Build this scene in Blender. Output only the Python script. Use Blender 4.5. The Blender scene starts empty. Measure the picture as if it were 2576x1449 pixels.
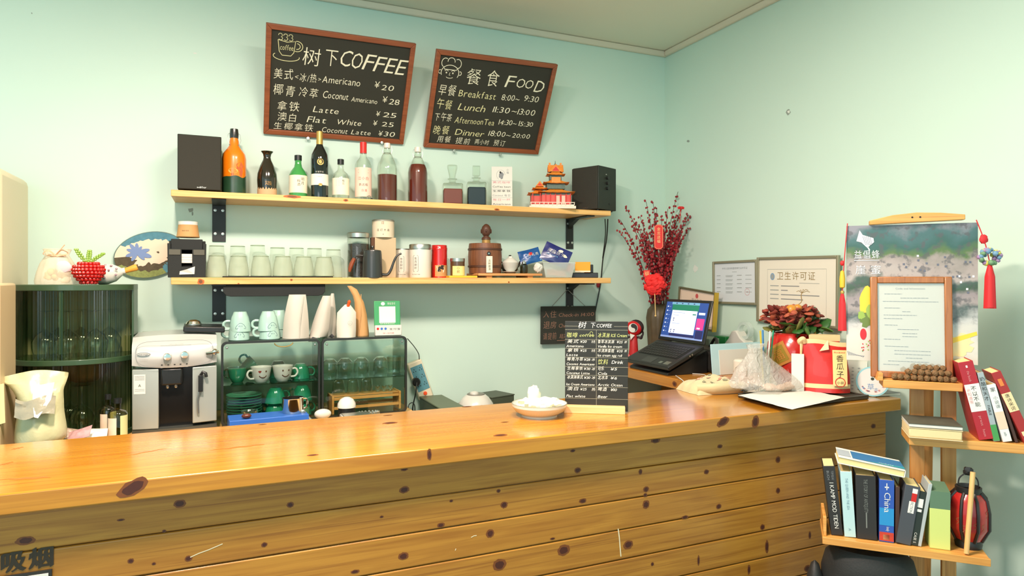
import bpy, math, random
from mathutils import Vector, Matrix, noise
random.seed(11)
S = bpy.context.scene
COL = S.collection
PI = math.pi
V = Vector

# ---------------------------------------------------------------- camera
F, CX, HY = 1668.0, 1288.0, 702.0          # focal length and horizon, in pixels of a 2576 x 1449 frame
YAW = math.radians(23.78)
CAMZ = 1.5
cam_d = bpy.data.cameras.new('camera'); cam = bpy.data.objects.new('camera', cam_d); COL.objects.link(cam)
cam_d.sensor_width = 36; cam_d.lens = 36 * F / 2576; cam_d.shift_y = (HY - 724.5) / 2576
cam_d.clip_start = .02
cam.location = (0, 0, CAMZ); cam.rotation_euler = (PI / 2, 0, -YAW)
S.camera = cam

# ---------------------------------------------------------------- light and exposure
def srgb(r, g, b):
    f = lambda c: (c / 12.92 if c <= .04045 else ((c + .055) / 1.055) ** 2.4)
    return (f(r / 255), f(g / 255), f(b / 255), 1)
S.view_settings.view_transform = 'Standard'; S.view_settings.look = 'None'
S.view_settings.exposure = 0.20; S.view_settings.gamma = 1; S.view_settings.use_curve_mapping = False
try:
    S.cycles.use_denoising = True
    S.cycles.transparent_max_bounces = 40; S.cycles.max_bounces = 10
    S.cycles.caustics_reflective = False; S.cycles.caustics_refractive = False
except Exception:
    pass
W = bpy.data.worlds.new('World'); S.world = W; W.use_nodes = True
bg = W.node_tree.nodes['Background']; bg.inputs[0].default_value = (.60, 1.0, 1.04, 1); bg.inputs[1].default_value = .94
def lamp(name, loc, sx, sy, energy, color, target=None):
    d = bpy.data.lights.new(name, 'AREA'); d.shape = 'RECTANGLE'; d.size = sx; d.size_y = sy
    d.energy = energy; d.color = color
    o = bpy.data.objects.new(name, d); COL.objects.link(o); o.location = loc
    if target is not None:
        o.rotation_euler = (V(target) - V(loc)).to_track_quat('-Z', 'Y').to_euler()
    return o
lamp('ceiling_lamp', (-.20, 1.25, 2.82), .16, .34, 86, (1.0, .79, .68))            # main ceiling lamp over the counter
lamp('ceiling_lamp', (.70, 1.30, 2.82), .6, .6, 44, (1.0, .88, .76))             # second ceiling lamp, over the seating side
lamp('daylight_fill', (-1.6, -2.2, 1.9), 2.2, 1.6, 26, (.95, .98, 1.0), (1.2, 2.6, 1.2))   # soft cool fill added behind the camera; its window is assumed, unseen

# ---------------------------------------------------------------- pixel rays onto real planes of the room
SY, CY = math.sin(YAW), math.cos(YAW)
def ray(px, py):
    u = (px - CX) / F; w = (HY - py) / F
    return V((SY + u * CY, CY - u * SY, w))
def onY(px, py, Y):
    d = ray(px, py); t = Y / d.y; return V((d.x * t, Y, CAMZ + d.z * t))
def onX(px, py, X):
    d = ray(px, py); t = X / d.x; return V((X, d.y * t, CAMZ + d.z * t))
def onZ(px, py, Z):
    d = ray(px, py); t = (Z - CAMZ) / d.z; return V((d.x * t, d.y * t, Z))
def mpp(px, Y):
    return Y / ray(px, 0).y / F
def face_cam(p):
    return -math.atan2(p[0], p[1])

WALL_Y, WALL_X, CEIL = 3.30, 2.466, 2.874
CT = 1.05           # counter top height
UP, LOW = 1.8665, 1.5065     # tops of the wall shelves
SHF = 3.047                  # their front edge

# ---------------------------------------------------------------- mesh builder
class MB:
    def __init__(s): s.v = []; s.f = []; s.m = []
    def add(s, vs, fs, mi=0, M=None):
        n = len(s.v)
        s.v += [tuple(M @ V(v)) if M else tuple(v) for v in vs]
        for i, f in enumerate(fs):
            s.f.append([n + k for k in f]); s.m.append(mi[i] if isinstance(mi, list) else mi)
        return s
    def box(s, c, d, mi=0, M=None):
        x, y, z = c; a, b, h = d[0] / 2, d[1] / 2, d[2] / 2
        vs = [(x + i * a, y + j * b, z + k * h) for k in (-1, 1) for j in (-1, 1) for i in (-1, 1)]
        return s.add(vs, [(0, 2, 3, 1), (4, 5, 7, 6), (0, 1, 5, 4), (2, 6, 7, 3), (0, 4, 6, 2), (1, 3, 7, 5)], mi, M)
    def lathe(s, pr, n=28, mi=0, M=None, sx=1, sy=1, flute=0, nf=0):
        vs = []; rows = []
        for p in pr:
            r, z = p[0], p[1]
            if r < 1e-6:
                rows.append([len(vs)]); vs.append((0, 0, z))
            else:
                row = []
                for k in range(n):
                    a = 2 * PI * k / n; rr = r * (1 + flute * math.cos(nf * a)) if flute else r
                    row.append(len(vs)); vs.append((rr * math.cos(a) * sx, rr * math.sin(a) * sy, z))
                rows.append(row)
        fs = []; ms = []
        for i in range(len(rows) - 1):
            A, B = rows[i], rows[i + 1]; q = pr[i][2] if len(pr[i]) > 2 else mi
            for k in range(n):
                k2 = (k + 1) % n
                if len(A) == 1 and len(B) == 1: break
                if len(A) == 1: fs.append((A[0], B[k2], B[k]))
                elif len(B) == 1: fs.append((A[k], A[k2], B[0]))
                else: fs.append((A[k], A[k2], B[k2], B[k]))
                ms.append(q)
        return s.add(vs, fs, ms, M)
    def tube(s, pts, r, n=8, mi=0, M=None, closed=False, flat=1.0):
        pts = [V(p) for p in pts]; N = len(pts)
        rs = r if isinstance(r, (list, tuple)) else [r] * N
        vs = []; up = None
        for i, p in enumerate(pts):
            a = pts[i - 1] if (i or closed) else p; b = pts[(i + 1) % N] if (i < N - 1 or closed) else p
            t = (b - a).normalized() if (b - a).length > 1e-9 else V((0, 0, 1))
            if up is None:
                up = t.orthogonal().normalized()
            up = (up - t * up.dot(t)).normalized(); sd = t.cross(up)
            for k in range(n):
                q = 2 * PI * k / n
                vs.append(p + (up * math.cos(q) + sd * math.sin(q) * flat) * rs[i])
        fs = []
        for i in range(N if closed else N - 1):
            j = (i + 1) % N
            for k in range(n):
                k2 = (k + 1) % n; fs.append((i * n + k, i * n + k2, j * n + k2, j * n + k))
        if not closed:
            fs.append(tuple(range(n - 1, -1, -1))); fs.append(tuple((N - 1) * n + k for k in range(n)))
        return s.add(vs, fs, mi, M)
    def prism(s, poly, y0, y1, mi=0, M=None):
        """polygon in x,z, extruded along y"""
        n = len(poly)
        vs = [(p[0], y0, p[1]) for p in poly] + [(p[0], y1, p[1]) for p in poly]
        fs = [tuple(range(n)), tuple(range(2 * n - 1, n - 1, -1))]
        fs += [(i, i + n, (i + 1) % n + n, (i + 1) % n) for i in range(n)]
        return s.add(vs, fs, mi, M)
    def ball(s, c, r, n=14, mi=0, M=None, amp=0, fr=3, seed=0):
        r = V(r) if not isinstance(r, (int, float)) else V((r, r, r))
        vs = []; fs = []; h = max(4, n // 2 + 1)
        for i in range(h + 1):
            th = PI * i / h
            for k in range(n):
                a = 2 * PI * k / n
                d = V((math.sin(th) * math.cos(a), math.sin(th) * math.sin(a), -math.cos(th)))
                q = 1 + (amp * noise.noise(d * fr + V((seed * 7.3, seed * 3.1, seed))) if amp else 0)
                vs.append(V(c) + V((d.x * r.x, d.y * r.y, d.z * r.z)) * q)
        for i in range(h):
            for k in range(n):
                k2 = (k + 1) % n
                fs.append((i * n + k, i * n + k2, (i + 1) * n + k2, (i + 1) * n + k))
        return s.add(vs, fs, mi, M)
    def poly(s, pts, mi=0, fn=None):
        vs = [fn(*p) if fn else p for p in pts]
        return s.add(vs, [tuple(range(len(vs)))], mi)
    def ribbon(s, pts, w, fn, mi=0):
        """a drawn stroke of width w along 2-D points on the surface fn(x, y)"""
        P = [V((p[0], p[1])) for p in pts]; vs = []
        for i, p in enumerate(P):
            t = P[min(i + 1, len(P) - 1)] - P[max(i - 1, 0)]
            t = t.normalized() if t.length > 1e-9 else V((1, 0)); n = V((-t.y, t.x)) * (w / 2)
            vs += [fn(p.x + n.x, p.y + n.y), fn(p.x - n.x, p.y - n.y)]
        return s.add(vs, [(2 * i, 2 * i + 1, 2 * i + 3, 2 * i + 2) for i in range(len(P) - 1)], mi)
    def disc(s, cx, cy, rx, ry, fn, mi=0, n=20, a0=0, a1=2 * PI, amp=0, rot=0):
        pts = []
        for k in range(n):
            a = a0 + (a1 - a0) * k / (n if a1 - a0 > 6.28 else n - 1)
            q = 1 + (random.uniform(-amp, amp) if amp else 0)
            x, y = rx * math.cos(a) * q, ry * math.sin(a) * q
            pts.append((cx + x * math.cos(rot) - y * math.sin(rot), cy + x * math.sin(rot) + y * math.cos(rot)))
        return s.poly(pts, mi, fn)
    def grid(s, nx, ny, fn, mi=0):
        vs = [fn(i / nx, j / ny) for j in range(ny + 1) for i in range(nx + 1)]
        fs = [(j * (nx + 1) + i, j * (nx + 1) + i + 1, (j + 1) * (nx + 1) + i + 1, (j + 1) * (nx + 1) + i) for j in range(ny) for i in range(nx)]
        return s.add(vs, fs, mi)
    def text(s, t, fn, h, mi=0, x=0, y=0, shear=0, jit=0, w=None, sp=.08, vert=False, mid=False):
        lay = []; cur = 0
        for ch in t:
            if ch == ' ': cur += .32; continue
            gv, gf, x0, x1 = glyph(ch)
            wide = ord(ch) > 0x2e80
            if vert: lay.append((gv, gf, -(1.0 if wide else x1 - x0) / 2 - (0 if wide else x0), cur)); cur -= 1.08
            else:
                lay.append((gv, gf, cur - (0 if wide else x0), 0)); cur += (1.0 if wide else x1 - x0) + sp
        k = (w / (cur - sp) / h) if (w and not vert) else 1
        off = -(cur - sp) * h * k / 2 if mid and not vert else 0
        for gv, gf, ox, oy in lay:
            a = random.uniform(-jit, jit); q = 1 + random.uniform(-jit, jit) * .9; dy = random.uniform(-jit, jit) * .35
            ca, sa = math.cos(a), math.sin(a); vs = []
            for gx, gy in gv:
                X, Y = (gx * ca - gy * sa) * q, (gx * sa + gy * ca) * q + dy
                vs.append(fn(x + off + (X + ox + shear * Y) * h * k, y + (Y + oy) * h))
            s.add(vs, gf, mi)
        return cur * h * k
    def build(s, name, mats, parent=None, smooth=35, bev=0, loc=None, rz=0, seg=2, sub=0, solid=0):
        me = bpy.data.meshes.new(name); me.from_pydata(s.v, [], s.f)
        for m in (mats if isinstance(mats, (list, tuple)) else [mats]): me.materials.append(m)
        for p, mi in zip(me.polygons, s.m): p.material_index = mi
        if smooth:
            for p in me.polygons: p.use_smooth = True
            me.set_sharp_from_angle(angle=math.radians(smooth))
        me.update()
        o = bpy.data.objects.new(name, me); COL.objects.link(o)
        if parent: o.parent = parent
        if loc is not None: o.location = loc
        o.rotation_euler.z = rz
        if solid:
            md = o.modifiers.new('solid', 'SOLIDIFY'); md.thickness = solid; md.offset = 0
        if bev:
            md = o.modifiers.new('bevel', 'BEVEL'); md.width = bev; md.segments = seg; md.limit_method = 'ANGLE'; md.angle_limit = math.radians(40)
        if sub:
            md = o.modifiers.new('sub', 'SUBSURF'); md.levels = sub; md.render_levels = sub
        return o
_gl = {}
def glyph(ch):
    if ch not in _gl:
        c = bpy.data.curves.new('g', 'FONT'); c.body = ch; c.resolution_u = 2; c.offset = -.006
        o = bpy.data.objects.new('g', c)
        me = bpy.data.meshes.new_from_object(o)
        vs = [(v.co.x, v.co.y) for v in me.vertices]; fs = [tuple(p.vertices) for p in me.polygons]
        xs = [v[0] for v in vs] or [0, .3]
        _gl[ch] = (vs, fs, min(xs), max(xs))
        bpy.data.objects.remove(o); bpy.data.curves.remove(c); bpy.data.meshes.remove(me)
    return _gl[ch]
def pl(o, R, U):
    o, R, U = V(o), V(R), V(U); return lambda x, y: o + R * x + U * y
def cylf(r, z0=0, a0=0):
    return lambda x, y: V((r * math.sin(a0 + x / r), -r * math.cos(a0 + x / r), z0 + y))
def front(y, z0=0, x0=0):
    """a plane facing local -y"""
    return lambda x, z: V((x0 + x, y, z0 + z))
def Rz(a): return Matrix.Rotation(a, 4, 'Z')
def Rx(a): return Matrix.Rotation(a, 4, 'X')
def Ry(a): return Matrix.Rotation(a, 4, 'Y')
def T(*p): return Matrix.Translation(V(p))
def tag(o, label, cat, group=None, kind=None):
    o['label'] = label; o['category'] = cat
    if group: o['group'] = group
    if kind: o['kind'] = kind
    return o
def thing(name, label, cat, loc=(0, 0, 0), rz=0, group=None):
    o = bpy.data.objects.new(name, None); COL.objects.link(o); o.empty_display_size = .05
    o.location = loc; o.rotation_euler.z = rz
    return tag(o, label, cat, group)
def struct(o):
    o['kind'] = 'structure'; return o
def copy_thing(root, loc, rz, label, group=None):
    def cp(o, par):
        c = o.copy(); COL.objects.link(c)
        if par: c.parent = par
        for ch in o.children: cp(ch, c)
        return c
    r = cp(root, None); r.location = loc; r.rotation_euler.z = rz; r['label'] = label
    if group: r['group'] = group
    return r

# ---------------------------------------------------------------- materials
MATS = {}
def _new(name):
    m = bpy.data.materials.new(name); m.use_nodes = True; MATS[name] = m
    return m, m.node_tree.nodes, m.node_tree.links, m.node_tree.nodes['Principled BSDF']
def mat(name, rgb, rough=.5, metal=0, coat=0, var=0, vs=12, emis=0, spec=.5, sheen=0, bump=0):
    if name in MATS: return MATS[name]
    m, N, L, B = _new(name); c = srgb(*rgb)
    B.inputs['Base Color'].default_value = c; B.inputs['Roughness'].default_value = rough
    B.inputs['Metallic'].default_value = metal; B.inputs['Coat Weight'].default_value = coat
    B.inputs['Specular IOR Level'].default_value = spec
    if sheen: B.inputs['Sheen Weight'].default_value = sheen
    if emis:
        B.inputs['Emission Color'].default_value = c; B.inputs['Emission Strength'].default_value = emis
    if var or bump:
        tc = N.new('ShaderNodeTexCoord'); nz = N.new('ShaderNodeTexNoise'); nz.inputs['Scale'].default_value = vs; nz.inputs['Detail'].default_value = 5
        L.new(tc.outputs['Object'], nz.inputs['Vector'])
        if var:
            mx = N.new('ShaderNodeMix'); mx.data_type = 'RGBA'; mx.inputs['A'].default_value = tuple(x * (1 - var) for x in c[:3]) + (1,)
            mx.inputs['B'].default_value = tuple(min(1, x * (1 + var)) for x in c[:3]) + (1,)
            L.new(nz.outputs['Fac'], mx.inputs['Factor']); L.new(mx.outputs['Result'], B.inputs['Base Color'])
        if bump:
            bp = N.new('ShaderNodeBump'); bp.inputs['Strength'].default_value = bump; bp.inputs['Distance'].default_value = .004
            L.new(nz.outputs['Fac'], bp.inputs['Height']); L.new(bp.outputs['Normal'], B.inputs['Normal'])
    return m
def glass(name, tint=(245, 250, 245), refl=1.0, rough=.02):
    """thin glass or clear plastic: see-through with a Fresnel reflection"""
    if name in MATS: return MATS[name]
    m, N, L, B = _new(name); N.remove(B)
    tr = N.new('ShaderNodeBsdfTransparent'); tr.inputs[0].default_value = srgb(*tint)
    gl = N.new('ShaderNodeBsdfGlossy'); gl.inputs['Roughness'].default_value = rough; gl.inputs[0].default_value = (1, 1, 1, 1)
    lw = N.new('ShaderNodeLayerWeight'); pw = N.new('ShaderNodeMath'); pw.operation = 'POWER'; pw.inputs[1].default_value = 2.6
    ad = N.new('ShaderNodeMath'); ad.operation = 'MULTIPLY_ADD'; ad.inputs[1].default_value = .8; ad.inputs[2].default_value = .045; L.new(lw.outputs['Facing'], pw.inputs[0]); L.new(pw.outputs[0], ad.inputs[0])
    mu = N.new('ShaderNodeMath'); mu.operation = 'MULTIPLY'; mu.inputs[1].default_value = refl; mu.use_clamp = True
    mx = N.new('ShaderNodeMixShader'); out = N['Material Output']
    L.new(ad.outputs[0], mu.inputs[0]); L.new(mu.outputs[0], mx.inputs[0]); L.new(tr.outputs[0], mx.inputs[1]); L.new(gl.outputs[0], mx.inputs[2])
    c = srgb(*tint); p3 = N.new('ShaderNodeMath'); p3.operation = 'POWER'; p3.inputs[1].default_value = 4; L.new(lw.outputs['Facing'], p3.inputs[0])   # longer way through the glass at its rims
    cm = N.new('ShaderNodeMix'); cm.data_type = 'RGBA'; cm.inputs['A'].default_value = c; cm.inputs['B'].default_value = tuple(q * .38 for q in c[:3]) + (1,)
    L.new(p3.outputs[0], cm.inputs['Factor']); L.new(cm.outputs['Result'], tr.inputs[0])
    L.new(mx.outputs[0], out.inputs[0]); return m
def film(name, rgb, alpha, rough=.25, bump=0):
    """milky plastic film: a diffuse-glossy sheet that lets part of the light straight through"""
    if name in MATS: return MATS[name]
    m, N, L, B = _new(name); B.inputs['Base Color'].default_value = srgb(*rgb); B.inputs['Roughness'].default_value = rough; B.inputs['Alpha'].default_value = alpha
    if bump:
        tc = N.new('ShaderNodeTexCoord'); nz = N.new('ShaderNodeTexNoise'); nz.inputs['Scale'].default_value = 38; nz.inputs['Detail'].default_value = 3; nz.inputs['Distortion'].default_value = 1.5; L.new(tc.outputs['Object'], nz.inputs['Vector'])
        bp = N.new('ShaderNodeBump'); bp.inputs['Strength'].default_value = bump; bp.inputs['Distance'].default_value = .01; L.new(nz.outputs['Fac'], bp.inputs['Height']); L.new(bp.outputs['Normal'], B.inputs['Normal'])
    return m
def wood(name, c1, c2, axis='x', rough=.4, coat=.0, sc=1.0, dark=.45):
    if name in MATS: return MATS[name]
    m, N, L, B = _new(name)
    tc = N.new('ShaderNodeTexCoord'); mp = N.new('ShaderNodeMapping')
    st = {'x': (1.2, 22, 22), 'y': (22, 1.2, 22), 'z': (22, 22, 1.2)}[axis]
    mp.inputs['Scale'].default_value = tuple(q * sc for q in st); L.new(tc.outputs['Object'], mp.inputs[0])
    n1 = N.new('ShaderNodeTexNoise'); n1.inputs['Scale'].default_value = 2.2; n1.inputs['Detail'].default_value = 6; n1.inputs['Distortion'].default_value = 1.2
    L.new(mp.outputs[0], n1.inputs['Vector'])
    r = N.new('ShaderNodeValToRGB'); e = r.color_ramp.elements
    e[0].position = .32; e[0].color = srgb(*c1); e[1].position = .68; e[1].color = srgb(*c2)
    L.new(n1.outputs['Fac'], r.inputs[0])
    mp2 = N.new('ShaderNodeMapping'); mp2.inputs['Scale'].default_value = tuple((q * sc * (.5 if q < 5 else 2.6)) for q in st); L.new(tc.outputs['Object'], mp2.inputs[0])
    n2 = N.new('ShaderNodeTexNoise'); n2.inputs['Scale'].default_value = 1.4; n2.inputs['Detail'].default_value = 3; n2.inputs['Distortion'].default_value = 2.0
    L.new(mp2.outputs[0], n2.inputs['Vector'])
    rr = N.new('ShaderNodeMapRange'); rr.inputs[1].default_value = .56; rr.inputs[2].default_value = .72; rr.inputs[3].default_value = 0; rr.inputs[4].default_value = dark
    L.new(n2.outputs['Fac'], rr.inputs[0])
    mx = N.new('ShaderNodeMix'); mx.data_type = 'RGBA'; L.new(rr.outputs[0], mx.inputs['Factor']); L.new(r.outputs[0], mx.inputs['A'])
    mx.inputs['B'].default_value = srgb(c1[0] * .72, c1[1] * .58, c1[2] * .45)
    L.new(mx.outputs['Result'], B.inputs['Base Color']); B.inputs['Roughness'].default_value = rough; B.inputs['Coat Weight'].default_value = coat; B.inputs['Coat Roughness'].default_value = .12
    return m
BLACK = mat('black matte', (36, 35, 31), .6); BLACKP = mat('black plastic', (28, 29, 28), .35)
WHITE = mat('white ceramic', (214, 211, 200), .25, coat=.4); PAPER = mat('white paper', (220, 218, 208), .8)
CHROME = mat('chrome', (225, 222, 212), .12, 1); STEEL = mat('brushed steel', (190, 190, 182), .35, 1)
CHALK = mat('chalk', (236, 232, 205), .9); CHALKY = mat('yellow chalk', (226, 221, 168), .9)
INK = mat('ink', (45, 42, 38), .8); GREYINK = mat('grey ink', (135, 138, 140), .8); RED = mat('red', (200, 32, 24), .45)
GLASS = glass('clear glass', (246, 249, 243), 1.0); GOLD = mat('gold foil', (214, 172, 92), .35, .7); BRASS = mat('brass', (170, 140, 80), .4, .8)
PINE = wood('pine shelf', (222, 164, 88), (240, 196, 126), 'x', .45, .1)

# ---------------------------------------------------------------- the room
def off(root): return -V(root.location)
m_wall = mat('mint wall paint', (206, 229, 215), .55, var=.02, vs=3, bump=.04)
m_ceil = mat('sage ceiling paint', (230, 228, 208), .8); m_trim = mat('cream trim', (226, 214, 192), .6)
m_floor = mat('grey floor tile', (112, 116, 114), .5, var=.1, vs=4)
struct(MB().box((.2, WALL_Y + .06, 1.45), (5.6, .12, 2.9)).build('wall_back', m_wall, smooth=0))
struct(MB().box((WALL_X + .06, .75, 1.45), (.12, 5.1, 2.9)).build('wall_right', m_wall, smooth=0))
struct(MB().box((.2, .6, CEIL + .04), (5.6, 5.6, .08)).build('ceiling', m_ceil, smooth=0))
struct(MB().box((.2, .6, -.04), (5.6, 5.6, .08)).build('floor', m_floor, smooth=0))
def cove(a, b, n):
    return MB().box(((a[0] + b[0]) / 2 + n[0] * .011, (a[1] + b[1]) / 2 + n[1] * .011, CEIL - .018),
                    (abs(a[0] - b[0]) + .022, abs(a[1] - b[1]) + .022, .034))
struct(cove((-2.5, WALL_Y), (WALL_X - .011, WALL_Y), (0, -1)).build('trim_1', m_trim, bev=.006))
struct(cove((WALL_X, -1.7), (WALL_X, WALL_Y - .035), (-1, 0)).build('trim_2', m_trim, bev=.006))
# old drill marks and plaster chips in the paint
m_chip = mat('plaster chip', (150, 160, 150), .9); m_chipw = mat('pale plaster', (228, 232, 222), .9)
mb = MB()
for px, py, w, h in ((490, 134, 8, 4), (80, 33, 3, 3), (480, 528, 10, 12), (484, 537, 4, 8)):
    p = onY(px, py, WALL_Y - .0006); k = mpp(px, WALL_Y) / 2
    mb.disc(p.x, p.z, w * k, h * k, lambda x, z: V((x, WALL_Y - .0006, z)), random.choice((0, 1)), 9, amp=.4)
struct(mb.build('wall_back_chips', [m_chip, m_chipw], smooth=0))
mb = MB()
for px, py, w, h, q in ((1983, 281, 8, 12, 0), (1984, 281, 4, 6, 1), (1731, 355, 6, 6, 0), (1749, 676, 14, 16, 1), (1748, 680, 5, 9, 0)):
    p = onX(px, py, WALL_X - .0006); k = p.length / F / 2
    mb.disc(p.y, p.z, w * k * 1.4, h * k, lambda y, z: V((WALL_X - .0006 - .0002 * q, y, z)), q, 9, amp=.3)
struct(mb.build('wall_right_chips', [m_chip, m_chipw], smooth=0))

# ---------------------------------------------------------------- the counter
m_top = wood('amber pine top', (172, 110, 26), (194, 134, 40), 'x', .22, .55, .8, .28)
m_plank = wood('amber pine planks', (160, 103, 31), (186, 129, 46), 'x', .4, .25, 1.0, .5)
m_edge = wood('pine edge', (206, 150, 70), (228, 174, 92), 'x', .4, .25, .7, .3)
m_kn1 = mat('pine knot halo', (118, 64, 24), .5, var=.15, vs=60); m_kn2 = mat('pine knot heart', (72, 30, 16), .5, var=.2, vs=80)
m_streak = mat('resin streak', (190, 96, 30), .4, var=.15, vs=40); m_scr = mat('scratch', (238, 222, 186), .8)
ctr = thing('counter', 'long amber pine service counter clad in horizontal planks', 'counter', (.4, 1.95, 0))
CF, CB, CR = 1.70, 2.213, 2.357
mb = MB().box(((CR - 1.8) / 2, (CF + CB) / 2, CT - .0235), (CR + 1.8, CB - CF, .047))
top = mb.build('worktop', [m_top], ctr, bev=.004, loc=off(ctr))
mb = MB()
def knot(px, py, w, h, plane, rot=0):
    if plane == 'top':
        p = onZ(px, py, CT); k = mpp(px, p.y); fn = lambda e: (lambda x, y: V((x, y, CT + e))); c = (p.x, p.y); h *= 2.2
    else:
        Yp = CF if plane == 'edge' else CF + .035
        p = onY(px, py, Yp); k = mpp(px, Yp); fn = lambda e: (lambda x, z: V((x, Yp - e, z))); c = (p.x, p.z)
    mb.disc(c[0], c[1], w * k * .62, h * k * .62, fn(.0003), 0, 18, amp=.10, rot=rot)
    mb.disc(c[0], c[1], w * k * .40, h * k * .40, fn(.0006), 1, 16, amp=.12, rot=rot)
knot(334, 1227, 62, 30, 'edge', .5); knot(1080, 1143, 10, 24, 'edge'); knot(1819, 1061, 34, 16, 'edge', .4); knot(1900, 1061, 18, 26, 'edge', -.3)
for px, py, w, h in ((787, 1145, 22, 6), (982, 1064, 30, 8), (1259, 1095, 30, 8), (976, 1045, 20, 3), (1175, 1023, 20, 4), (1270, 1062, 18, 3), (660, 1068, 16, 3)):
    knot(px, py, w, h, 'top')
for x0, y0, x1, y1, w in ((530, 1133, 665, 1118, .012), (0, 1207, 128, 1201, .016), (0, 1170, 34, 1162, .012), (28, 1131, 60, 1125, .008), (300, 1150, 420, 1128, .006), (1500, 1012, 1600, 1002, .008)):
    a, b = onZ(x0, y0, CT), onZ(x1, y1, CT); L = [a.lerp(b, t / 6) for t in range(7)]
    P = [(L[i].x, L[i].y + (.004 if i % 2 else -.002)) for i in range(7)]
    Q = [(P[i][0], P[i][1] + w * (.3 + .7 * math.sin(PI * i / 6)) * .6) for i in range(7)] + [(P[i][0], P[i][1] - w * math.sin(PI * i / 6) * .5) for i in range(6, -1, -1)]
    mb.poly(Q, 2, lambda x, y: V((x, y, CT + .0003)))
mb.build('wood_knots', [m_kn1, m_kn2, m_streak], ctr, 0, loc=off(ctr))
mb = MB(); z = 1.0035; k = 0
edges = [1.0035] + [.9105 - .092 * i for i in range(11)]
for a, b in zip(edges, edges[1:] + [0.0]):
    if a - b < .02: break
    mb.box(((2.32 - 1.8) / 2, CF + .045, (a + b) / 2), (2.32 + 1.8, .02, a - b - .0022))
mb.box((2.312, (CF + CB) / 2 + .03, .5), (.018, CB - CF - .09, 1.0))
mb.build('plank_front', [m_plank], ctr, bev=.0035, loc=off(ctr))
mb = MB()
for px, py, w, h in ((452, 1267, 24, 16), (64, 1360, 34, 18), (730, 1270, 14, 12), (329, 1411, 12, 10), (387, 1418, 8, 6), (474, 1405, 14, 12), (665, 1370, 12, 10), (413, 1336, 8, 6), (304, 1308, 14, 5),
                     (1017, 1180, 16, 8), (1017, 1232, 22, 14), (1453, 1183, 16, 12), (1441, 1134, 12, 6), (1254, 1235, 9, 8), (1268, 1270, 16, 14), (1466, 1260, 18, 10), (1109, 1321, 16, 10), (1625, 1231, 14, 12),
                     (1611, 1187, 9, 12), (1625, 1269, 17, 18), (1233, 1342, 18, 17), (1015, 1399, 22, 16), (893, 1438, 18, 8), (1256, 1421, 30, 24), (1418, 1384, 30, 22), (1580, 1370, 24, 18), (1390, 1355, 12, 5),
                     (1649, 1108, 22, 12), (1811, 1123, 14, 8), (1957, 1156, 13, 14), (1777, 1187, 14, 10), (1623, 1245, 10, 8), (1957, 1234, 12, 12), (1808, 1274, 14, 11), (1723, 1301, 18, 7), (1918, 1326, 12, 12),
                     (2197, 1072, 14, 10), (1641, 1419, 8, 8), (2031, 1430, 18, 14), (1929, 1375, 10, 26), (1884, 1433, 8, 20), (2037, 1346, 7, 16), (1757, 1410, 6, 22), (1135, 1260, 8, 6), (960, 1300, 8, 5)):
    knot(px, py, w, h, 'plank')
Yp = CF + .035
for P in (((1555, 1330), (1558, 1352), (1560, 1378), (1562, 1400)), ((1185, 1352), (1192, 1348), (1199, 1347)), ((474, 1404), (500, 1392), (525, 1383), (560, 1368)), ((1145, 1385), (1147, 1380))):
    Q = [onY(a, b, Yp - .0005) for a, b in P]
    mb.ribbon([(q.x, q.z) for q in Q], .0035 if P[0][0] == 1555 else .002, lambda x, z: V((x, Yp - .0005, z)), 2)
mb.build('plank_knots', [m_kn1, m_kn2, m_scr], ctr, 0, loc=off(ctr))

# no-smoking lettering stuck to the planks, and the framed notice below it
p = onY(0, 1435, Yp - .0012); q = onY(118, 1395, Yp - .0012)
mb = MB(); mb.box((p.x - .055, Yp - .0012, (p.z + q.z) / 2), (.003, .002, .003))
mb.text('禁止吸烟', lambda x, z: V((p.x - .10 + x, Yp - .0012, p.z - .004 + z)), .048, 0, x=-.005, w=.2)
for q_ in range(5): mb.text('禁止吸烟', lambda x, z: V((p.x - .10 + .0012 * q_ + x, Yp - .0013 - .0001 * q_, p.z - .0045 + .0008 * q_ + z)), .048, 0, x=-.005, w=.2)
tag(mb.build('lettering_sticker', mat('dark brown vinyl', (52, 40, 22), .5), smooth=0), 'dark brown smoking-ban characters stuck on the counter planks', 'sticker')
sg = thing('notice_board', 'small white notice with a black border low on the counter', 'sign', (onY(40, 1460, Yp).x, Yp, .66))
mb = MB().box((-.06, -.004, -.03), (.26, .006, .17)); mb.build('border', BLACK, sg)
MB().box((-.06, -.0078, -.03), (.248, .002, .158)).build('panel', PAPER, sg)
b_ = onY(132, 1430, Yp); sg.location = (b_.x - .07, Yp, b_.z - .055)

# return desk along the right wall
dsk = thing('side_desk', 'amber pine return desk joining the counter along the right wall', 'desk', (2.17, 2.75, 0))
MB().box(((1.88 + WALL_X - .004) / 2, (CB + .002 + WALL_Y - .004) / 2, CT - .0235), (WALL_X - .004 - 1.88, WALL_Y - CB - .006, .047)).build('desktop', wood('amber pine desk', (172, 108, 36), (196, 132, 50), 'y', .35, .3), dsk, bev=.004, loc=off(dsk))
MB().box((WALL_X - .03, 3.22, .5), (.04, .1, 1.0)).box((WALL_X - .03, 2.35, .5), (.04, .1, 1.0)).box((1.93, 3.22, .5), (.05, .1, 1.0)).build('side_frame', m_plank, dsk, loc=off(dsk), bev=.003)
MB().box((2.17, 3.05, .62), (.56, .46, .03)).build('lower_shelf', m_plank, dsk, loc=off(dsk), bev=.003)
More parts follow.
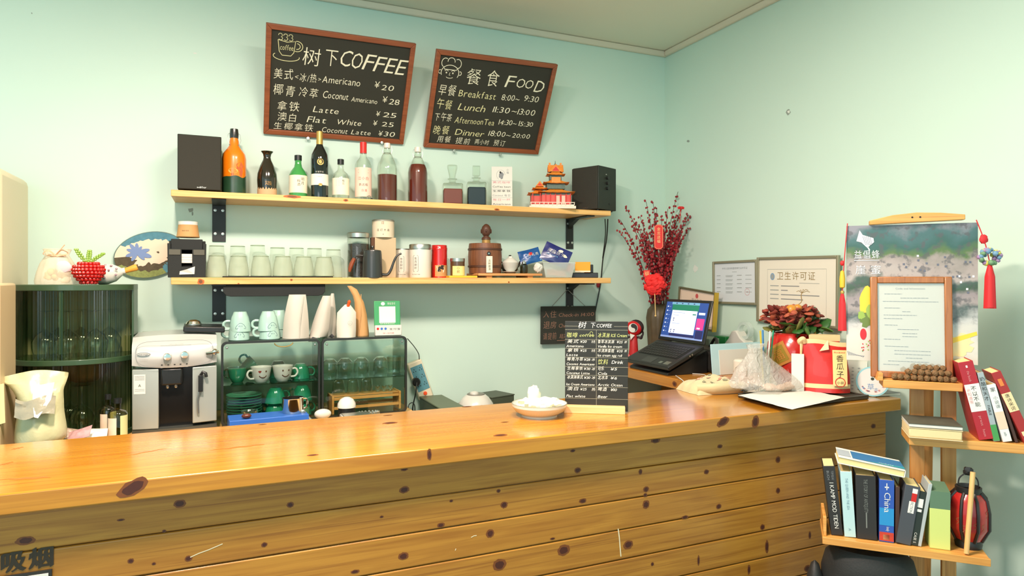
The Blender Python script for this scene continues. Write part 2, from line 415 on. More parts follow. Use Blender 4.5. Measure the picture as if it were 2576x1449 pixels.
# knot on the desk edge
k_ = onX(1697, 958, 1.88)
mb = MB(); mb.disc(k_.y, 1.026, .016, .012, lambda y, z: V((1.8794, y, z)), 0, 14, amp=.1); mb.disc(k_.y, 1.026, .009, .007, lambda y, z: V((1.879, y, z)), 1, 12, amp=.1)
mb.build('wood_knot', [m_kn1, m_kn2], dsk, 0, loc=off(dsk))
# back workbench, nearly hidden behind the counter
BZ = .905
wb = thing('workbench', 'low pine workbench behind the counter holding machine and cabinets', 'workbench', (0, 3.0, 0))
MB().box((.08, 2.945, BZ - .02), (1.44, .69, .04)).box((-.667, 3.045, BZ - .02), (.054, .49, .04)).build('benchtop', PINE, wb, bev=.003, loc=off(wb))
MB().box((.08, 2.97, (BZ - .04) / 2), (1.40, .62, BZ - .04)).build('base_cabinet', mat('dark cabinet', (70, 66, 58), .6), wb, loc=off(wb))
lb = thing('side_cabinet', 'low white cabinet behind the counter under the rice cooker', 'cabinet', (1.33, 3.0, 0))
MB().box((1.335, 3.02, .30), (1.05, .52, .60)).build('body', mat('white laminate', (220, 222, 214), .5), lb, bev=.004, loc=off(lb))

# ---------------------------------------------------------------- wall shelves with their brackets
def shelf(name, zt, th, label, knots):
    s = thing(name, label, 'shelf', (.85, WALL_Y, zt))
    a, b = onY(430, 500, SHF).x, onY(1537, 540, SHF).x
    MB().box(((a + b) / 2, (SHF + WALL_Y - .002) / 2, zt - th / 2), (b - a, WALL_Y - .002 - SHF, th)).build('board', PINE, s, bev=.002, loc=off(s))
    mb = MB()
    for px, w, h, f in knots:
        p = onY(px, 700, SHF); k = mpp(px, SHF) / 2; z = zt - th * f
        mb.disc(p.x, z, w * k, h * k, lambda x, zz: V((x, SHF - .0003, zz)), 0, 14, amp=.12)
        mb.disc(p.x, z, w * k * .6, h * k * .6, lambda x, zz: V((x, SHF - .0006, zz)), 1, 12, amp=.12)
    mb.build('wood_knots', [m_streak, m_kn1], s, 0, loc=off(s))
    for px, w in ((551, .056), (1432, .046)):
        x = onY(px, 600, WALL_Y).x; zb = zt - th
        mb = MB().box((x, WALL_Y - .004, zb - .085), (w, .006, .17)).box((x, SHF + .13, zb - .004), (w, .235, .006))
        br = mb.build('bracket', mat('black steel', (30, 32, 30), .45), s, bev=.001, loc=off(s))
        for i in (-1, 1):
            for dz in (.028, .135):
                MB().lathe([(0, 0), (.0075, 0), (.0065, .004), (0, .005)], 14, 0, T(x + i * w * .28, WALL_Y - .007, zb - dz) @ Rx(PI / 2)).build('bolt', STEEL, br)
        if px > 1000:
            MB().prism([(0, 0), (.0, -.05), (-.02, -.03), (-.09, 0)], -.012, .012, 0, T(x, WALL_Y - .008, zb - .007) @ Rz(PI / 2)).build('gusset', MATS['black steel'], br)
    return s
shelf('wall_shelf', UP, .0265, 'upper pine wall shelf carrying bottles between two black speakers', ((735, 40, 8, .2), (870, 12, 7, .4), (1250, 14, 6, .8)))
shelf('wall_shelf', LOW, .029, 'lower pine wall shelf carrying tumblers, tins and a barrel', ((505, 16, 15, .6), (733, 7, 6, .35), (1280, 5, 4, .75), (600, 5, 3, .9)))

# ---------------------------------------------------------------- chalkboards leaning out from the back wall
m_board = mat('chalkboard black', (46, 46, 36), .75, var=.12, vs=9); m_redwood = wood('red brown frame', (132, 70, 40), (158, 88, 52), 'x', .5, .1)
def chalkboard(cx, cz, w, h, roll, label):
    r = thing('chalkboard', label, 'chalkboard', (cx, 3.165, cz))
    r.rotation_euler = (math.radians(30.5), roll, 0)
    f = .023
    MB().box((0, .004, 0), (w - .01, .008, h - .01)).build('slate', m_board, r)
    mb = MB()
    for sx in (-1, 1): mb.prism([(sx * w / 2, -h / 2), (sx * w / 2, h / 2), (sx * (w / 2 - f), h / 2 - f), (sx * (w / 2 - f), -h / 2 + f)][::sx], -.01, .012)
    for sz in (-1, 1): mb.prism([(-w / 2, sz * h / 2), (w / 2, sz * h / 2), (w / 2 - f, sz * (h / 2 - f)), (-w / 2 + f, sz * (h / 2 - f))][::-sz], -.01, .012)
    mb.build('frame', m_redwood, r, bev=.002)
    return r, w - 2 * f, h - 2 * f
def writer(mb, iw, ih, y=-.0006):
    fn = lambda x, z: V((x, y, z))
    def wr(s, x0, yc, hh, x1=None, mi=0, shear=.12, jit=.06):
        h = hh * ih
        mb.text(s, fn, h, mi, -iw / 2 + x0 * iw, ih / 2 - yc * ih - h * .38, shear, jit, ((x1 - x0) * iw if x1 else None), .1)
    def st(pts, w, mi=0): mb.ribbon([(-iw / 2 + p[0] * iw, ih / 2 - p[1] * ih) for p in pts], w, fn, mi)
    return wr, st
def arc(cx, cy, rx, ry, a0, a1, n=14): return [(cx + rx * math.cos(math.radians(a0 + (a1 - a0) * i / n)), cy + ry * math.sin(math.radians(a0 + (a1 - a0) * i / n))) for i in range(n + 1)]
b1, iw, ih = chalkboard(.515, 2.394, .662, .494, -.007, 'larger chalkboard listing coffee prices, hung above the wine bottle')
mb = MB(); wr, st = writer(mb, iw, ih)
wr('树', .21, .21, .20, .35, shear=.05); wr('下', .37, .20, .19, .47, shear=.05)
for i, ch in enumerate('COFFEE'): wr(ch, .475 + i * .085, .185 + .004 * i, .235, .475 + i * .085 + (.080 if ch in 'CO' else .07), shear=.28, jit=.02)
wr('美式', .02, .42, .115, .155); wr('<', .17, .43, .07); wr('冰/热', .20, .43, .10, .325); wr('>', .335, .43, .06); wr('Americano', .365, .42, .105, .645); wr('¥', .755, .42, .10); wr('20', .81, .44, .085, .905)
wr('椰青', .02, .58, .12, .175); wr('冷萃', .20, .58, .11, .34); wr('Coconut', .375, .58, .105, .565, shear=.2); wr('Americano', .59, .60, .075, .79); wr('¥', .83, .57, .09); wr('28', .88, .585, .085, .965)
wr('拿铁', .05, .745, .11, .21); wr('Latte', .31, .745, .09, .50, shear=.2); wr('¥', .79, .73, .08); wr('25', .845, .735, .075, .95)
wr('澳白', .055, .86, .10, .20); wr('Flat', .27, .855, .095, .41, shear=.2); wr('White', .49, .855, .085, .68, shear=.2); wr('¥', .775, .84, .08); wr('25', .845, .84, .075, .94)
wr('生椰拿铁', .03, .955, .085, .32); wr('Coconut', .385, .955, .085, .58, shear=.2); wr('Latte', .61, .955, .075, .765, shear=.2); wr('¥', .825, .95, .08); wr('30', .87, .95, .08, .955)
w = .0028
st([(.045, .09), (.055, .20), (.075, .235), (.135, .235), (.155, .20), (.165, .09), (.105, .105), (.045, .09)], w, 1); st(arc(.175, .135, .04, .05, -100, 110), w, 1); st(arc(.175, .135, .022, .028, -90, 100), w, 1)
st(arc(.105, .245, .09, .042, -150, -390 + 20, 22), w, 1); wr('coffee', .06, .155, .075, .15, 1, .1)
for x in (.06, .095, .13): st(arc(x, .045, .013, .016, 170, 400, 8), w * .8, 1); st(arc(x + .002, .075, .013, .016, -80, 150, 8), w * .8, 1)
mb.build('chalk_writing', [CHALK, CHALKY], b1, 0)
b2, iw, ih = chalkboard(1.275, 2.394, .65, .488, -.018, 'chalkboard listing meal hours beside a drawn chef face, above the decanters')
mb = MB(); wr, st = writer(mb, iw, ih)
wr('餐', .24, .20, .19, .37, shear=.05); wr('食', .42, .20, .19, .53, shear=.05)
for i, (ch, x) in enumerate((('F', .59), ('O', .69), ('O', .775), ('D', .865))): wr(ch, x, .20 + .006 * i, .20 if ch in 'FD' else .15, x + (.085 if ch == 'D' else .075), shear=.2)
wr('早餐', .02, .375, .13, .17); wr('Breakfast', .20, .39, .115, .53, 1, .15); wr('8:00~', .585, .39, .10, .75); wr('9:30', .79, .375, .10, .93)
wr('午餐', .02, .535, .125, .16, 1); wr('Lunch', .21, .545, .11, .45, 1, .2); wr('11:30', .525, .54, .10, .68); wr('~13:00', .70, .54, .10, .92)
wr('下午茶', .02, .685, .105, .175); wr('Afternoon', .20, .70, .105, .455, 1, .15); wr('Tea', .465, .70, .10, .56, 1); wr('14:30~', .60, .685, .09, .77); wr('15:30', .79, .685, .085, .93)
wr('晚餐', .02, .835, .12, .17, 1); wr('Dinner', .22, .845, .105, .48, 1, .2); wr('18:00~', .525, .83, .095, .735); wr('20:00', .75, .835, .08, .92)
wr('用餐', .07, .945, .09, .195); wr('提前', .235, .95, .085, .37); wr('两小时', .41, .95, .07, .545); wr('预订', .585, .945, .085, .70)
w = .0032
st(arc(.10, .185, .075, .085, -200, 30, 20), w); st(arc(.05, .08, .03, .05, 120, 300, 10), w); st(arc(.10, .06, .03, .04, 170, 370, 10), w); st(arc(.155, .08, .03, .05, -120, 70, 10), w)
st([(.04, .12), (.05, .15), (.15, .15), (.165, .12)], w); st(arc(.015, .18, .012, .02, 60, 300, 8), w); st(arc(.185, .18, .012, .02, -120, 120, 8), w)
for x in (.07, .125): st(arc(x, .175, .016, .018, 200, 340, 6), w * .7); st(arc(x, .185, .004, .006, 0, 360, 8), w)
st([(.10, .18), (.095, .21), (.105, .212)], w * .7); st(arc(.10, .225, .03, .018, 20, 160, 8), w * .8)
mb.build('chalk_writing', [CHALK, CHALKY], b2, 0)
for i, (px, py, lb_) in enumerate(((775, 348, 'left pin holding up the coffee chalkboard'), (961, 359, 'right pin holding up the coffee chalkboard beside a swing-top bottle'), (1143, 379, 'left pin holding up the meal hours chalkboard'), (1259, 388, 'right pin holding up the meal hours chalkboard'))):
    p = onY(px, py, 3.275)
    tag(MB().lathe([(0, 0), (.007, .001), (.008, .004), (.004, .008), (.0035, .02), (0, .03)], 12, 0, T(0, 0, 0) @ Rx(-PI / 2)).build('push_pin', STEEL, loc=p + V((0, -.004, 0))), lb_, 'pin', 'pins under the chalkboards')

# ================================================================ things on the upper shelf
def PR(px, Y, zb, lst):
    """pixel half-widths and heights of a turned body -> (radius, height) above its base"""
    k = mpp(px, Y); yb = HY - (zb - CAMZ) / k
    out = []
    for q in lst:
        out.append((q[0] * k, max(0, (yb - q[1]) * k)) + tuple(q[2:]))
    return out
def at(px, Y, z): p = onY(px, 700, Y); return V((p.x, Y, z))
def patch(mb, r, z0, z1, a0, a1, mi=0, n=16):
    return mb.grid(n, 1, lambda u, v: V((r * math.sin(a0 + (a1 - a0) * u), -r * math.cos(a0 + (a1 - a0) * u), z0 + (z1 - z0) * v)), mi)
YU = 3.165
def speaker(px0, px1, Y, rz, w, d, h, label, x=None, controls=False):
    p = V((x, Y, UP))
    r = thing('loudspeaker', label, 'speaker', p, rz, 'bookshelf speakers on the upper shelf')
    MB().box((0, 0, h / 2 + .004), (w, d, h - .004)).build('cabinet', mat('speaker vinyl', (34, 38, 30), .5), r, bev=.003)
    MB().box((0, -d / 2 - .006, h / 2 + .002), (w - .004, .012, h - .008)).build('grille_cloth', mat('speaker cloth', (50, 48, 40), .9, bump=.25, vs=500), r, bev=.004)
    mb = MB(); mb.text('edifier', front(-d / 2 - .0126, .012), .011, 0, x=.008, w=.036, mid=True)
    mb.build('logo', STEEL, r, 0)
    for sx in (-1, 1):
        for sy in (-1, 1): MB().lathe([(0, 0), (.008, 0), (.008, .005), (0, .005)], 10, 0, T(sx * w * .38, sy * d * .38, 0)).build('foot', BLACKP, r)
    if controls:
        M = T(w / 2, 0, 0) @ Ry(PI / 2)
        for i, z in enumerate((.178, .150, .122)):
            MB().lathe([(0, 0), (.0085, 0), (.008, .010), (0, .011)], 14, 0, T(0, -.005, z) @ M).build('control_knob', BLACKP, r)
        MB().lathe([(0, 0), (.004, 0), (.003, .003), (0, .004)], 10, 0, T(0, -.012, .196) @ M).build('indicator', STEEL, r)
        MB().lathe([(0, 0), (.006, 0), (.006, .002), (0, .002)], 12, 0, T(0, .02, .04) @ M).build('infrared_window', BLACKP, r)
    return r
k = mpp(500, SHF); xa, xb = onY(446, 0, SHF + .004).x, onY(557, 0, SHF + .004).x
speaker(0, 0, 3.16, 0, xb - xa, .20, .232, 'black loudspeaker at the left end of the upper shelf, beside the orange bottle', (xa + xb) / 2)
pc = onY(1504, 0, 3.03); a_ = math.radians(-66); w_, d_ = .170, .168
ctr_ = V((pc.x, pc.y, 0)) + Matrix.Rotation(a_, 3, 'Z') @ V((-w_ / 2, d_ / 2 + .006, 0))
speaker(0, 0, ctr_.y, a_, w_, d_, .236, 'black loudspeaker turned sideways with knobs on its side, right end of upper shelf', ctr_.x, True)

def swing_top(r, zt, rn, parent, cap_mat, cap_h=.022):
    """ceramic or plastic swing stopper on a neck of radius rn whose top is at zt"""
    st_ = MB().lathe([(0, zt - .002), (rn * 1.12, zt - .002), (rn * 1.2, zt + cap_h * .3), (rn * 1.05, zt + cap_h), (0, zt + cap_h)], 16).build('stopper', cap_mat, parent)
    w = MB()
    for sx in (-1, 1):
        w.tube([(sx * rn * .8, 0, zt + cap_h * .6), (sx * rn * 1.5, 0, zt + cap_h * .4), (sx * rn * 1.75, -.002, zt - .012), (sx * rn * 1.3, -.003, zt - .03)], .0011, 6)
        w.tube([(sx * rn * 1.3, -.003, zt - .03), (sx * rn * 1.0, -rn * 1.05, zt - .034)], .0011, 6)
    w.tube([(rn * 1.15 * math.cos(t * PI / 8), rn * 1.15 * math.sin(t * PI / 8), zt - .026) for t in range(16)], .0012, 6, closed=True)
    w.build('wire_bail', STEEL, parent)
# orange painted swing-top bottle
p = at(589, YU, UP)
r = thing('swing_top_bottle', 'orange painted bottle with a dark green lower half beside the left speaker', 'bottle', p, face_cam(p))
pr = PR(589, YU, UP, [(28, 490), (28.5, 400), (26, 388), (18, 377), (12, 368), (11, 356), (9, 348)])
pr = [(0, 0), (pr[0][0] * .95, 0)] + [(pr[0][0], .004)] + pr[1:] + [(pr[-1][0], pr[-1][1] + .002), (0, pr[-1][1] + .002)]
m_or = mat('orange paint', (246, 128, 12), .3, coat=.5, var=.12, vs=30); m_dg = mat('dark green paint', (34, 66, 42), .35, coat=.3, var=.35, vs=35)
mb = MB(); mb.lathe(pr, 32); mb.build('body', m_or, r)
rb = pr[2][0] + .0006; H = pr[3][1]
mb = MB()
def hill(u, v):
    a = -1.9 + 3.8 * u; top_ = H * (.46 + .07 * u + .06 * noise.noise(V((u * 5, 1, 2)))) ; q = .003 + (top_ - .003) * v
    return V((rb * math.sin(a), -rb * math.cos(a), q))
mb.grid(36, 1, hill, 0); f = cylf(rb + .0004)
mb.disc(.026, H * .78, .017, .017, f, 1, 14, amp=.25); mb.disc(.022, H * .70, .012, .01, f, 1, 10, amp=.3); mb.disc(.03, H * .62, .008, .02, f, 1, 10, amp=.2)
for dx in (-.012, -.006): mb.poly([(dx, H * .51), (dx + .003, H * .51), (dx + .0025, H * .575), (dx + .0015, H * .59), (dx + .0005, H * .575)], 2, f)
mb.disc(-.004, H * .64, .02, .012, f, 3, 16)
mb.build('painted_scene', [m_dg, mat('rust paint', (196, 96, 50), .4), mat('brick paint', (150, 50, 25), .5), mat('yellow paint', (255, 160, 20), .4)], r)
swing_top(r, pr[-1][1], pr[-2][0], r, mat('black ceramic', (40, 38, 32), .25, coat=.4), .038)
# black sake flask
p = at(672, YU, UP)
r = thing('sake_flask', 'black glazed flask with a drip-edged beige foot and flared mouth', 'flask', p, face_cam(p))
pr = PR(672, YU, UP, [(22, 492), (22.5, 478), (24, 455), (23, 438), (17, 418), (10, 403), (8.5, 396), (10, 388), (15, 381.5)])
pr = [(0, 0), (pr[0][0], 0)] + pr[1:] + [(pr[-1][0] * .8, pr[-1][1] - .001), (.006, pr[-1][1] - .02), (0, pr[-1][1] - .02)]
MB().lathe(pr, 32).build('body', mat('black glaze', (38, 33, 22), .12, coat=.6), r)
mb = MB(); zq = pr[3][1]
def foot(u, v):
    a = 2 * PI * u; rr = pr[2][0] * 1.035; zt = .030 + .010 * abs(noise.noise(V((math.cos(a) * 9, math.sin(a) * 9, 0)))) + (.006 if int(u * 44) % 2 else 0)
    return V((rr * math.sin(a), -rr * math.cos(a), .0015 + zt * v))
mb.grid(88, 1, foot); mb.build('unglazed_foot', mat('beige clay', (205, 170, 128), .8), r)
mb = MB(); mb.text('燻', cylf(pr[4][0] + .0012, .052, .12), .030, 0, mid=True); mb.text('香', cylf(pr[4][0] - .001, .075, .25), .02, 0, mid=True)
mb.build('gold_character', mat('gold paint', (196, 148, 74), .5), r, 0)
def simple_bottle(px, prof, name, label, mats_body, capspec, lab=None, liquid=None, rzo=0, Y=YU, zb=UP, group=None):
    p = at(px, Y, zb); r = thing(name, label, 'bottle', p, face_cam(p) + rzo, group)
    pr = PR(px, Y, zb, prof); k = mpp(px, Y)
    body = [(0, 0), (pr[0][0] * .9, 0), (pr[0][0], .004)] + pr[1:] + [(0, pr[-1][1])]
    MB().lathe(body, 32).build('body', mats_body, r)
    if liquid:
        m, yt = liquid; zt = PR(px, Y, zb, [(1, yt)])[0][1]
        L = [(0, .004), (pr[0][0] * .93, .004)]
        for a, b in zip(pr, pr[1:]):
            if b[1] < zt: L.append((b[0] - .002, b[1]))
            else:
                t = (zt - a[1]) / max(1e-6, b[1] - a[1]); L.append((a[0] + (b[0] - a[0]) * t - .002, zt)); break
        L.append((0, zt)); MB().lathe(L, 28).build('liquid', m, r)
    if capspec:
        hw, y0, y1, m = capspec; q = PR(px, Y, zb, [(hw, y0), (hw, y1)])
        MB().lathe([(0, q[0][1]), (q[0][0], q[0][1]), (q[1][0], q[1][1] - .001), (q[1][0] * .92, q[1][1]), (0, q[1][1])], 24).build('cap', m, r)
    return r, pr, k
def zl(px, Y, zb, y): return PR(px, Y, zb, [(1, y)])[0][1]
m_lab = mat('cream label', (236, 228, 202), .7)
# green soju bottle
m_gb = mat('green glass', (64, 150, 74), .08, coat=.5)
r, pr, k = simple_bottle(750, [(22, 497), (22, 442), (18, 432), (10, 421), (8, 412), (8, 401)], 'soju_bottle', 'short green bottle with a cream label and black cap', m_gb, (9, 404, 391, BLACKP))
mb = MB(); rr = pr[0][0] + .0006; z0, z1 = zl(750, YU, UP, 487), zl(750, YU, UP, 443)
patch(mb, rr, z0, z1, -1.5, 1.5); f = cylf(rr + .0004, 0, .35)
mb.text('明月', f, .017, 1, x=.006, y=z1 - .024, vert=True); mb.text('梅酒', f, .015, 1, x=-.012, y=z1 - .032, vert=True)
mb.build('label', [m_lab, INK], r, 0)
# red wine
m_wine = mat('dark wine glass', (22, 26, 22), .06, coat=.6)
r, pr, k = simple_bottle(804, [(21.5, 502), (21.5, 402), (20, 390), (14, 377), (9, 368), (7.5, 362), (7.5, 336)], 'wine_bottle', 'tall dark wine bottle with a gold neck and white label', m_wine, (8, 364, 331, GOLD))
mb = MB(); rr = pr[0][0] + .0006; z0, z1 = zl(804, YU, UP, 468), zl(804, YU, UP, 440)
patch(mb, rr, z0, z1, -1.4, 1.4); f = cylf(rr + .0004)
mb.disc(.004, zl(804, YU, UP, 410), .0155, .0155, f, 1, 20); mb.disc(.004, zl(804, YU, UP, 410), .011, .011, cylf(rr + .0007), 2, 16); mb.disc(.004, zl(804, YU, UP, 410), .007, .009, cylf(rr + .001), 1, 10)
mb.text('长城干红', f, .009, 0, y=zl(804, YU, UP, 437), mid=True); mb.text('CABERNET', f, .005, 3, y=z1 - .015, mid=True); mb.disc(.004, z0 + .002, .01, .006, cylf(rr + .0009), 1, 10, amp=.2)
mb.build('label', [mat('white label', (232, 228, 214), .6), BRASS, m_wine, GREYINK], r, 0)
# little clear bottle
r, pr, k = simple_bottle(857, [(21, 504), (21, 448), (18, 438), (9, 430), (7, 424), (7, 412)], 'spirit_bottle', 'small clear bottle with a black cap and cream label right of the wine', GLASS, (8, 414, 401, BLACKP))
mb = MB(); rr = pr[0][0] + .0006; z0, z1 = zl(857, YU, UP, 492), zl(857, YU, UP, 450); patch(mb, rr, z0, z1, -1.35, 1.35)
f = cylf(rr + .0004); mb.text('梅见', f, .012, 1, x=.012, y=z1 - .018, vert=True)
for i in range(5): mb.ribbon([(-.022, z1 - .012 - i * .006), (-.006, z1 - .012 - i * .006)], .0012, f, 2)
mb.build('label', [m_lab, INK, GREYINK], r, 0)
# clear bottle with red cap
r, pr, k = simple_bottle(914, [(21, 507), (21, 418), (18, 408), (10, 398), (8, 390), (8, 383)], 'baijiu_bottle', 'clear bottle with a tall red cap and red printed label', GLASS, (8.5, 386, 358, mat('red plastic', (216, 30, 24), .3, coat=.3)))
mb = MB(); rr = pr[0][0] + .0006; z0, z1 = zl(914, YU, UP, 497), zl(914, YU, UP, 424); patch(mb, rr, z0, z1, -1.25, 1.25); f = cylf(rr + .0004)
for i, y in enumerate((430, 437)): mb.ribbon([(-.024, zl(914, YU, UP, y)), (.024, zl(914, YU, UP, y))], .005, f, 1)
mb.text('江小白', f, .017, 1, y=zl(914, YU, UP, 455), mid=True); mb.text('表达瓶', f, .014, 2, y=zl(914, YU, UP, 470), mid=True); mb.text('白酒', f, .013, 1, y=zl(914, YU, UP, 484), x=.004, mid=True)
mb.build('label', [mat('pink cream label', (240, 206, 186), .6), RED, INK], r, 0)
# keychain charm hanging at the foot of that bottle
p = onY(928, 488, YU - .045); p.z = UP
c = thing('trinket', 'tiny silver ring charm lying against the red-capped bottle', 'trinket', p, .3)
MB().tube([(.011 * math.cos(t * PI / 8), -.002, .013 + .011 * math.sin(t * PI / 8)) for t in range(16)], .0022, 6, closed=True).build('ring', STEEL, c)
MB().ball((.012, -.004, .008), .006, 10).build('charm', BLACKP, c)
# two swing-top bottles of amber drink
m_amb = mat('brown liquor', (98, 36, 18), .3, spec=.3); m_amb2 = mat('deep red liquor', (104, 36, 22), .3, spec=.3); m_por = mat('pale porcelain', (232, 222, 208), .3, coat=.3)
for px, yt, yl_, m, lb_ in ((974, 357, 441, m_amb, 'clear swing-top bottle half full of brown liquor'), (1051, 367, 415, m_amb2, 'clear swing-top bottle nearly full of brown liquor')):
    d = yt - 357
    pr_ = [(25, 512 + d * .5), (25, 426 + d), (23, 414 + d), (16, 398 + d), (10, 386 + d), (8, 378 + d), (8, 372 + d)]
    r, pr, k = simple_bottle(px, pr_, 'swing_top_bottle', lb_, GLASS, None, liquid=(m, yl_), group='clear swing-top bottles of liquor')
    swing_top(r, pr[-1][1], pr[-1][0] * .9, r, m_por, .022)
# square decanters
for px, yb, yl_, yn, yt, wpx, m, lb_ in ((1138, 516, 477, 463, 416, 50, mat('brown spirit', (122, 50, 22), .35, spec=.25), 'square glass decanter of brown spirit with a round stopper'), (1198, 519, 473, 460, 418, 48, mat('black coffee', (14, 18, 22), .35, spec=.25), 'square glass decanter of black liquid with a square stopper')):
    p = at(px, YU, UP); k = mpp(px, YU); r = thing('decanter', lb_, 'decanter', p, face_cam(p) + .08, 'square decanters on the upper shelf')
    w = wpx * k; h = zl(px, YU, UP, yn); hn = h + .012
    mb = MB(); mb.box((0, 0, h / 2), (w, w, h)); mb.build('body', GLASS, r, bev=.008, seg=3)
    hl = zl(px, YU, UP, yl_); MB().box((0, 0, .006 + (hl - .006) / 2), (w - .007, w - .007, hl - .006)).build('liquid', m, r, bev=.006, seg=2)
    MB().lathe([(w * .40, h), (w * .22, h + .006), (w * .17, h + .010), (w * .17, h + .020), (w * .24, h + .022), (w * .24, h + .026), (0, h + .026)], 20).build('neck', GLASS, r)
    zt = zl(px, YU, UP, yt); z0 = h + .027
    if px < 1150: MB().lathe([(0, z0), (w * .16, z0), (w * .15, z0 + .008), (w * .26, zt - .012), (w * .25, zt), (0, zt - .003)], 8).build('stopper', GLASS, r, smooth=10)
    else: MB().lathe([(0, z0), (w * .14, z0), (w * .14, z0 + .006), (w * .27, z0 + .009), (w * .27, zt), (0, zt)], 4, 0, Rz(PI / 4)).build('stopper', GLASS, r, smooth=10, bev=.002)
# white tent card
p = at(1263, YU - .01, UP); k = mpp(1263, YU); r = thing('tent_card', 'tall white handwritten card with a cat sketch, left of the palace model', 'card', p, face_cam(p) + .05)
h = zl(1263, YU, UP, 419); w = 52 * k
mb = MB(); mb.box((0, 0, h / 2), (w, .0012, h), 0, Rx(-.08)); mb.box((0, .03, h / 2), (w, .0012, h), 0, T(0, .022, 0) @ Rx(.13)); mb.build('card', PAPER, r)
mb = MB(); f = lambda x, z: V((x, z * .08 - .0012, z))
mb.ribbon([(.022 * math.cos(t) - .006, h * .80 + .026 * math.sin(t)) for t in [i * .35 for i in range(13)]], .001, f, 1)
mb.disc(-.002, h * .78, .012, .016, f, 1, 14, amp=.3); mb.disc(-.008, h * .86, .006, .006, f, 0, 10, amp=.3)
mb.text('小猫', f, .013, 1, x=.030, y=h * .90, vert=True)
for i, (t, c_) in enumerate((('美式咖啡', 2), ('Coffee bean', 0), ('生椰拿铁', 0), ('Coconut 每日', 1), ('每日一杯', 2), ('Americano', 0))):
    mb.text(t, f, .013, c_, x=-w * .45, y=h * (.60 - .105 * i), w=w * .86, jit=.06)
for i in (.66, .45, .25): mb.ribbon([(-w * .5, h * i), (w * .5, h * i)], .0006, f, 1)
mb.build('handwriting', [INK, GREYINK, mat('pink pen', (214, 130, 140), .8)], r, 0)
# palace corner tower model
p = at(1386, 3.13, UP); k = mpp(1389, 3.13); r = thing('palace_model', 'miniature palace tower with tiered orange roofs beside the right speaker', 'model', p, face_cam(p) + .12); r.scale = (1.13, .95, 1.12)
m_rf = mat('orange roof tile', (232, 142, 52), .5, var=.2, vs=120, bump=.5); m_rw = mat('red wall paint', (216, 88, 80), .6, var=.12, vs=60); m_wt = mat('white stone', (232, 218, 200), .7); m_bl = mat('painted beam', (90, 110, 100), .6, var=.5, vs=150); m_rd = mat('gable red', (206, 42, 30), .5)
def hiproof(mb, cx, cy, z, w, d, h, ex, mi=0, top=.35, curl=.006):
    """upturned hip roof"""
    n = 8; rows = []
    for j in range(5):
        t = j / 4; s_ = 1 - (1 - top) * t; zz = z + h * (t ** 1.6)
        row = []
        for side in range(4):
            for i in range(n):
                u = i / n * 2 - 1; a, b = (w / 2 + ex * (1 - t)) * s_, (d / 2 + ex * (1 - t)) * s_
                x, y = ((u * a, -b), (a, u * b), (-u * a, b), (-a, -u * b))[side]
                row.append((cx + x, cy + y, zz + curl * (abs(u) ** 4) * (1 - t) + .0012 * (i % 2) * (1 if mi == 0 else 0)))
        rows.append(row)
    N = 4 * n; vs = [v for rw in rows for v in rw]
    fs = [(j * N + i, j * N + (i + 1) % N, (j + 1) * N + (i + 1) % N, (j + 1) * N + i) for j in range(4) for i in range(N)]
    fs += [tuple(range(N - 1, -1, -1)), tuple(4 * N + i for i in range(N))]
    mb.add(vs, fs, mi)
def gable(mb, cx, cy, z, w, d, h, rot=0, mi=0, mr=1):
    M = T(cx, cy, z) @ Rz(rot)
    mb.prism([(-w / 2, 0), (w / 2, 0), (0, h)], -d / 2, d / 2, mi, M); mb.prism([(-w * .32, .003), (w * .32, .003), (0, h * .72)], -d / 2 - .0012, d / 2 + .0012, mr, M)
    for sx in (-1, 1):
        mb.tube([M @ V((sx * w / 2 * 1.05, -d / 2, -.002)), M @ V((0, -d / 2, h)), ], .0022, 6, mi)
mb = MB(); mb.box((0, 0, .006), (.215, .165, .012), 0); mb.box((0, 0, .015), (.20, .15, .008), 0)
for x in [-.10 + i * .02 for i in range(11)]:
    mb.box((x, -.078, .022), (.003, .003, .012), 0)
mb.box((0, -.078, .028), (.205, .003, .003), 0); mb.build('stone_base', m_wt, r, 30)
mb = MB(); mb.box((.02, 0, .045), (.135, .11, .055), 0); mb.box((-.06, .0, .043), (.07, .08, .05), 0); mb.box((.02, 0, .108), (.085, .07, .024), 1); mb.box((.02, 0, .15), (.055, .05, .022), 1)
for x in (-.09, -.055, -.03, -.008, .015, .04, .065, .085): mb.box((x, -.057, .045), (.004, .004, .055), 2)
for x in (.027, .052): mb.box((x, -.0562, .04), (.016, .002, .042), 3)
mb.box((.02, -.056, .07), (.135, .002, .008), 1); mb.box((-.06, -.041, .066), (.07, .002, .008), 1)
mb.build('walls', [m_rw, m_bl, m_rd, mat('pale door', (240, 190, 170), .6)], r, 30)
mb = MB(); hiproof(mb, .02, 0, .074, .135, .115, .024, .018); hiproof(mb, -.062, 0, .070, .07, .085, .022, .014); hiproof(mb, .02, 0, .120, .085, .075, .026, .018); hiproof(mb, .02, 0, .160, .055, .055, .022, .016, top=.5)
hiproof(mb, -.055, 0, .094, .045, .07, .018, .012)
gable(mb, .02, -.0, .178, .055, .052, .034); gable(mb, .02, 0, .178, .046, .07, .034, PI / 2); gable(mb, -.055, 0, .108, .036, .066, .022); mb.box((.02, -.034, .136), (.042, .012, .028), 0)
mb.tube([(.02, 0, .208), (.02, 0, .232)], [.003, .0008], 6, 2); mb.ball((.02, 0, .214), .005, 8, 2)
for sx in (-1, 1): mb.box((.02 + sx * .026, 0, .214), (.008, .008, .016), 0)
mb.build('tiled_roofs', [m_rf, m_rd, m_bl], r, 25)
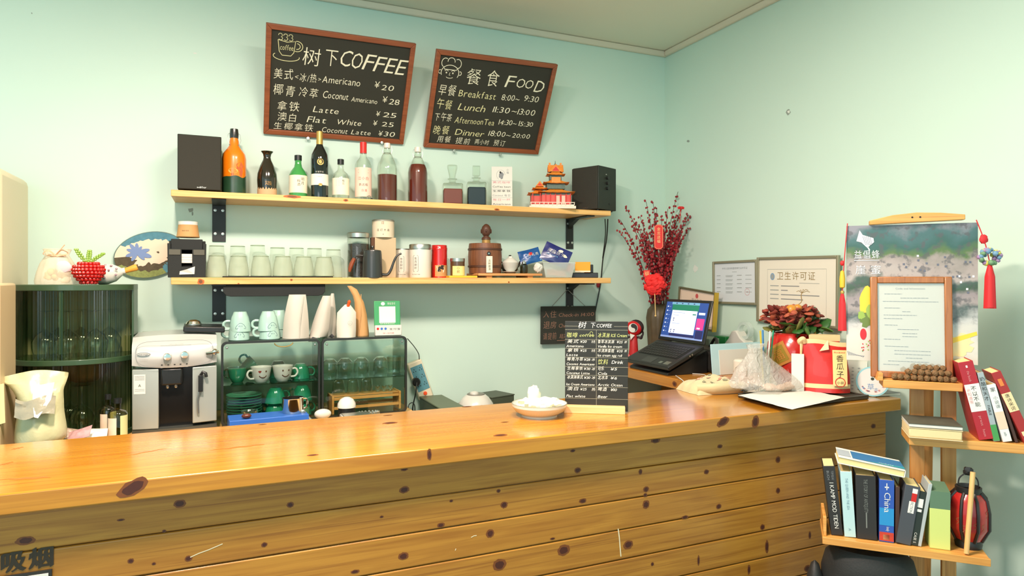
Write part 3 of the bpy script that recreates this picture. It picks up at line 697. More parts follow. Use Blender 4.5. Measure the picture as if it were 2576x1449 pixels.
# speaker cables
mb = MB()
def cable(pts, rad, Y=WALL_Y - .006): return [onY(a, b, Y) for a, b in pts]
def smooth(pts, n=6):
    P = [V(p) for p in pts]; P = [P[0]] + P + [P[-1]]; out = []
    for i in range(1, len(P) - 2):
        for j in range(n):
            t = j / n; a, b, c, d = P[i - 1], P[i], P[i + 1], P[i + 2]
            out.append(.5 * ((2 * b) + (c - a) * t + (2 * a - 5 * b + 4 * c - d) * t * t + (3 * b - 3 * c + d - a) * t ** 3))
    return out + [P[-2]]
pts = [onY(1529, 551, 3.16), onY(1526, 600, 3.2), onY(1517, 650, 3.24), onY(1513, 692, 3.29), onY(1511, 712, 3.292), onY(1505, 745, 3.292), onY(1496, 790, 3.292)]
c = mb.tube(smooth(pts), .0035, 8).tube(smooth([onY(1522, 551, 3.16), onY(1523, 590, 3.2), onY(1516, 650, 3.24)]), .0028, 8).build('speaker_cable', BLACKP)
MB().ball(onY(1505, 716, 3.286), (.012, .008, .018), 10).build('cable_tie', mat('dark red cloth', (140, 30, 40), .7), c)
tag(c, 'black speaker cables hanging from the right speaker past the lower shelf', 'cable')

# ================================================================ things on the lower shelf
YL = 3.16
KRAFT = mat('kraft paper', (196, 148, 92), .7, var=.06, vs=30); CARD = mat('kraft beige card', (196, 174, 138), .7, var=.05, vs=20)
# napkin dispenser
p = at(471, 3.11, LOW); k = mpp(473, 3.11)
r = thing('napkin_dispenser', 'black felt napkin box with a white napkin in its slot', 'napkin box', p, .02)
w, h = 84 * k, 84 * k; d = .11
mb = MB(); mb.prism([(-w / 2, 0), (w / 2, 0), (w / 2 + .003, h), (w / 2 - .010, h), (w / 2 - .012, .008), (-w / 2 + .012, .008), (-w / 2 + .010, h), (-w / 2 - .002, h)], -d / 2, d / 2)
mb.box((0, d / 2 - .004, h / 2 + .01), (w, .008, h + .012)); mb.box((-w * .32, -d / 2, h * .42), (w * .36, .008, h * .84)); mb.box((w * .32, -d / 2, h * .42), (w * .36, .008, h * .84)); mb.box((0, -d / 2, h * .16), (w * .3, .008, h * .32))
mb.build('box', mat('black felt', (42, 44, 42), .9, bump=.3, vs=300), r, bev=.002)
MB().box((0, -.004, h * .97), (w * .84, d * .9, .045)).build('inner_lid', mat('black card', (34, 36, 34), .8), r, bev=.003)
for sx in (-1, 1): MB().box((sx * w * .32, -d / 2 - .005, h * .74), (w * .30, .004, h * .16)).build('strap', mat('grey strap', (88, 86, 74), .7), r, bev=.001)
mb = MB().box((0, -d / 2 + .006, h * .56), (w * .30, .002, h * .27)); mb.poly([(-.028, -d / 2 - .006, .012), (.028, -d / 2 - .006, .014), (.03, -d / 2 - .007, .046), (.0, -d / 2 - .012, .034), (-.026, -d / 2 - .006, .026)])
for z in (.44, .52, .6): mb.box((0, -d / 2 + .0045, h * z), (w * .30, .0008, .0012), 1)
mb.build('napkins', [PAPER, mat('crease grey', (190, 184, 170), .8)], r, 0)
# paper cup upside down on it
p2 = at(473, 3.12, LOW + h + .028); zb = p2.z
r = thing('paper_cup', 'brown paper cup turned upside down on top of the black napkin box', 'cup', p2, face_cam(p2))
pr = PR(473, 3.12, zb, [(26, 606), (22, 565), (22.5, 558)])
ht = pr[2][1]
MB().lathe([(pr[0][0], 0), (pr[0][0] + .002, .003), (pr[0][0], .006), (pr[1][0], ht - .012), (0, ht - .012)], 28).build('sleeve', KRAFT, r)
MB().lathe([(pr[1][0] + .0006, ht - .014), (pr[1][0] + .0006, ht), (pr[1][0] - .003, ht), (pr[1][0] - .003, ht - .006), (0, ht - .006)], 28).build('base_rim', PAPER, r)
mb = MB(); mb.text('咖啡', cylf(pr[0][0] * .94, .018, -.25), .014, 0, mid=True); mb.text('时光', cylf(pr[0][0] * .96, .003, -.25), .014, 0, mid=True); mb.build('print', mat('brown ink', (96, 62, 36), .8), r, 0)

# upturned tumblers: back row, front row on a black tray
TGL = film('clear tumbler glass', (196, 214, 186), .22, .1); FGL = film('frosted tumbler glass', (196, 208, 180), .42, .2)
def tumbler(name, label, rt, rb, h, p, group, rzs=0, ridge=0):
    r = thing(name, label, 'glass', p, rzs, group)
    mb = MB(); t = .0022
    mb.lathe([(rb, 0), (rb * .985, h * .3), (rb * .90, h * .62), (rt * 1.02, h * .86), (rt, h - .003), (rt - .004, h), (0, h)], 40, flute=ridge, nf=20)
    mb.lathe([(rt - t, h - .012), (0, h - .012)], 30)
    mb.lathe([(rb - t, 0), (rb, 0)], 40); mb.build('bowl', FGL if ridge else TGL, r); MB().tube([(rt * .97 * math.cos(2 * PI * i / 32), rt * .97 * math.sin(2 * PI * i / 32), h - .0035) for i in range(32)], .0016, 6, closed=True).tube([(rb * math.cos(2 * PI * i / 32), rb * math.sin(2 * PI * i / 32), .0016) for i in range(32)], .0014, 6, closed=True).build('thick_edge', film('glass edge', (150, 172, 140), .55, .1), r)
    return r
grp = 'upturned tumblers on the lower shelf'
k = mpp(700, 3.21); YB = 3.225
ord_ = ['leftmost', 'second from the left', 'third from the left', 'fourth from the left', 'fifth from the left', 'sixth from the left', 'rightmost']
for i, (px, yt) in enumerate(((545, 617), (598, 618), (648, 616), (698, 622), (746, 623), (791, 624), (839, 627))):
    p = at(px, YB, LOW); k = mpp(px, YB); hh = (HY - yt) * k - (LOW - CAMZ)
    tumbler('tumbler', 'clear tall upturned tumbler, %s in the back row against the wall' % ord_[i], 17.3 * k, 21.4 * k, hh, p, grp)
tp = at(701, 3.125, LOW)
mb = MB().box((0, 0, .003), ((832 - 572) * mpp(701, 3.12), .10, .006)); mb.build('serving_tray', MATS['black card'], bev=.0025, loc=tp)
tag(bpy.data.objects['serving_tray'], 'thin black tray under the front row of upturned tumblers', 'tray')
ord6 = ['leftmost, off the tray', 'second from the left', 'third from the left', 'fourth from the left', 'second from the right', 'rightmost']
for i, (px, yt) in enumerate(((543, 642), (600, 643), (657, 643), (712, 644), (764, 645), (815, 646))):
    z = LOW + (.006 if i else 0); p = at(px, 3.115, z); k = mpp(px, 3.115); hh = (HY - yt) * k - (z - CAMZ)
    if i == 0: p = at(px + 2, 3.115, z)
    tumbler('tumbler', 'frosted ribbed upturned tumbler, %s in the front row' % ord6[i], 18.2 * k, 24.2 * k, hh, p, grp, ridge=.012)
# coffee jar
p = at(901, 3.19, LOW); Y = 3.19
r = thing('coffee_jar', 'tall glass jar of dark coffee beans with a metal lid behind the kettle', 'jar', p, face_cam(p))
pr = PR(901, Y, LOW, [(27, 700), (27, 604), (26, 598)])
MB().lathe([(0, 0), (pr[0][0], 0), (pr[1][0], pr[1][1]), (pr[2][0], pr[2][1]), (0, pr[2][1])], 32).build('body', GLASS, r)
zt = zl(901, Y, LOW, 614); MB().lathe([(0, .005), (pr[0][0] - .003, .005), (pr[0][0] - .003, zt), (0, zt + .004)], 32).build('coffee_beans', mat('coffee beans', (44, 34, 28), .4, var=.6, vs=220, bump=.8), r)
z0, z1 = pr[2][1], zl(901, Y, LOW, 586); MB().lathe([(0, z0), (pr[0][0] * 1.02, z0), (pr[0][0] * 1.02, z1 - .003), (pr[0][0] * .97, z1), (0, z1)], 32).build('lid', STEEL, r)
# kettle
p = at(937, 3.085, LOW); Y = 3.085
r = thing('gooseneck_kettle', 'black gooseneck coffee kettle with a wooden handle', 'kettle', p, face_cam(p))
pr = PR(937, Y, LOW, [(25, 699), (24.5, 670), (23, 640), (22, 632)]); m_kt = mat('black enamel', (44, 46, 44), .35, coat=.3); k = mpp(937, Y)
MB().lathe([(0, 0), (pr[0][0], 0)] + pr[1:] + [(0, pr[3][1])], 36).build('body', m_kt, r)
zt = pr[3][1]
MB().lathe([(pr[3][0] * .98, zt), (pr[3][0] * .95, zt + .004), (pr[3][0] * .4, zt + .008), (0, zt + .008)], 28).build('lid', m_kt, r)
MB().lathe([(.004, zt + .008), (.004, zt + .013), (.008, zt + .018), (.006, zt + .025), (0, zt + .026)], 14).build('lid_knob', m_kt, r)
q = lambda x, y: V(((x - 937) * k, 0, (HY - y) * k - (LOW - CAMZ)))
MB().tube(smooth([q(958, 690), q(973, 691), q(982, 680), q(990, 658), q(998, 643), q(1009, 637)]), [.0075 - .0001 * i for i in range(31)], 10).build('spout', m_kt, r)
MB().tube(smooth([q(916, 644), q(905, 643), q(897, 645), q(893, 652)]), .0045, 8).build('handle_arm', m_kt, r)
MB().tube([q(893, 650), q(886, 664), q(882, 676), q(881, 684)], [.008, .0105, .009, .005], 10).build('handle_grip', wood('red wood grip', (130, 62, 34), (156, 80, 46), 'z', .4), r)
# kraft box with a cream canister on top
p = at(967, 3.20, LOW); Y = 3.20; k = mpp(967, Y); r = thing('gift_box', 'tall beige cardboard box behind the kettle, under the cream canister', 'box', p, face_cam(p) + .12)
h = zl(967, Y, LOW, 599); w = 52 * k
MB().box((0, 0, h / 2), (w, .09, h)).build('carton', CARD, r, bev=.002); MB().box((-w / 2 - .0085, -.01, h / 2 + .004), (.016, .06, h * .96)).build('side_flap', mat('brown card edge', (96, 62, 40), .8), r)
p = at(964, 3.19, LOW + h + .0006); zb = p.z; pr = PR(964, 3.19, zb, [(27.5, 599), (27.5, 555)])
r = thing('canister', 'cream paper canister with dark characters, topping the beige box', 'canister', p, face_cam(p))
R_ = pr[0][0]; hh = pr[1][1]
MB().lathe([(0, 0), (R_, 0), (R_, hh - .004), (R_ - .003, hh), (0, hh)], 32).build('tube', mat('cream paper', (226, 212, 184), .7), r)
MB().lathe([(R_ + .0008, hh - .006), (R_ + .0012, hh), (R_ - .002, hh + .002), (0, hh + .002)], 32).build('lid', mat('tin grey', (170, 166, 150), .4, .4), r)
mb = MB(); f = cylf(R_ + .0008); mb.text('日', f, .015, 1, y=hh * .76, x=-.002, mid=True); mb.text('古 灯 大 曲', f, .013, 0, y=hh * .36, w=.062, mid=True); mb.text('茶', f, .006, 0, y=hh * .14, mid=True)
mb.build('print', [INK, mat('brown seal', (130, 70, 40), .7)], r, 0)
# two white tins
m_tin = mat('white tin', (228, 222, 208), .4)
def tin(px, Y, hw, yt, lb_, a, big):
    p = at(px, Y, LOW); k = mpp(px, Y); pr = PR(px, Y, LOW, [(hw, 700), (hw, yt)]); r = thing('tea_tin', lb_, 'tin', p, face_cam(p), 'white tea tins'); R_, h = pr[0][0], pr[1][1]
    MB().lathe([(0, 0), (R_ * .97, 0), (R_, .003), (R_, h), (0, h)], 32).build('can', m_tin, r)
    if big: MB().lathe([(R_ * .98, h), (R_ * .98, h + .005), (R_ * 1.02, h + .006), (R_ * 1.02, h + .024), (R_ * .98, h + .027), (0, h + .027)], 32).build('lid', STEEL, r)
    else: MB().lathe([(R_ * 1.01, h - .004), (R_ * 1.01, h + .001), (R_ * .9, h + .002), (0, h)], 32).build('lid', STEEL, r)
    mb = MB(); f = cylf(R_ + .0006, 0, a); H = .115; z0 = .03
    L = [(-.011, z0), (.011, z0), (.013, z0 + .004), (.013, z0 + H * .62), (.011, z0 + H * .66), (-.011, z0 + H * .66), (-.013, z0 + H * .62), (-.013, z0 + .004), (-.011, z0)]
    mb.ribbon(L, .0012, f); mb.text('东方树叶', f, .014, 0, y=z0 + H * .49, vert=True); mb.text('TEA SINCE 1998', f, .005, 0, y=.014, mid=True, w=.042); mb.build('print', INK, r, 0)
tin(1013, 3.235, 22, 627, 'white tea tin partly hidden behind its metal-lidded twin', -.15, False); tin(1057, 3.13, 27, 629, 'white tea tin with a metal lid standing by the red tin', -.42, True)
# red tin
p = at(1105, 3.17, LOW); Y = 3.17; r = thing('red_tin', 'glossy red tea tin with a black and white emblem', 'tin', p, face_cam(p)); pr = PR(1105, Y, LOW, [(20, 700), (20, 630), (19, 622), (20, 617)]); R_, h = pr[0][0], pr[1][1]
m_rt = mat('red lacquer', (198, 26, 24), .2, coat=.5)
MB().lathe([(0, 0), (R_, 0), (R_, h), (R_ * .95, h + .002), (0, h + .002)], 32).build('can', m_rt, r); MB().lathe([(R_ * 1.02, h), (R_ * 1.02, h + .012), (R_ * .97, h + .015), (R_ * .97, pr[3][1] - .002), (R_ * .93, pr[3][1]), (0, pr[3][1])], 32).build('lid', m_rt, r)
mb = MB(); f = cylf(R_ + .0005); patch(mb, R_ + .0004, .006, .062, -.55, 1.5, 2, 14); mb.disc(.008, .045, .022, .022, f, 1, 18, amp=.12)
f2 = cylf(R_ + .001)
for t in range(7): mb.disc(.008 + .011 * math.cos(t), .045 + .010 * math.sin(t * 1.3), .006, .008, f2, 0, 9, amp=.35, rot=t)
mb.build('emblem', [INK, m_lab, mat('tan print', (206, 150, 92), .5)], r, 0)
# little yellow-labelled jar on yellow pad
p = at(1161, 3.10, LOW); k = mpp(1155, 3.11); mb = MB(); mb.box((0, 0, .005), (72 * k, .08, .010)); mb.build('note_pad', mat('yellow pad', (240, 190, 50), .6), loc=p, bev=.002, rz=-.1)
tag(bpy.data.objects['note_pad'], 'flat yellow pad under the little labelled jar', 'pad')
p = at(1151, 3.11, LOW + .0105); zb = p.z; pr = PR(1151, 3.11, zb, [(18, 688), (18, 658), (17, 650)]); R_ = pr[0][0]
r = thing('small_jar', 'small jar with a pale yellow label standing on the yellow pad', 'jar', p, face_cam(p))
MB().lathe([(0, 0), (R_ * .98, 0), (R_, .002), (R_, pr[1][1]), (0, pr[1][1])], 24).build('body', mat('amber jar', (90, 62, 34), .2, coat=.4), r)
MB().lathe([(R_ * 1.03, pr[1][1]), (R_ * 1.03, pr[2][1]), (0, pr[2][1])], 24).build('lid', STEEL, r)
mb = MB(); patch(mb, R_ + .0006, .001, .047, -.75, 1.35); mb.text('小郎', cylf(R_ + .0012, .030, .1), .016, 1, vert=True); mb.build('label', [mat('pale yellow label', (246, 222, 140), .7), INK], r, 0)
# wooden tray with barrel
p = at(1269, 3.14, LOW); k = mpp(1269, 3.14); tl = 172 * k
r = thing('wooden_tray', 'pale wooden tray carrying the barrel and the porcelain tea bowl', 'tray', p, 0)
mb = MB().box((0, 0, .017), (tl, .17, .010)); mb.box((0, -.082, .016), (tl, .008, .012)); mb.box((0, .082, .016), (tl, .008, .012)); mb.box((-tl * .32, 0, .006), (.03, .15, .012)); mb.box((tl * .32, 0, .006), (.03, .15, .012))
mb.build('board', wood('tray wood', (206, 140, 80), (228, 166, 104), 'x', .45), r, bev=.002)
ZT = LOW + .0226
p = at(1220, 3.15, ZT); Y = 3.15; r = thing('wooden_barrel', 'brown wooden tea barrel with hoops and a paper tag', 'barrel', p, face_cam(p))
pr = PR(1220, Y, ZT, [(40, 684), (42, 660), (42.5, 645), (41, 620), (40, 613)]); m_bar = wood('barrel stave', (104, 60, 34), (136, 84, 50), 'z', .5, .1)
MB().lathe([(0, 0), (pr[0][0], 0)] + pr[1:] + [(pr[4][0] - .008, pr[4][1]), (pr[4][0] - .008, pr[4][1] - .008), (0, pr[4][1] - .008)], 40).build('staves', m_bar, r)
zt = pr[4][1]
for z in (.03, zt - .035): MB().lathe([(pr[1][0] + .001, z), (pr[1][0] + .0025, z + .001), (pr[1][0] + .0025, z + .009), (pr[1][0] + .001, z + .010)], 40).build('hoop', mat('dark hoop', (80, 46, 28), .5), r)
f = cylf(pr[2][0] + .003, 0, .22); mb = MB(); mb.disc(0, .098, .0095, .0095, f, 0, 16); mb.disc(0, .098, .004, .004, cylf(pr[2][0] + .0036, 0, .22), 1, 12); mb.build('ring_plate', [BLACKP, STEEL], r, 0)
mb = MB(); mb.poly([(-.016, .003), (.016, .003), (.016, .085), (-.016, .085)], 0, cylf(pr[2][0] + .0036, 0, .25)); mb.text('古树普洱', cylf(pr[2][0] + .0045, 0, .25), .013, 1, y=.058, vert=True); mb.build('paper_tag', [m_lab, INK], r, 0)
# brown figurine head resting on the barrel
p = at(1223, 3.15, ZT + zt - .0075); zb = p.z; k = mpp(1223, 3.15); r = thing('figurine', 'brown carved bust on a small gold base, standing on the barrel', 'figurine', p, face_cam(p))
m_br = mat('dark brown clay', (86, 54, 38), .5, var=.2, vs=90); q = lambda y: (HY - y) * k - (zb - CAMZ)
MB().lathe([(0, 0), (.030, 0), (.032, .004), (.030, .010), (.022, .012), (.020, q(600)), (.021, q(598)), (0, q(598))], 20).build('base', mat('old gold', (178, 138, 78), .5, .4), r)
mb = MB(); mb.lathe([(.0, q(603)), (.024, q(603)), (.022, q(598)), (.012, q(594)), (.011, q(590))], 18); mb.ball((0, 0, q(580)), (.0245, .0235, .033), 18, amp=.08, fr=4); mb.ball((0, .002, q(568)), (.011, .011, .010), 12)
mb.ball((0, -.023, q(581)), (.005, .006, .009), 8)
for sx in (-1, 1): mb.ball((sx * .0245, 0, q(582)), (.004, .006, .012), 8)
mb.build('bust', m_br, r, 60)
# gaiwan
def gaiwan(): 
    p = at(1284, 3.10, ZT); Y = 3.10; r = thing('tea_bowl', 'white patterned porcelain lidded tea bowl on its saucer', 'tea bowl', p, face_cam(p)); k = mpp(1284, Y)
    MB().lathe([(0, .003), (.014, .001), (.016, 0), (.03, .005), (.0475, .0085), (.0475, .0095), (.03, .007), (0, .006)], 32).build('saucer', WHITE, r)
    z = .007
    MB().lathe([(0, z), (.019, z), (.021, z + .004), (.033, z + .018), (.042, z + .044), (.044, z + .048), (.041, z + .046), (.0, z + .02)], 32).build('bowl', WHITE, r)
    MB().lathe([(.042, z + .0475), (.036, z + .056), (.018, z + .070), (.012, z + .073), (.011, z + .080), (.008, z + .080), (0, z + .078)], 32).build('lid', WHITE, r)
    mb = MB()
    for a in range(-6, 7):
        f = lambda x, y, a=a: V(((.0345 + .25 * (y - .026)) * math.sin(a * .22 + x * 20), -(.0345 + .25 * (y - .026)) * math.cos(a * .22 + x * 20), z + y))
        mb.ribbon([(-.006, .022), (0, .040), (.006, .022)], .001, f); mb.ribbon([(-.006, .040), (.006, .040)], .0012, f)
    mb.build('pattern', mat('grey glaze', (120, 124, 116), .4), r, 0)
gaiwan()
p = at(1283, 3.205, ZT); k = mpp(1283, 3.2); r = thing('teapot', 'dark teapot half hidden behind the white lidded tea bowl', 'teapot', p, .2)
m_dk = mat('dark glaze', (52, 46, 38), .2, coat=.5)
MB().lathe([(0, 0), (.028, 0), (.042, .02), (.045, .045), (.036, .066), (.02, .073), (0, .073)], 28).build('pot', m_dk, r)
MB().lathe([(.022, .0725), (.018, .080), (.006, .084), (.005, .090), (.008, .096), (0, .099)], 20).build('lid', m_dk, r)
MB().tube(smooth([(-.04, 0, .05), (-.06, 0, .062), (-.066, 0, .042), (-.044, 0, .022)]), .004, 8).build('handle', m_dk, r)
MB().tube(smooth([(.04, 0, .03), (.056, 0, .045), (.066, 0, .064)]), [.008] * 7 + [.006] * 6, 8).build('spout', m_dk, r)
p = at(1318, 3.11, ZT); r = thing('spice_jar', 'tiny glass jar with a silver cap at the right end of the tray', 'jar', p, 0)
MB().lathe([(0, 0), (.019, 0), (.020, .004), (.020, .042), (.012, .050), (0, .050)], 20).build('body', glass('smoky glass', (170, 170, 150), .8), r); MB().lathe([(0, .05), (.012, .05), (.012, .058), (.006, .060), (.006, .067), (0, .068)], 16).build('cap', STEEL, r)
MB().lathe([(0, .003), (.017, .003), (.017, .036), (0, .036)], 16).build('contents', mat('dry tea', (110, 100, 74), .8, var=.4, vs=160), r)
# clear bin of snacks
p = at(1399, 3.115, LOW); k = mpp(1399, 3.11); r = thing('plastic_bin', 'clear plastic bin of snack bags on the lower shelf', 'bin', p, face_cam(p) + .3)
w = 84 * k; h = (HY - 662) * k - (LOW - CAMZ); d = .11
mb = MB(); a, b = w / 2, d / 2; t, u = w / 2 * .8, d / 2 * .86
mb.add([(-t, -u, .002), (t, -u, .002), (t, u, .002), (-t, u, .002), (-a, -b, h), (a, -b, h), (a, b, h), (-a, b, h)], [(3, 2, 1, 0), (0, 1, 5, 4), (1, 2, 6, 5), (2, 3, 7, 6), (3, 0, 4, 7)])
mb.build('tub', film('milky plastic', (216, 224, 216), .38), r, 0, solid=.0015)
mb = MB().tube([(-a, -b, h), (a, -b, h), (a, b, h), (-a, b, h)], .0025, 6, closed=True); mb.build('rim', film('milky rim', (225, 230, 225), .6), r)
def packet(name, c, w, h, tilt, lean, mats_, label, rz, cat='packet', th=.022, texts=()):
    """a sealed pillow bag: puffed middle, crimped ends"""
    r = thing(name, label, cat, c, rz); M = Ry(tilt) @ Rx(lean); n = 12
    def sf(sg):
        def f(u, v):
            x, z = (u - .5) * w, (v - .5) * h; e = (1 - abs(2 * u - 1) ** 3) * max(0, 1 - abs(2 * v - 1) ** 2.5)
            return M @ V((x * (1 - .06 * e), sg * (th / 2 * e + .0004) + .0025 * noise.noise(V((u * 5, v * 5, sg))) * e * 3, z * (1 - .04 * (1 - abs(2 * u - 1)))))
        return f
    f1 = sf(-1); mb = MB(); mb.grid(n, n, f1, 0); mb.grid(n, n, lambda u, v: sf(1)(1 - u, v), 0); mb.build('wrapper', mats_[0], r, 50)
    if texts:
        mb = MB(); g = lambda x, z: f1(x / w + .5, z / h + .5) + M.to_3x3() @ V((0, -.0012, 0))
        for (t, tx, tz, hh, mi) in texts:
            if t == '*': mb.disc(tx * w, tz * h, hh, hh * .8, g, mi, 12, amp=.2)
            elif t == '=': mb.poly([(-.48 * w, tz * h), (.48 * w, tz * h), (.48 * w, tz * h + hh), (-.48 * w, tz * h + hh)], mi, g)
            else: mb.text(t, g, hh, mi, tx * w, tz * h, .1)
        mb.build('print', mats_[1:], r, 0)
    return r
m_blu = mat('blue foil', (24, 84, 148), .3, coat=.3); m_nav = mat('navy foil', (36, 46, 112), .3, coat=.3, var=.2, vs=30); m_lb = mat('sky blue', (120, 180, 220), .4)
pp = at(1333, 3.17, LOW); pp.z = onY(1333, 647, 3.17).z + .004
packet('snack_bag', pp, .115, .082, -.25, -.35, [m_blu, m_lb, PAPER, RED], 'blue snack bag leaning at the left of the clear bin', -.3, 'snack', texts=(('奥利奥', -.12, -.05, .02, 1), ('*', .05, .12, .012, 2), ('=', 0, -.40, .004, 0)))
pp = at(1399, 3.12, LOW); pp.z = onY(1399, 646, 3.12).z + .008
packet('snack_bag', pp, .150, .105, .42, -.3, [m_nav, PAPER, m_lb, m_lab], 'navy blue snack bag standing in the clear bin', -.45, 'snack', texts=(('海盐饼干', -.38, .02, .024, 0), ('SALT COOKIE', -.36, -.14, .011, 1), ('*', .1, .28, .013, 0), ('*', .32, .1, .011, 2)))
pp = at(1400, 3.10, LOW + .026)
packet('snack_bag', pp, .10, .05, .1, -.9, [mat('pink wrapper', (214, 150, 128), .4, var=.3, vs=40)], 'pinkish wrapped snacks at the bottom of the clear bin', -.3, 'snack')
pp = at(1428, 3.13, LOW); pp.z += .056
packet('snack_bag', pp, .06, .05, .3, -.2, [RED], 'small red wrapper tucked behind the navy snack bag', -.4, 'snack')
p = at(1354, 3.075, LOW); k = mpp(1354, 3.075); r = thing('cup_roll', 'crumpled white paper ball by the corner of the clear bin', 'paper', V((p.x, p.y, LOW + .0395)), 0)
MB().ball((0, 0, .012), (.024, .02, .024), 14, amp=.35, fr=2.5).build('crumple', PAPER, r, 0)
# plain orange carton on a black stand, toy blocks
p = at(1467, 3.16, LOW); k = mpp(1467, 3.16); r = thing('display_stand', 'small black stand right of the clear bin holding an orange carton', 'stand', p, face_cam(p))
MB().box((0, 0, .014), (74 * k, .07, .028)).build('base', BLACKP, r, bev=.003); MB().box((.030, .02, .05), (.05, .03, .045)).build('post', BLACKP, r, bev=.003)
p = at(1466, 3.135, LOW + .0286); r = thing('carton', 'plain orange carton standing on the small black stand', 'box', p, face_cam(p)); MB().box((0, -.008, .029), (38 * k, .03, .056)).build('body', mat('orange card', (248, 166, 22), .5), r, bev=.002)
MB().box((0, -.0238, .006), (38 * k, .001, .008)).build('band', m_lab, r)

# under the lower shelf: a dark tray fixed to its underside
p = at(691, 3.12, LOW - .0292); k = mpp(691, 3.07); w = 242 * k
r = thing('hanging_tray', 'flat black tray fixed under the lower shelf above the coffee bags', 'tray', p, 0)
mb = MB(); hh = .052
mb.prism([(-w / 2, 0), (-w / 2, -hh * .65), (-w / 2 + .012, -hh * .92), (-w / 2 + .03, -hh), (w / 2 - .03, -hh), (w / 2 - .012, -hh * .92), (w / 2, -hh * .65), (w / 2, 0)], -.055, -.045); mb.box((0, .0, -.004), (w * .98, .1, .006)); mb.build('panel', MATS['black card'], r, bev=.002)

# round painted fan on the wall
YF = WALL_Y - .012; pc = onY(378, 641, YF); k = mpp(378, YF)
fan = thing('painted_fan', 'round painted silk fan hanging on the wall left of the napkin box', 'fan', pc, 0)
el = MB(); F2 = lambda e: (lambda x, z: V((x * 1.0, -e, z)))
A, B_, ROT = 82 * k, 57 * k, .28
def ell(t, s_=1): x, z = A * s_ * math.cos(t), B_ * s_ * math.sin(t); return (x * math.cos(ROT) - z * math.sin(ROT), x * math.sin(ROT) + z * math.cos(ROT))
pts = [ell(2 * PI * i / 48) for i in range(48)]
el.prism(pts, -.003, .003, 0); el.build('rim', mat('fan rim', (96, 120, 110), .6), fan)
mb = MB(); mb.poly([ell(2 * PI * i / 48, .97) for i in range(48)], 0, F2(.0036))
def band(t0, t1, wfun, mi, e, amp=.15, n=26):
    o = []; i_ = []
    for i in range(n):
        t = t0 + (t1 - t0) * i / (n - 1); q = 1 - wfun(i / (n - 1)) * (1 + amp * noise.noise(V((i * .9, e * 1000, 1)))); o.append(ell(t, .97)); i_.append(ell(t, .97 * q))
    for a in range(n - 1): mb.poly([o[a], o[a + 1], i_[a + 1], i_[a]], mi, F2(e))
band(.25, 2.35, lambda t: .16 + .16 * math.sin(PI * t), 1, .0040, .5); band(2.9, 5.9, lambda t: .40 + .16 * math.sin(PI * t) + .08 * math.sin(t * 14), 2, .0042, .35); band(3.3, 5.4, lambda t: .16 + .12 * math.sin(PI * t), 3, .0045, .4); band(5.0, 6.1, lambda t: .25 + .1 * math.sin(PI * t * 2), 1, .0047, .4)
for i_, (a, l) in enumerate(((2.2, .055), (1.6, .05), (2.8, .05), (1.0, .04), (3.5, .055), (.3, .06), (-.3, .07), (4.2, .05), (-.8, .05))):
    c = (-.050 + .42 * l * math.cos(a), .008 + .42 * l * math.sin(a)); mb.disc(c[0], c[1], l * .42, l * .15, F2(.0049 + .0002 * i_), 4, 12, rot=a)
mb.disc(.03, .012, .005, .004, F2(.005), 2, 9, amp=.3); mb.ribbon([(.02, -.05), (.07, -.022)], .002, F2(.005), 2)
mb.build('painting', [mat('silk cream', (238, 216, 190), .8), mat('sea blue', (84, 136, 152), .8, var=.35, vs=60), mat('ink mountain', (88, 78, 58), .85, var=.4, vs=120), mat('moss green', (140, 150, 88), .85, var=.4, vs=150), mat('flower blue', (124, 146, 190), .8)], fan, 0)
MB().tube([(A * .72, -.004, -.02), (A * 1.28, -.004, -.055)], .005, 8).build('handle', m_bar, fan)

# ================================================================ back workbench
# fridge and cream cabinet at the far left
p = onY(72, 700, 3.20); xr = p.x; zt = onY(70, 452, 3.2).z
fr = thing('fridge', 'tall cream fridge side at the left edge, above the beige cabinet', 'fridge', (xr - .3, 2.95, 0))
MB().box((xr - .3, 3.02, zt / 2 + .01), (.6, .40, zt - .02)).build('body', mat('cream enamel', (222, 212, 178), .45), fr, bev=.03, seg=3, loc=off(fr))
MB().box((xr - .3, 2.809, .45), (.58, .018, .8)).box((xr - .3, 2.809, 1.35), (.58, .018, .9)).build('front_doors', mat('cream enamel', (222, 212, 178), .45), fr, bev=.008, loc=off(fr))
p = onY(41, 712, 2.79); r = thing('storage_bin', 'beige cabinet standing behind the counter in front of the fridge', 'cabinet', (p.x - .16, 2.695, 0))
MB().box((0, 0, p.z / 2), (.32, .19, p.z)).build('body', mat('beige plastic', (206, 184, 142), .5), r, bev=.008); MB().box((0, -.0975, .70), (.27, .004, 1.2)).build('front_panel', mat('beige plastic', (206, 184, 142), .5), r, bev=.003)

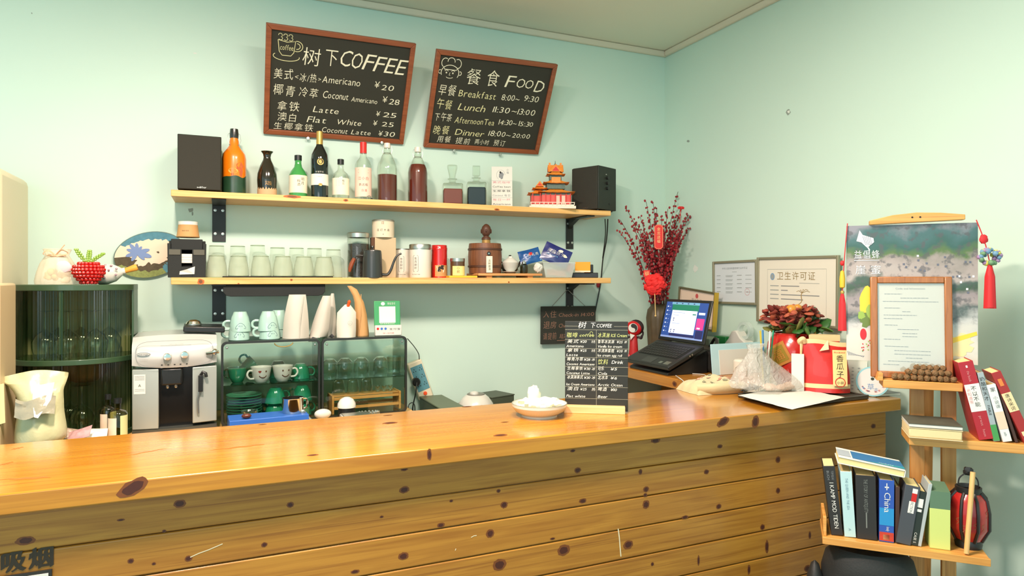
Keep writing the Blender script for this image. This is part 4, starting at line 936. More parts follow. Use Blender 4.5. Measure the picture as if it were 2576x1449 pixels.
# fluted green display cabinet with wine glasses
m_fl = glass('fluted green glass', (224, 228, 206), .5, .15); m_fl2 = glass('fluted green ridge', (176, 190, 150), .8, .12); m_gr = mat('dark green plastic', (52, 78, 50), .4, coat=.2)
YC = 2.98; cx = onY(192, 0, YC).x; kc = mpp(192, YC - .1)
g = thing('display_cabinet', 'dark green fluted glass cabinet of wine glasses between fridge and coffee machine', 'cabinet', (cx, YC, BZ))
HW = .189; DP = .15; ZTOP = onY(192, 716, 2.9).z - BZ; ZMID = onY(192, 905, 2.84).z - BZ
def dshape(s_=1, n=30):
    return [(HW * s_ * math.sin(-PI / 2 + PI * i / n), -DP * s_ * math.cos(-PI / 2 + PI * i / n)) for i in range(n + 1)]
def slab(mb, z0, z1, s_=1, mi=0):
    P = dshape(s_) + [(HW * s_, .13), (-HW * s_, .13)]; n = len(P)
    mb.add([(x, y, z0) for x, y in P] + [(x, y, z1) for x, y in P], [tuple(range(n - 1, -1, -1)), tuple(range(n, 2 * n))] + [(i, (i + 1) % n, n + (i + 1) % n, n + i) for i in range(n)], mi)
mb = MB(); slab(mb, ZTOP - .022, ZTOP, 1.02); mb.build('top_board', m_gr, g, 30, bev=.002)
mb = MB(); slab(mb, ZMID - .02, ZMID, 1.02); mb.build('middle_shelf', m_gr, g, 30, bev=.002)
mb = MB(); slab(mb, 0, .02, 1.02); mb.build('base_board', m_gr, g, 30, bev=.002)
def flutes(z0, z1):
    mb = MB(); n = 132; vs = []
    for i in range(n + 1):
        a = -PI / 2 + PI * i / n; q = .97 + .014 * (i % 2)
        if i % 4 == 3: q += .004
        vs.append((HW * q * math.sin(a), -DP * q * math.cos(a)))
    mb.add([(x, y, z0) for x, y in vs] + [(x, y, z1) for x, y in vs], [(i, i + 1, n + 2 + i, n + 1 + i) for i in range(n)], [1 if (i // 2) % 3 == 0 else 0 for i in range(n)])
    return mb
flutes(.02, ZMID - .02).build('fluted_pane', [m_fl, m_fl2], g, 20); flutes(ZMID, ZTOP - .022).build('fluted_pane', [m_fl, m_fl2], g, 20)
MB().box((0, .128, ZTOP / 2), (HW * 1.96, .006, ZTOP - .01)).build('back_panel', mat('green back panel', (158, 158, 124), .5), g)
mb = MB()
for sx in (-1, 1): mb.box((sx * HW * .985, .06, ZTOP / 2), (.012, .14, ZTOP - .04))
mb.box((-.022, -.142, (ZTOP + ZMID) / 2), (.012, .006, ZTOP - ZMID - .04)); mb.build('stiles', m_gr, g, bev=.002)
WG = glass('wine glass', (238, 245, 240), 1.9, .04)
def wineglass(px, y, z, label, s_=1.0):
    p = V((onY(px, 0, y).x, y, z)); r = thing('wine_glass', label, 'wine glass', p, 0, 'upturned wine glasses in the green cabinet')
    MB().lathe([(.033 * s_, 0), (.041 * s_, .035), (.042 * s_, .06), (.030 * s_, .085), (.010, .100), (.005, .106)], 24).build('bowl', WG, r)
    MB().lathe([(.005, .106), (.004, .115), (.004, .160), (.006, .168)], 12).build('stem', WG, r); MB().lathe([(.006, .168), (.030, .173), (.034, .175), (0, .176)], 24).build('foot', WG, r)
nm = ['leftmost', 'second from the left', 'third from the left', 'fourth from the left', 'second from the right', 'rightmost']
for i, px in enumerate((113, 148, 172, 205, 240, 275)):
    wineglass(px, YC + (.06 if i % 2 else -.055) + (.0 if i else .02), BZ + ZMID + .001, 'upturned wine glass, %s on the upper tier of the green cabinet' % nm[i])
for i, px in enumerate((176, 206, 266)):
    wineglass(px, YC + (-.04 if i == 1 else .05), BZ + .021, 'upturned wine glass, %s on the lower tier of the green cabinet' % ('leftmost', 'middle one', 'rightmost')[i])
p = V((onY(212, 0, YC - .04).x, YC - .03, BZ + .205)); 
r = thing('clay_bowl', 'brown bowl hung mouth up below the middle shelf of the green cabinet', 'bowl', p); MB().lathe([(0, 0), (.03, .001), (.055, .012), (.072, .036), (.078, ZMID - .02 - .2055), (.074, ZMID - .02 - .2055), (.05, .016), (0, .008)], 28).build('bowl', mat('brown stoneware', (112, 84, 56), .5), r)
# things on top of it
ZG = BZ + ZTOP + .0006
p = V((onY(144, 0, 2.93).x, 2.93, ZG)); k = mpp(144, 2.93); r = thing('organza_bag', 'sheer cream organza gift bag with a ribbon, leftmost on the green cabinet', 'bag', p, 0)
mb = MB(); pf = [(46, 0), (47, 10), (43, 30), (36, 52), (27, 68), (24, 74), (30, 88), (26, 90)]
mb.lathe([(a * k, b * k) for a, b in pf], 36, flute=.05, nf=9, sy=.7); mb.lathe([(0, 0.001), (46 * k, 0.001)], 36, sy=.7); mb.build('sheer_bag', film('organza', (240, 226, 196), .45, .4), r, 60)
mb = MB()
for i in range(26):
    a = random.uniform(0, 6.28); q = random.uniform(.2, .8) * 34 * k; mb.ball((q * math.cos(a), q * .6 * math.sin(a), random.uniform(.012, .05)), random.uniform(.008, .014), 8, random.choice((0, 0, 1)))
o = mb.build('dried_flowers', [mat('straw petals', (220, 190, 130), .8), mat('pale petals', (240, 222, 190), .8)], r); o['kind'] = 'stuff'
mb = MB(); z = 72 * k
mb.tube([(-.026, -.012, z), (-.01, -.03, z), (.012, -.03, z), (.028, -.012, z)], .004, 8); mb.tube(smooth([(0, -.03, z), (.02, -.04, z + .02), (.04, -.035, z + .008), (.004, -.032, z - .002)]), .003, 6, flat=.4); mb.tube(smooth([(0, -.03, z), (-.02, -.04, z + .018), (-.036, -.035, z + .004), (-.004, -.032, z - .002)]), .003, 6, flat=.4); mb.tube(smooth([(0, -.03, z), (.03, -.038, z + .04)]), .002, 6)
mb.build('ribbon', mat('salmon ribbon', (224, 178, 140), .5), r); MB().ball((.026, -.036, .066), (.026, .006, .022), 12, amp=.2).build('paper_charm', mat('pink paper', (240, 200, 200), .7), r)
p = V((onY(223, 0, 2.88).x, 2.88, ZG)); k = mpp(223, 2.88); r = thing('bead_strawberry', 'red beaded strawberry ornament with three green beaded leaves', 'ornament', p, 0)
mb = MB(); R0 = 33 * k
for j in range(7):
    z = .008 + j * .0115; rr = R0 * (.50, .70, .86, .98, 1.0, .92, .62)[j]; n = max(8, int(2 * PI * rr / .0125))
    for i in range(n):
        a = 2 * PI * (i + .5 * (j % 2)) / n; mb.ball((rr * math.cos(a), rr * math.sin(a) * .85, z), .0076, 7)
mb.lathe([(0, .002), (R0 * .5, .004), (R0 * .95, .04), (R0 * .9, .07), (0, .085)], 20, sy=.85); mb.build('beads', mat('red bead', (186, 24, 22), .15, coat=.6), r)
for nm_, pts in (('bead_leaf', [(-.004, -.01, .080), (-.022, -.015, .104), (-.036, -.016, .128)]), ('bead_leaf', [(0, -.005, .082), (.002, -.006, .104), (.004, -.006, .124)]), ('bead_leaf', [(.006, -.01, .080), (.026, -.015, .098), (.048, -.016, .114)])):
    mb = MB(); L = [V(pts[0]).lerp(V(pts[1]), t / 3) for t in range(3)] + [V(pts[1]).lerp(V(pts[2]), t / 3) for t in range(4)]
    for i, q in enumerate(L):
        for s_ in (-1, 1): mb.ball(q + V((s_ * .0045 * math.sin(PI * (i + 1) / 9), 0, 0)), .0052, 7)
    mb.build(nm_, mat('green bead', (132, 172, 62), .2, coat=.5), r)
p = V((onY(271, 0, 2.97).x, 2.975, ZG)); k = mpp(270, 2.95); r = thing('porcelain_jug', 'white spotted porcelain jug lying with an orange cork toward the fan', 'jug', p, 0)
MB().lathe([(0, -.055), (.022, -.054), (.036, -.034), (.040, -.006), (.034, .022), (.020, .042), (.0125, .050), (.0135, .060), (0, .058)], 28, 0, T(0, 0, .0402) @ Ry(PI / 2 - .2)).build('body', WHITE, r)
mb = MB()
for i, (u, a) in enumerate(((.01, -1.9), (.03, -1.3), (-.01, -1.2), (.02, -2.4), (.036, -1.9), (-.02, -2.0), (.0, -2.7))):
    q = T(0, 0, .0402) @ Ry(PI / 2 - .2) @ V((.037 * math.cos(a), .040 * math.sin(a), u)); mb.ball(q, .0045, 7)
mb.build('spots', mat('mauve glaze', (160, 130, 140), .4), r)
MB().lathe([(0, 0), (.009, 0), (.012, .03), (.0135, .045), (.011, .050), (0, .050)], 16, 0, T(.052, 0, .050) @ Ry(PI / 2 - .35)).build('cork', mat('orange cork', (226, 158, 56), .6), r)

# coffee machine
YM = 2.83; xa, xb = onY(333, 0, YM).x, onY(545, 0, YM).x; w = xb - xa
m = thing('coffee_machine', 'silver and black bean-to-cup coffee machine beside the green fluted cabinet', 'coffee machine', ((xa + xb) / 2, YM, BZ), .03)
km = mpp(440, YM); H = onY(440, 838, YM).z - BZ; zf = lambda y: onY(440, y, YM).z - BZ
SIL = mat('silver plastic', (204, 204, 198), .28, .25, coat=.3); SIL2 = mat('grey silver', (172, 178, 170), .35, .3)
zc = zf(925)       # underside of the control head
mb = MB().box((0, .20, H / 2 - .005), (w * .98, .34, H - .02)); mb.build('body', mat('machine grey', (132, 146, 122), .4, .3), m, bev=.01)
def bow(mb, z0, z1, x0, x1, y0, bulge, n=14, mi=0, back=.03):
    vs = []; ww = w / 2
    for i in range(n + 1):
        x = x0 + (x1 - x0) * i / n; y = y0 - bulge * (1 - (x / ww) ** 2); vs.append((x, y))
    N = n + 1; A = [(x, y, z0) for x, y in vs] + [(x, y, z1) for x, y in vs] + [(x, back, z0) for x, y in vs] + [(x, back, z1) for x, y in vs]
    fs = [(i, i + 1, N + i + 1, N + i) for i in range(n)] + [(N + i, N + i + 1, 3 * N + i + 1, 3 * N + i) for i in range(n)] + [(2 * N + i, 2 * N + i + 1, i + 1, i) for i in range(n)]
    fs += [(0, N, 3 * N, 2 * N), (n, 2 * N + n, 3 * N + n, N + n), tuple(range(2 * N + n, 2 * N - 1, -1)) if False else (2 * N, 3 * N, 3 * N + n, 2 * N + n)]
    mb.add(A, fs, mi)
mb = MB()
n = 20; rows = []
for j in range(9):
    t = j / 8
    for i in range(n + 1):
        x = -w / 2 + w * i / n; sag = (x / (w / 2)) ** 2
        z = zc + .005 + (H - zc - .012) * t; z += .012 * sag * (1 if t < .5 else -.6) * abs(2 * t - 1)
        y = -.02 - .028 * (1 - sag) * math.sin(PI * min(1, t * 1.1 + .12)) ** .6 + (.05 * max(0, t - .72) / .28 if t > .72 else 0)
        rows.append((x, y, z))
mb.add(rows, [(j * (n + 1) + i, j * (n + 1) + i + 1, (j + 1) * (n + 1) + i + 1, (j + 1) * (n + 1) + i) for j in range(8) for i in range(n)])
top_ = [rows[8 * (n + 1) + i] for i in range(n + 1)]; bot_ = [rows[i] for i in range(n + 1)]
mb.add(top_ + [(x, .30, z) for x, y, z in top_], [(i, i + 1, n + 2 + i, n + 1 + i) for i in range(n)]); mb.add(bot_ + [(x, .05, z) for x, y, z in bot_], [(n + 1 + i, n + 2 + i, i + 1, i) for i in range(n)])
for e in (0, n): mb.add([rows[j * (n + 1) + e] for j in range(9)] + [(rows[8 * (n + 1) + e][0], .05, H - .01), (rows[e][0], .05, zc + .01)], [tuple(range(11))])
hd = mb.build('control_head', SIL, m, 40)
fh = lambda x, z: V((x, -.0495 + .028 * (x / (w / 2)) ** 2, z))
mb = MB(); P = [( -w * .46 * (math.cos(t) if abs(math.cos(t)) > 0 else 0), 0) for t in ()]
mb.ribbon([(w * .455 * (1 if math.cos(t) > 0 else -1) * abs(math.cos(t)) ** .35, (zc + H) / 2 - .006 + (H - zc) * .36 * (1 if math.sin(t) > 0 else -1) * abs(math.sin(t)) ** .7) for t in [2 * PI * i / 60 for i in range(61)]], .0016, lambda x, z: fh(x, z) + V((0, -.002, 0)), 0)
x_ = lambda px: (px - 440) * km; fz = lambda e: (lambda x, z: fh(x, z) + V((0, -e, 0)))
mb.disc(x_(371), zf(886), .022, .0065, fz(.0035), 1, 24); mb.disc(x_(371), zf(886), .0208, .0054, fz(.0038), 2, 24); mb.text('DeLonghi', fz(.0042), .0066, 1, x=x_(371), y=zf(888), w=.032, mid=True)
mb.text('MAGNIFICA', fz(.0035), .004, 0, x=x_(371), y=zf(900), w=.03, mid=True); mb.ribbon([(x_(408), zf(866)), (x_(476), zf(866))], .0012, fz(.003), 0); mb.text('CAPPUCCINO SYSTEM', fz(.003), .0045, 0, x=x_(442), y=zf(864), w=.05, mid=True)
for i, px in enumerate((411, 425, 439, 452, 466)): mb.disc(x_(px), zf(913), .0035, .0025, fz(.004), 1, 10); mb.ribbon([(x_(px) - .004, zf(920)), (x_(px) + .004, zf(920))], .001, fz(.004), 0)
mb.build('panel_print', [GREYINK, BLACK, SIL], hd, 0)
for px, py in ((423, 893), (461, 890)): MB().lathe([(0, 0), (.0145, 0), (.0135, .011), (.0115, .015), (0, .016)], 22, 0, T(*fh(x_(px), zf(py))) @ Rx(PI / 2)).box((0, 0, 0), (.001, .001, .001)).build('dial', CHROME, hd)
mb = MB(); q = fh(x_(525), zf(889)); mb.tube([q + V((-.022, -.012, -.001)), q + V((.0, -.02, .001)), q + V((.02, -.012, .003))], .006, 8); mb.ball(q + V((.006, -.015, .004)), .012, 12); mb.build('steam_knob', CHROME, hd)
mb = MB(); bow(mb, .035, zc + .002, -w / 2, -w / 2 + 58 * km, -.012, .020); mb.build('left_column', SIL2, m, 40, bev=.003)
mb = MB(); bow(mb, .045, zc + .002, w / 2 - 56 * km, w / 2, -.012, .020); mb.build('right_column', SIL2, m, 40, bev=.003)
MB().box((0, .024, zc / 2 + .02), (w * .62, .02, zc)).build('brew_bay', mat('black gloss', (20, 19, 17), .25), m)
mb = MB().box((-.012, -.005, zc - .03), (.075, .05, .066)); mb.build('brew_head', BLACKP, m, bev=.008)
for sx in (-1, 1): MB().lathe([(.004, 0), (.006, .003), (.006, .012), (0, .012)], 12, 0, T(-.012 + sx * .014, -.018, zc - .074)).build('spout', STEEL, m)
mb = MB(); bow(mb, .012, .034, -w / 2, w / 2, -.014, .022); mb.build('drip_tray', mat('tray grey', (88, 90, 82), .35, .4), m, 40); mb = MB(); bow(mb, 0, .012, -w * .49, w * .49, -.01, .022); mb.build('base', BLACKP, m, 40)
mb = MB(); mb.box((0, 0, 0), (.016, .018, .062)); wx = x_(497); mb.tube([(0, 0, .03), (.008, -.004, .044), (.018, -.006, .038), (.020, -.006, .024)], .006, 8)
mb.build('steam_wand', BLACKP, m, bev=.004, loc=(wx, -.036, zf(965))); MB().tube([(wx - .004, -.036, zf(982)), (wx - .010, -.036, zf(1005)), (wx - .008, -.036, zf(1040))], .004, 8).build('steam_pipe', STEEL, m)
mb = MB(); fs_ = lambda x, z: V((x, -.012 - .020 * (1 - (x / (w / 2)) ** 2) - .0012, z)); xs = x_(362)
mb.poly([(xs - .019, zf(984)), (xs + .019, zf(984)), (xs + .019, zf(936)), (xs - .019, zf(936))], 0, fs_); mb.text('A', lambda x, z: fs_(x, z) + V((0, -.0006, 0)), .014, 1, x=xs, y=zf(966), mid=True)
for i in range(4): mb.ribbon([(xs - .016, zf(940 + i * 3)), (xs + .016, zf(940 + i * 3))], .001, lambda x, z: fs_(x, z) + V((0, -.0006, 0)), 2)
for i in range(2): mb.ribbon([(xs - .016, zf(972 + i * 4)), (xs + .016, zf(972 + i * 4))], .0008, lambda x, z: fs_(x, z) + V((0, -.0006, 0)), 2)
mb.build('energy_label', [PAPER, mat('dark green ink', (40, 70, 50), .7), GREYINK], m, 0)
MB().box((w * .28, .14, H + .012), (w * .52, .20, .022), 0, Ry(.05)).build('bean_hopper_lid', BLACKP, m, bev=.004)
p = V((m.location.x + x_(478), YM + .14, BZ + H + .020)); r = thing('metal_tamper', 'round steel cap lying on the black lid of the coffee machine', 'tamper', p); MB().lathe([(0, 0), (.028, 0), (.030, .004), (.024, .016), (.012, .022), (0, .023)], 24).build('cap', CHROME, r); MB().lathe([(.0305, .002), (.0305, .006), (.029, .006), (.029, .002)], 24).build('rim', STEEL, r)

# two smoked-glass cup cabinets
SMOKE = glass('smoked glass', (244, 249, 246), .7, .02); SHELL = glass('smoked shell', (206, 222, 213), .6, .05); FRB = mat('charcoal frame', (38, 42, 38), .35)
def cupcab(px0, px1, py0, py1, Y, label, d=.26):
    a, b = onY(px0, py0, Y), onY(px1, py1, Y); w = b.x - a.x; h = a.z - BZ - .004
    r = thing('cup_cabinet', label, 'cabinet', ((a.x + b.x) / 2, Y, BZ), 0, 'smoked cup cabinets on the workbench')
    def rr(s_, rad=.022, n=6):
        o = []
        for (sx, sz, a0) in ((1, 1, 0), (-1, 1, 90), (-1, -1, 180), (1, -1, 270)):
            for i in range(n + 1):
                t = math.radians(a0 + 90 * i / n); o.append((sx * (w / 2 - s_ - rad) + rad * math.cos(t), h / 2 + sz * (h / 2 - s_ - rad) + rad * math.sin(t)))
        return o
    A, B = rr(0), rr(.009, .016); n = len(A); mb = MB()
    for y0, y1 in ((0, .016), (.016, d)):
        X, Yq = (A, B) if y0 == 0 else (A, rr(.004, .02))
        vs = [(x, y0, z) for x, z in X] + [(x, y0, z) for x, z in Yq] + [(x, y1, z) for x, z in X] + [(x, y1, z) for x, z in Yq]
        fs = []
        for i in range(n):
            j = (i + 1) % n; fs += [(i, j, n + j, n + i), (2 * n + i, 3 * n + i, 3 * n + j, 2 * n + j), (i, 2 * n + i, 2 * n + j, j), (n + i, n + j, 3 * n + j, 3 * n + i)]
        mb.add(vs, fs, 0 if y0 == 0 else 1)
    mb.build('shell', [FRB, SHELL], r, 30)
    MB().poly([(x, d - .002, z) for x, z in rr(.005, .02)]).build('back_panel', SHELL, r)
    MB().box((0, .003, h / 2 - .002), (w - .022, .003, h - .026)).build('glass_door', SMOKE, r)
    MB().box((0, d / 2 + .006, h * .47), (w - .012, d - .03, .005)).build('glass_shelf', glass('shelf glass', (232, 243, 236), 1.0), r)
    for sx in (-1, 1): MB().lathe([(0, 0), (.005, 0), (.004, .003), (0, .004)], 12, 0, T(sx * (w / 2 - .022), .001, h - .024) @ Rx(PI / 2)).build('hinge_pin', STEEL, r)
    return r, w, h
YK = 2.90
c1, w1, h1 = cupcab(556, 806, 858, 1070, YK, 'smoked glass cabinet of green cups and saucers, next to the coffee machine'); c2, w2, h2 = cupcab(809, 1024, 850, 1040, YK, 'smoked glass cabinet of clear glasses below the green payment sign')
mb = MB(); mb.tube([(.045 + .036 * math.cos(t) , -.004, h1 - .012 - .016 * math.sin(t)) for t in [PI * i / 12 for i in range(13)]], .0022, 6); mb.build('door_pull', BRASS, c1)
TEAL = mat('green glaze', (30, 128, 92), .15, coat=.6); TEALD = mat('deep green glaze', (22, 96, 72), .15, coat=.6)
def cup(p, label, m, rz, flip, grp, r0=.040, h=.062, cat='cup', face=None):
    r = thing('cup', label, cat, p, rz, grp); pr = [(0, .002), (.020, 0), (.023, .003), (.034, .022), (r0, h), (r0 - .003, h), (.031, .022), (.018, .006), (0, .006)]
    HP = [(.034, 0, .050), (.052, 0, .052), (.060, 0, .036), (.050, 0, .020), (.032, 0, .018)]
    if flip: pr = [(a, h - b) for a, b in pr]; HP = [(a, b, h - c) for a, b, c in HP]
    MB().lathe(pr, 28).build('bowl', m, r); MB().tube(smooth(HP, 5), .0042, 8).build('handle', m, r)
    return r
S1 = BZ + h1 * .47 + .0032; X1 = lambda px, y: onY(px, 0, y).x
gcup = 'green cups in the smoked cabinet'
cup(V((X1(597, 3.0), 3.0, S1)), 'green cup at the far left of the upper glass shelf', TEAL, 2.6, False, gcup); 
r = thing('cup', 'green cup tilted against its neighbour, upper left of the cabinet', 'cup', V((X1(612, 3.09), 3.09, S1 + .030)), 0, gcup); M = Ry(.9)
MB().lathe([(0, .002), (.020, 0), (.023, .003), (.034, .022), (.040, .062), (.037, .062), (.031, .022), (0, .006)], 28, 0, T(0, 0, 0) @ M).build('bowl', TEAL, r); MB().tube([M @ V(q) for q in smooth([(-.034, 0, .050), (-.052, 0, .052), (-.060, 0, .036), (-.050, 0, .020), (-.032, 0, .018)], 5)], .0042, 8).build('handle', TEAL, r)
cup(V((X1(756, 3.02), 3.02, S1)), 'green upturned cup at the right end of the upper glass shelf', TEAL, 0, True, gcup)
cup(V((X1(700, 3.09), 3.09, S1)), 'deep green upturned cup behind the smiling cups on the upper glass shelf', TEALD, -.3, True, gcup, .042, .07)
cup(V((X1(640, 3.10), 3.10, BZ + .01)), 'deep green upturned cup in shade behind the stack of saucers', TEALD, -.6, True, gcup)
for px, a, face, lb_, hz in ((657, .12, 'heart', 'white cup with a winking heart-eyed smile on the upper glass shelf', 3.6), (711, .22, 'smile', 'white cup with a brown smile and its handle at right', 0)):
    r = cup(V((X1(px, 2.955), 2.955, S1)), lb_, WHITE, face_cam((X1(px, 2.95), 2.95)) , False, 'white smiling cups in the smoked cabinet', .042, .066)
    hd_ = [o for o in r.children if o.name.startswith('handle')][0]; hd_.rotation_euler.z = hz
    mb = MB(); f = lambda x, z: V(((.0352 + .17 * (z - .022)) * math.sin(a * 1.6 + x / .038), -(.0352 + .17 * (z - .022)) * math.cos(a * 1.6 + x / .038), z))
    mb.ribbon(arc(0, .036, .016, .013, 200, 340, 10), .0035, f)
    for sx in (-1, 1): mb.disc(sx * .012, .049, .003, .004, f, 0 if face == 'smile' or sx > 0 else 1, 10)
    if face == 'heart': mb.poly([(-.012, .042), (-.005, .050), (-.009, .053), (-.012, .050), (-.015, .053), (-.019, .050)], 1, f)
    mb.build('face_print', [mat('brown print', (88, 52, 36), .5), mat('rust print', (150, 50, 36), .5)], r, 0)
ns = ['bottom', 'second from bottom', 'third from bottom', 'fourth from bottom', 'fifth from bottom', 'fourth from top', 'third from top', 'second from top', 'topmost']
for i in range(9):
    tag(MB().lathe([(0, .002), (.030, 0), (.034, .002), (.058, .009), (.070, .0125), (.070, .014), (.056, .011), (.03, .005), (0, .005)], 36).build('saucer', mat('saucer green', (64, 158, 118), .15, coat=.6), loc=(X1(614, 2.995), 2.995, BZ + .010 + i * .0112)), 'green saucer, %s of the stack at lower left in the cup cabinet' % ns[i], 'saucer', 'stack of green saucers')
for px, y, z, lb_, rz, fl in ((691, 2.98, .010, 'green cup at the base of the left lower stack behind the steel mug', .5, True), (693, 2.98, .0725, 'green upturned cup topping the left lower stack behind the steel mug', .3, True),
                          (758, 3.0, .010, 'green cup at the base of the right lower stack', .25, True), (760, 3.0, .0725, 'green upturned cup topping the right lower stack', 2.6, True)):
    cup(V((X1(px, y), y, BZ + z)), lb_, TEAL, rz, fl, gcup, .044, .062)
# clear glasses and wooden rack in the second cabinet
S2 = BZ + h2 * .47 + .0032
def goblet(px, y, z, label, hh=.085, rr=.033):
    r = thing('water_glass', label, 'glass', V((onY(px, 0, y).x, y, z)), 0, 'clear glasses in the second cabinet'); MB().lathe([(rr, 0), (rr * 1.06, hh * .35), (rr * .95, hh * .8), (rr * .5, hh * .97), (0, hh)], 24).build('bowl', WG, r); MB().lathe([(0, hh - .006), (rr * .6, hh - .006)], 20).build('base', WG, r)
for px, lb_ in ((830, 'leftmost'), (868, 'second from the left'), (909, 'third from the left'), (957, 'second from the right')): goblet(px, 2.97, S2, 'clear upturned glass, %s on the upper glass shelf under the payment sign' % lb_)
r = thing('glass_mug', 'clear glass mug with a handle, rightmost on the upper glass shelf', 'mug', V((onY(992, 0, 3.02).x, 3.02, S2)), 0); MB().lathe([(0, .004), (.03, 0), (.033, .004), (.035, .075), (.033, .075), (.03, .008), (0, .008)], 24).build('bowl', WG, r); MB().tube(smooth([(-.034, 0, .06), (-.055, 0, .058), (-.058, 0, .03), (-.034, 0, .018)], 5), .004, 8).build('handle', WG, r)
p = V((onY(917, 0, 2.985).x, 2.985, BZ + .009)); k = mpp(917, 2.97); r = thing('cup_rack', 'small pale wooden rack low in the second cabinet', 'rack', p, .05); L = 168 * k
m_rk = wood('rack wood', (196, 138, 70), (220, 166, 96), 'x', .5)
for sx in (-1, 1): MB().box((sx * L / 2, 0, .041), (.009, .10, .08)).build('side', m_rk, r, bev=.001)
for z, y in ((.066, -.045), (.026, -.045), (.066, .045), (.026, .045)): MB().box((0, y, z), (L - .01, .008, .012)).build('rail', m_rk, r, bev=.001)
MB().box((0, 0, .076), (L - .01, .082, .004)).build('rack_top', m_rk, r)
for px, lb_ in ((852, 'leftmost'), (888, 'middle one'), (922, 'rightmost')): goblet(px, 2.985, BZ + .0878, 'clear upturned glass, %s on the wooden rack' % lb_, .07, .026)
for i, px in enumerate((950, 966, 982)):
    r = thing('shot_glass', 'tiny shot glass, %s of three at the right of the wooden rack' % ('leftmost', 'middle one', 'rightmost')[i], 'glass', V((onY(px, 0, 2.985).x, 2.985, BZ + .0878)), 0, 'shot glasses on the wooden rack'); MB().lathe([(0, .004), (.010, .0), (.012, .004), (.014, .026), (.0125, .026), (0, .008)], 16).build('bowl', WG, r)

# on top of the cup cabinets
Z1 = BZ + h1 + .0006; Z2 = BZ + h2 + .0006
MINT = mat('pale mint glaze', (166, 200, 186), .2, coat=.5)
def mug(px, Y, z, lb_, rzo, art=True):
    p = V((onY(px, 0, Y).x, Y, z)); r = thing('mug', lb_, 'mug', p, face_cam(p), 'mint mugs stacked on the cup cabinet'); h = .083
    MB().lathe([(.0400, 0), (.0415, .002), (.0395, .030), (.0335, .060), (.0255, h - .003), (.024, h), (0, h), (0, h - .006), (.022, h - .006), (.031, .060), (.037, .03), (.038, .001)], 32).build('body', MINT, r)
    mb = MB(); mb.tube(smooth([(-.038, 0, .044), (-.052, 0, .044), (-.062, 0, .036), (-.062, 0, .022), (-.052, 0, .014), (-.038, 0, .014)], 5), .0052, 8, flat=1.1); mb.build('handle', MINT, r)
    if art:
        mb = MB(); rf = lambda zz: (.0423 - .072 * zz if zz < .03 else .0402 - .2 * (zz - .03)); f = lambda x, zz: V((rf(zz) * math.sin(rzo + x / .039), -rf(zz) * math.cos(rzo + x / .039), zz))
        mb.ribbon(smooth([(-.018, .014), (-.018, .020), (-.008, .034), (0, .038), (.010, .033), (.019, .018), (.018, .014), (.012, .016)], 4) if False else [(-.018, .014), (-.019, .020), (-.013, .029), (-.004, .037), (.004, .037), (.013, .030), (.020, .018), (.018, .014), (.012, .016)], .0012, f)
        mb.ribbon([(-.018, .014), (-.012, .014), (-.009, .018)], .0012, f)
        for x in (-.007, -.003, .004): mb.ribbon([(x, .022), (x + .001, .028)], .0012, f)
        mb.build('line_drawing', mat('navy line', (66, 88, 104), .6), r, 0)
    return r
YG = 2.965
mug(601, YG, Z1, 'mint mug at the base of the left stack on the cup cabinet', .05); mug(604, YG, Z1 + .034, 'mint upturned mug topping the left stack on the cup cabinet', .05)
mug(678, YG, Z1, 'mint mug at the base of the middle stack, by the white coffee bags', .35); mug(675, YG, Z1 + .034, 'mint upturned mug topping the middle stack, by the white coffee bags', .45)
mug(700, YG + .085, Z1, 'mint mug at the base of the rear stack, mostly hidden', .3, False); mug(701, YG + .085, Z1 + .034, 'mint upturned mug topping the rear stack, mostly hidden', .3, False)
BAG = mat('white foil bag', (190, 184, 170), .5, var=.06, vs=14); BAGS = mat('grey bag base', (74, 74, 74), .6)
def pouch(px, Y, z, outline, d, rz, label, mats_, fold=None, base=None, name='coffee_bag'):
    """a stand-up bag: outline in pixels, puffed towards the base, with a pinched seam on top"""
    p = V((onY(px, 0, Y).x, Y, z)); k = mpp(px, Y); r = thing(name, label, 'bag', p, rz, 'bags of coffee on the cup cabinets'); base_y = (HY - (z - CAMZ) / k)
    L = [((a - px) * k, (b - px) * k, max(0, (base_y - y) * k)) for a, b, y in outline]
    H = L[-1][2]; mb = MB(); n = 12; vs = []
    for x0, x1, zz in L:
        t = zz / H; dd = d * (1 - t) ** .7 + .003
        for i in range(n):
            q = i / (n / 2); u = q if q <= 1 else 2 - q; s_ = -1 if q <= 1 else 1
            crease = .006 * noise.noise(V((u * 4, zz * 30, px))) * (1 - t * .5)
            vs.append((x0 + (x1 - x0) * u, s_ * dd / 2 * (1 - abs(2 * u - 1) ** 3) + crease, zz))
    N = len(L); fs = [(j * n + i, j * n + (i + 1) % n, (j + 1) * n + (i + 1) % n, (j + 1) * n + i) for j in range(N - 1) for i in range(n)] + [tuple(range(n - 1, -1, -1)), tuple((N - 1) * n + i for i in range(n))]
    mb.add(vs, fs); mb.build('pouch', mats_, r, 50)
    return r, k, (lambda x, y, dy=0: V(((x - px) * k, dy, (base_y - y) * k)))
def rows(l0, r0, y0, l1, r1, y1, n=7, bulge=4): return [(l0 + (l1 - l0) * t - bulge * math.sin(PI * t), r0 + (r1 - r0) * t + bulge * .6 * math.sin(PI * t), y0 + (y1 - y0) * t) for t in [i / n for i in range(n + 1)]]
r, k, q = pouch(742, 2.96, Z1, rows(712, 776, 862, 728, 768, 741), .075, -.1, 'white coffee bag nearest the mint mugs', BAG)
MB().tube([q(763, 745, -.006), q(755, 800, -.036), q(752, 855, -.040)], .0015, 6).build('side_seam', BAG, r)
r, k, q = pouch(810, 2.97, Z1, rows(776, 822, 862, 812, 832, 744), .07, -.25, 'white coffee bag with a grey base leaning right', BAG)
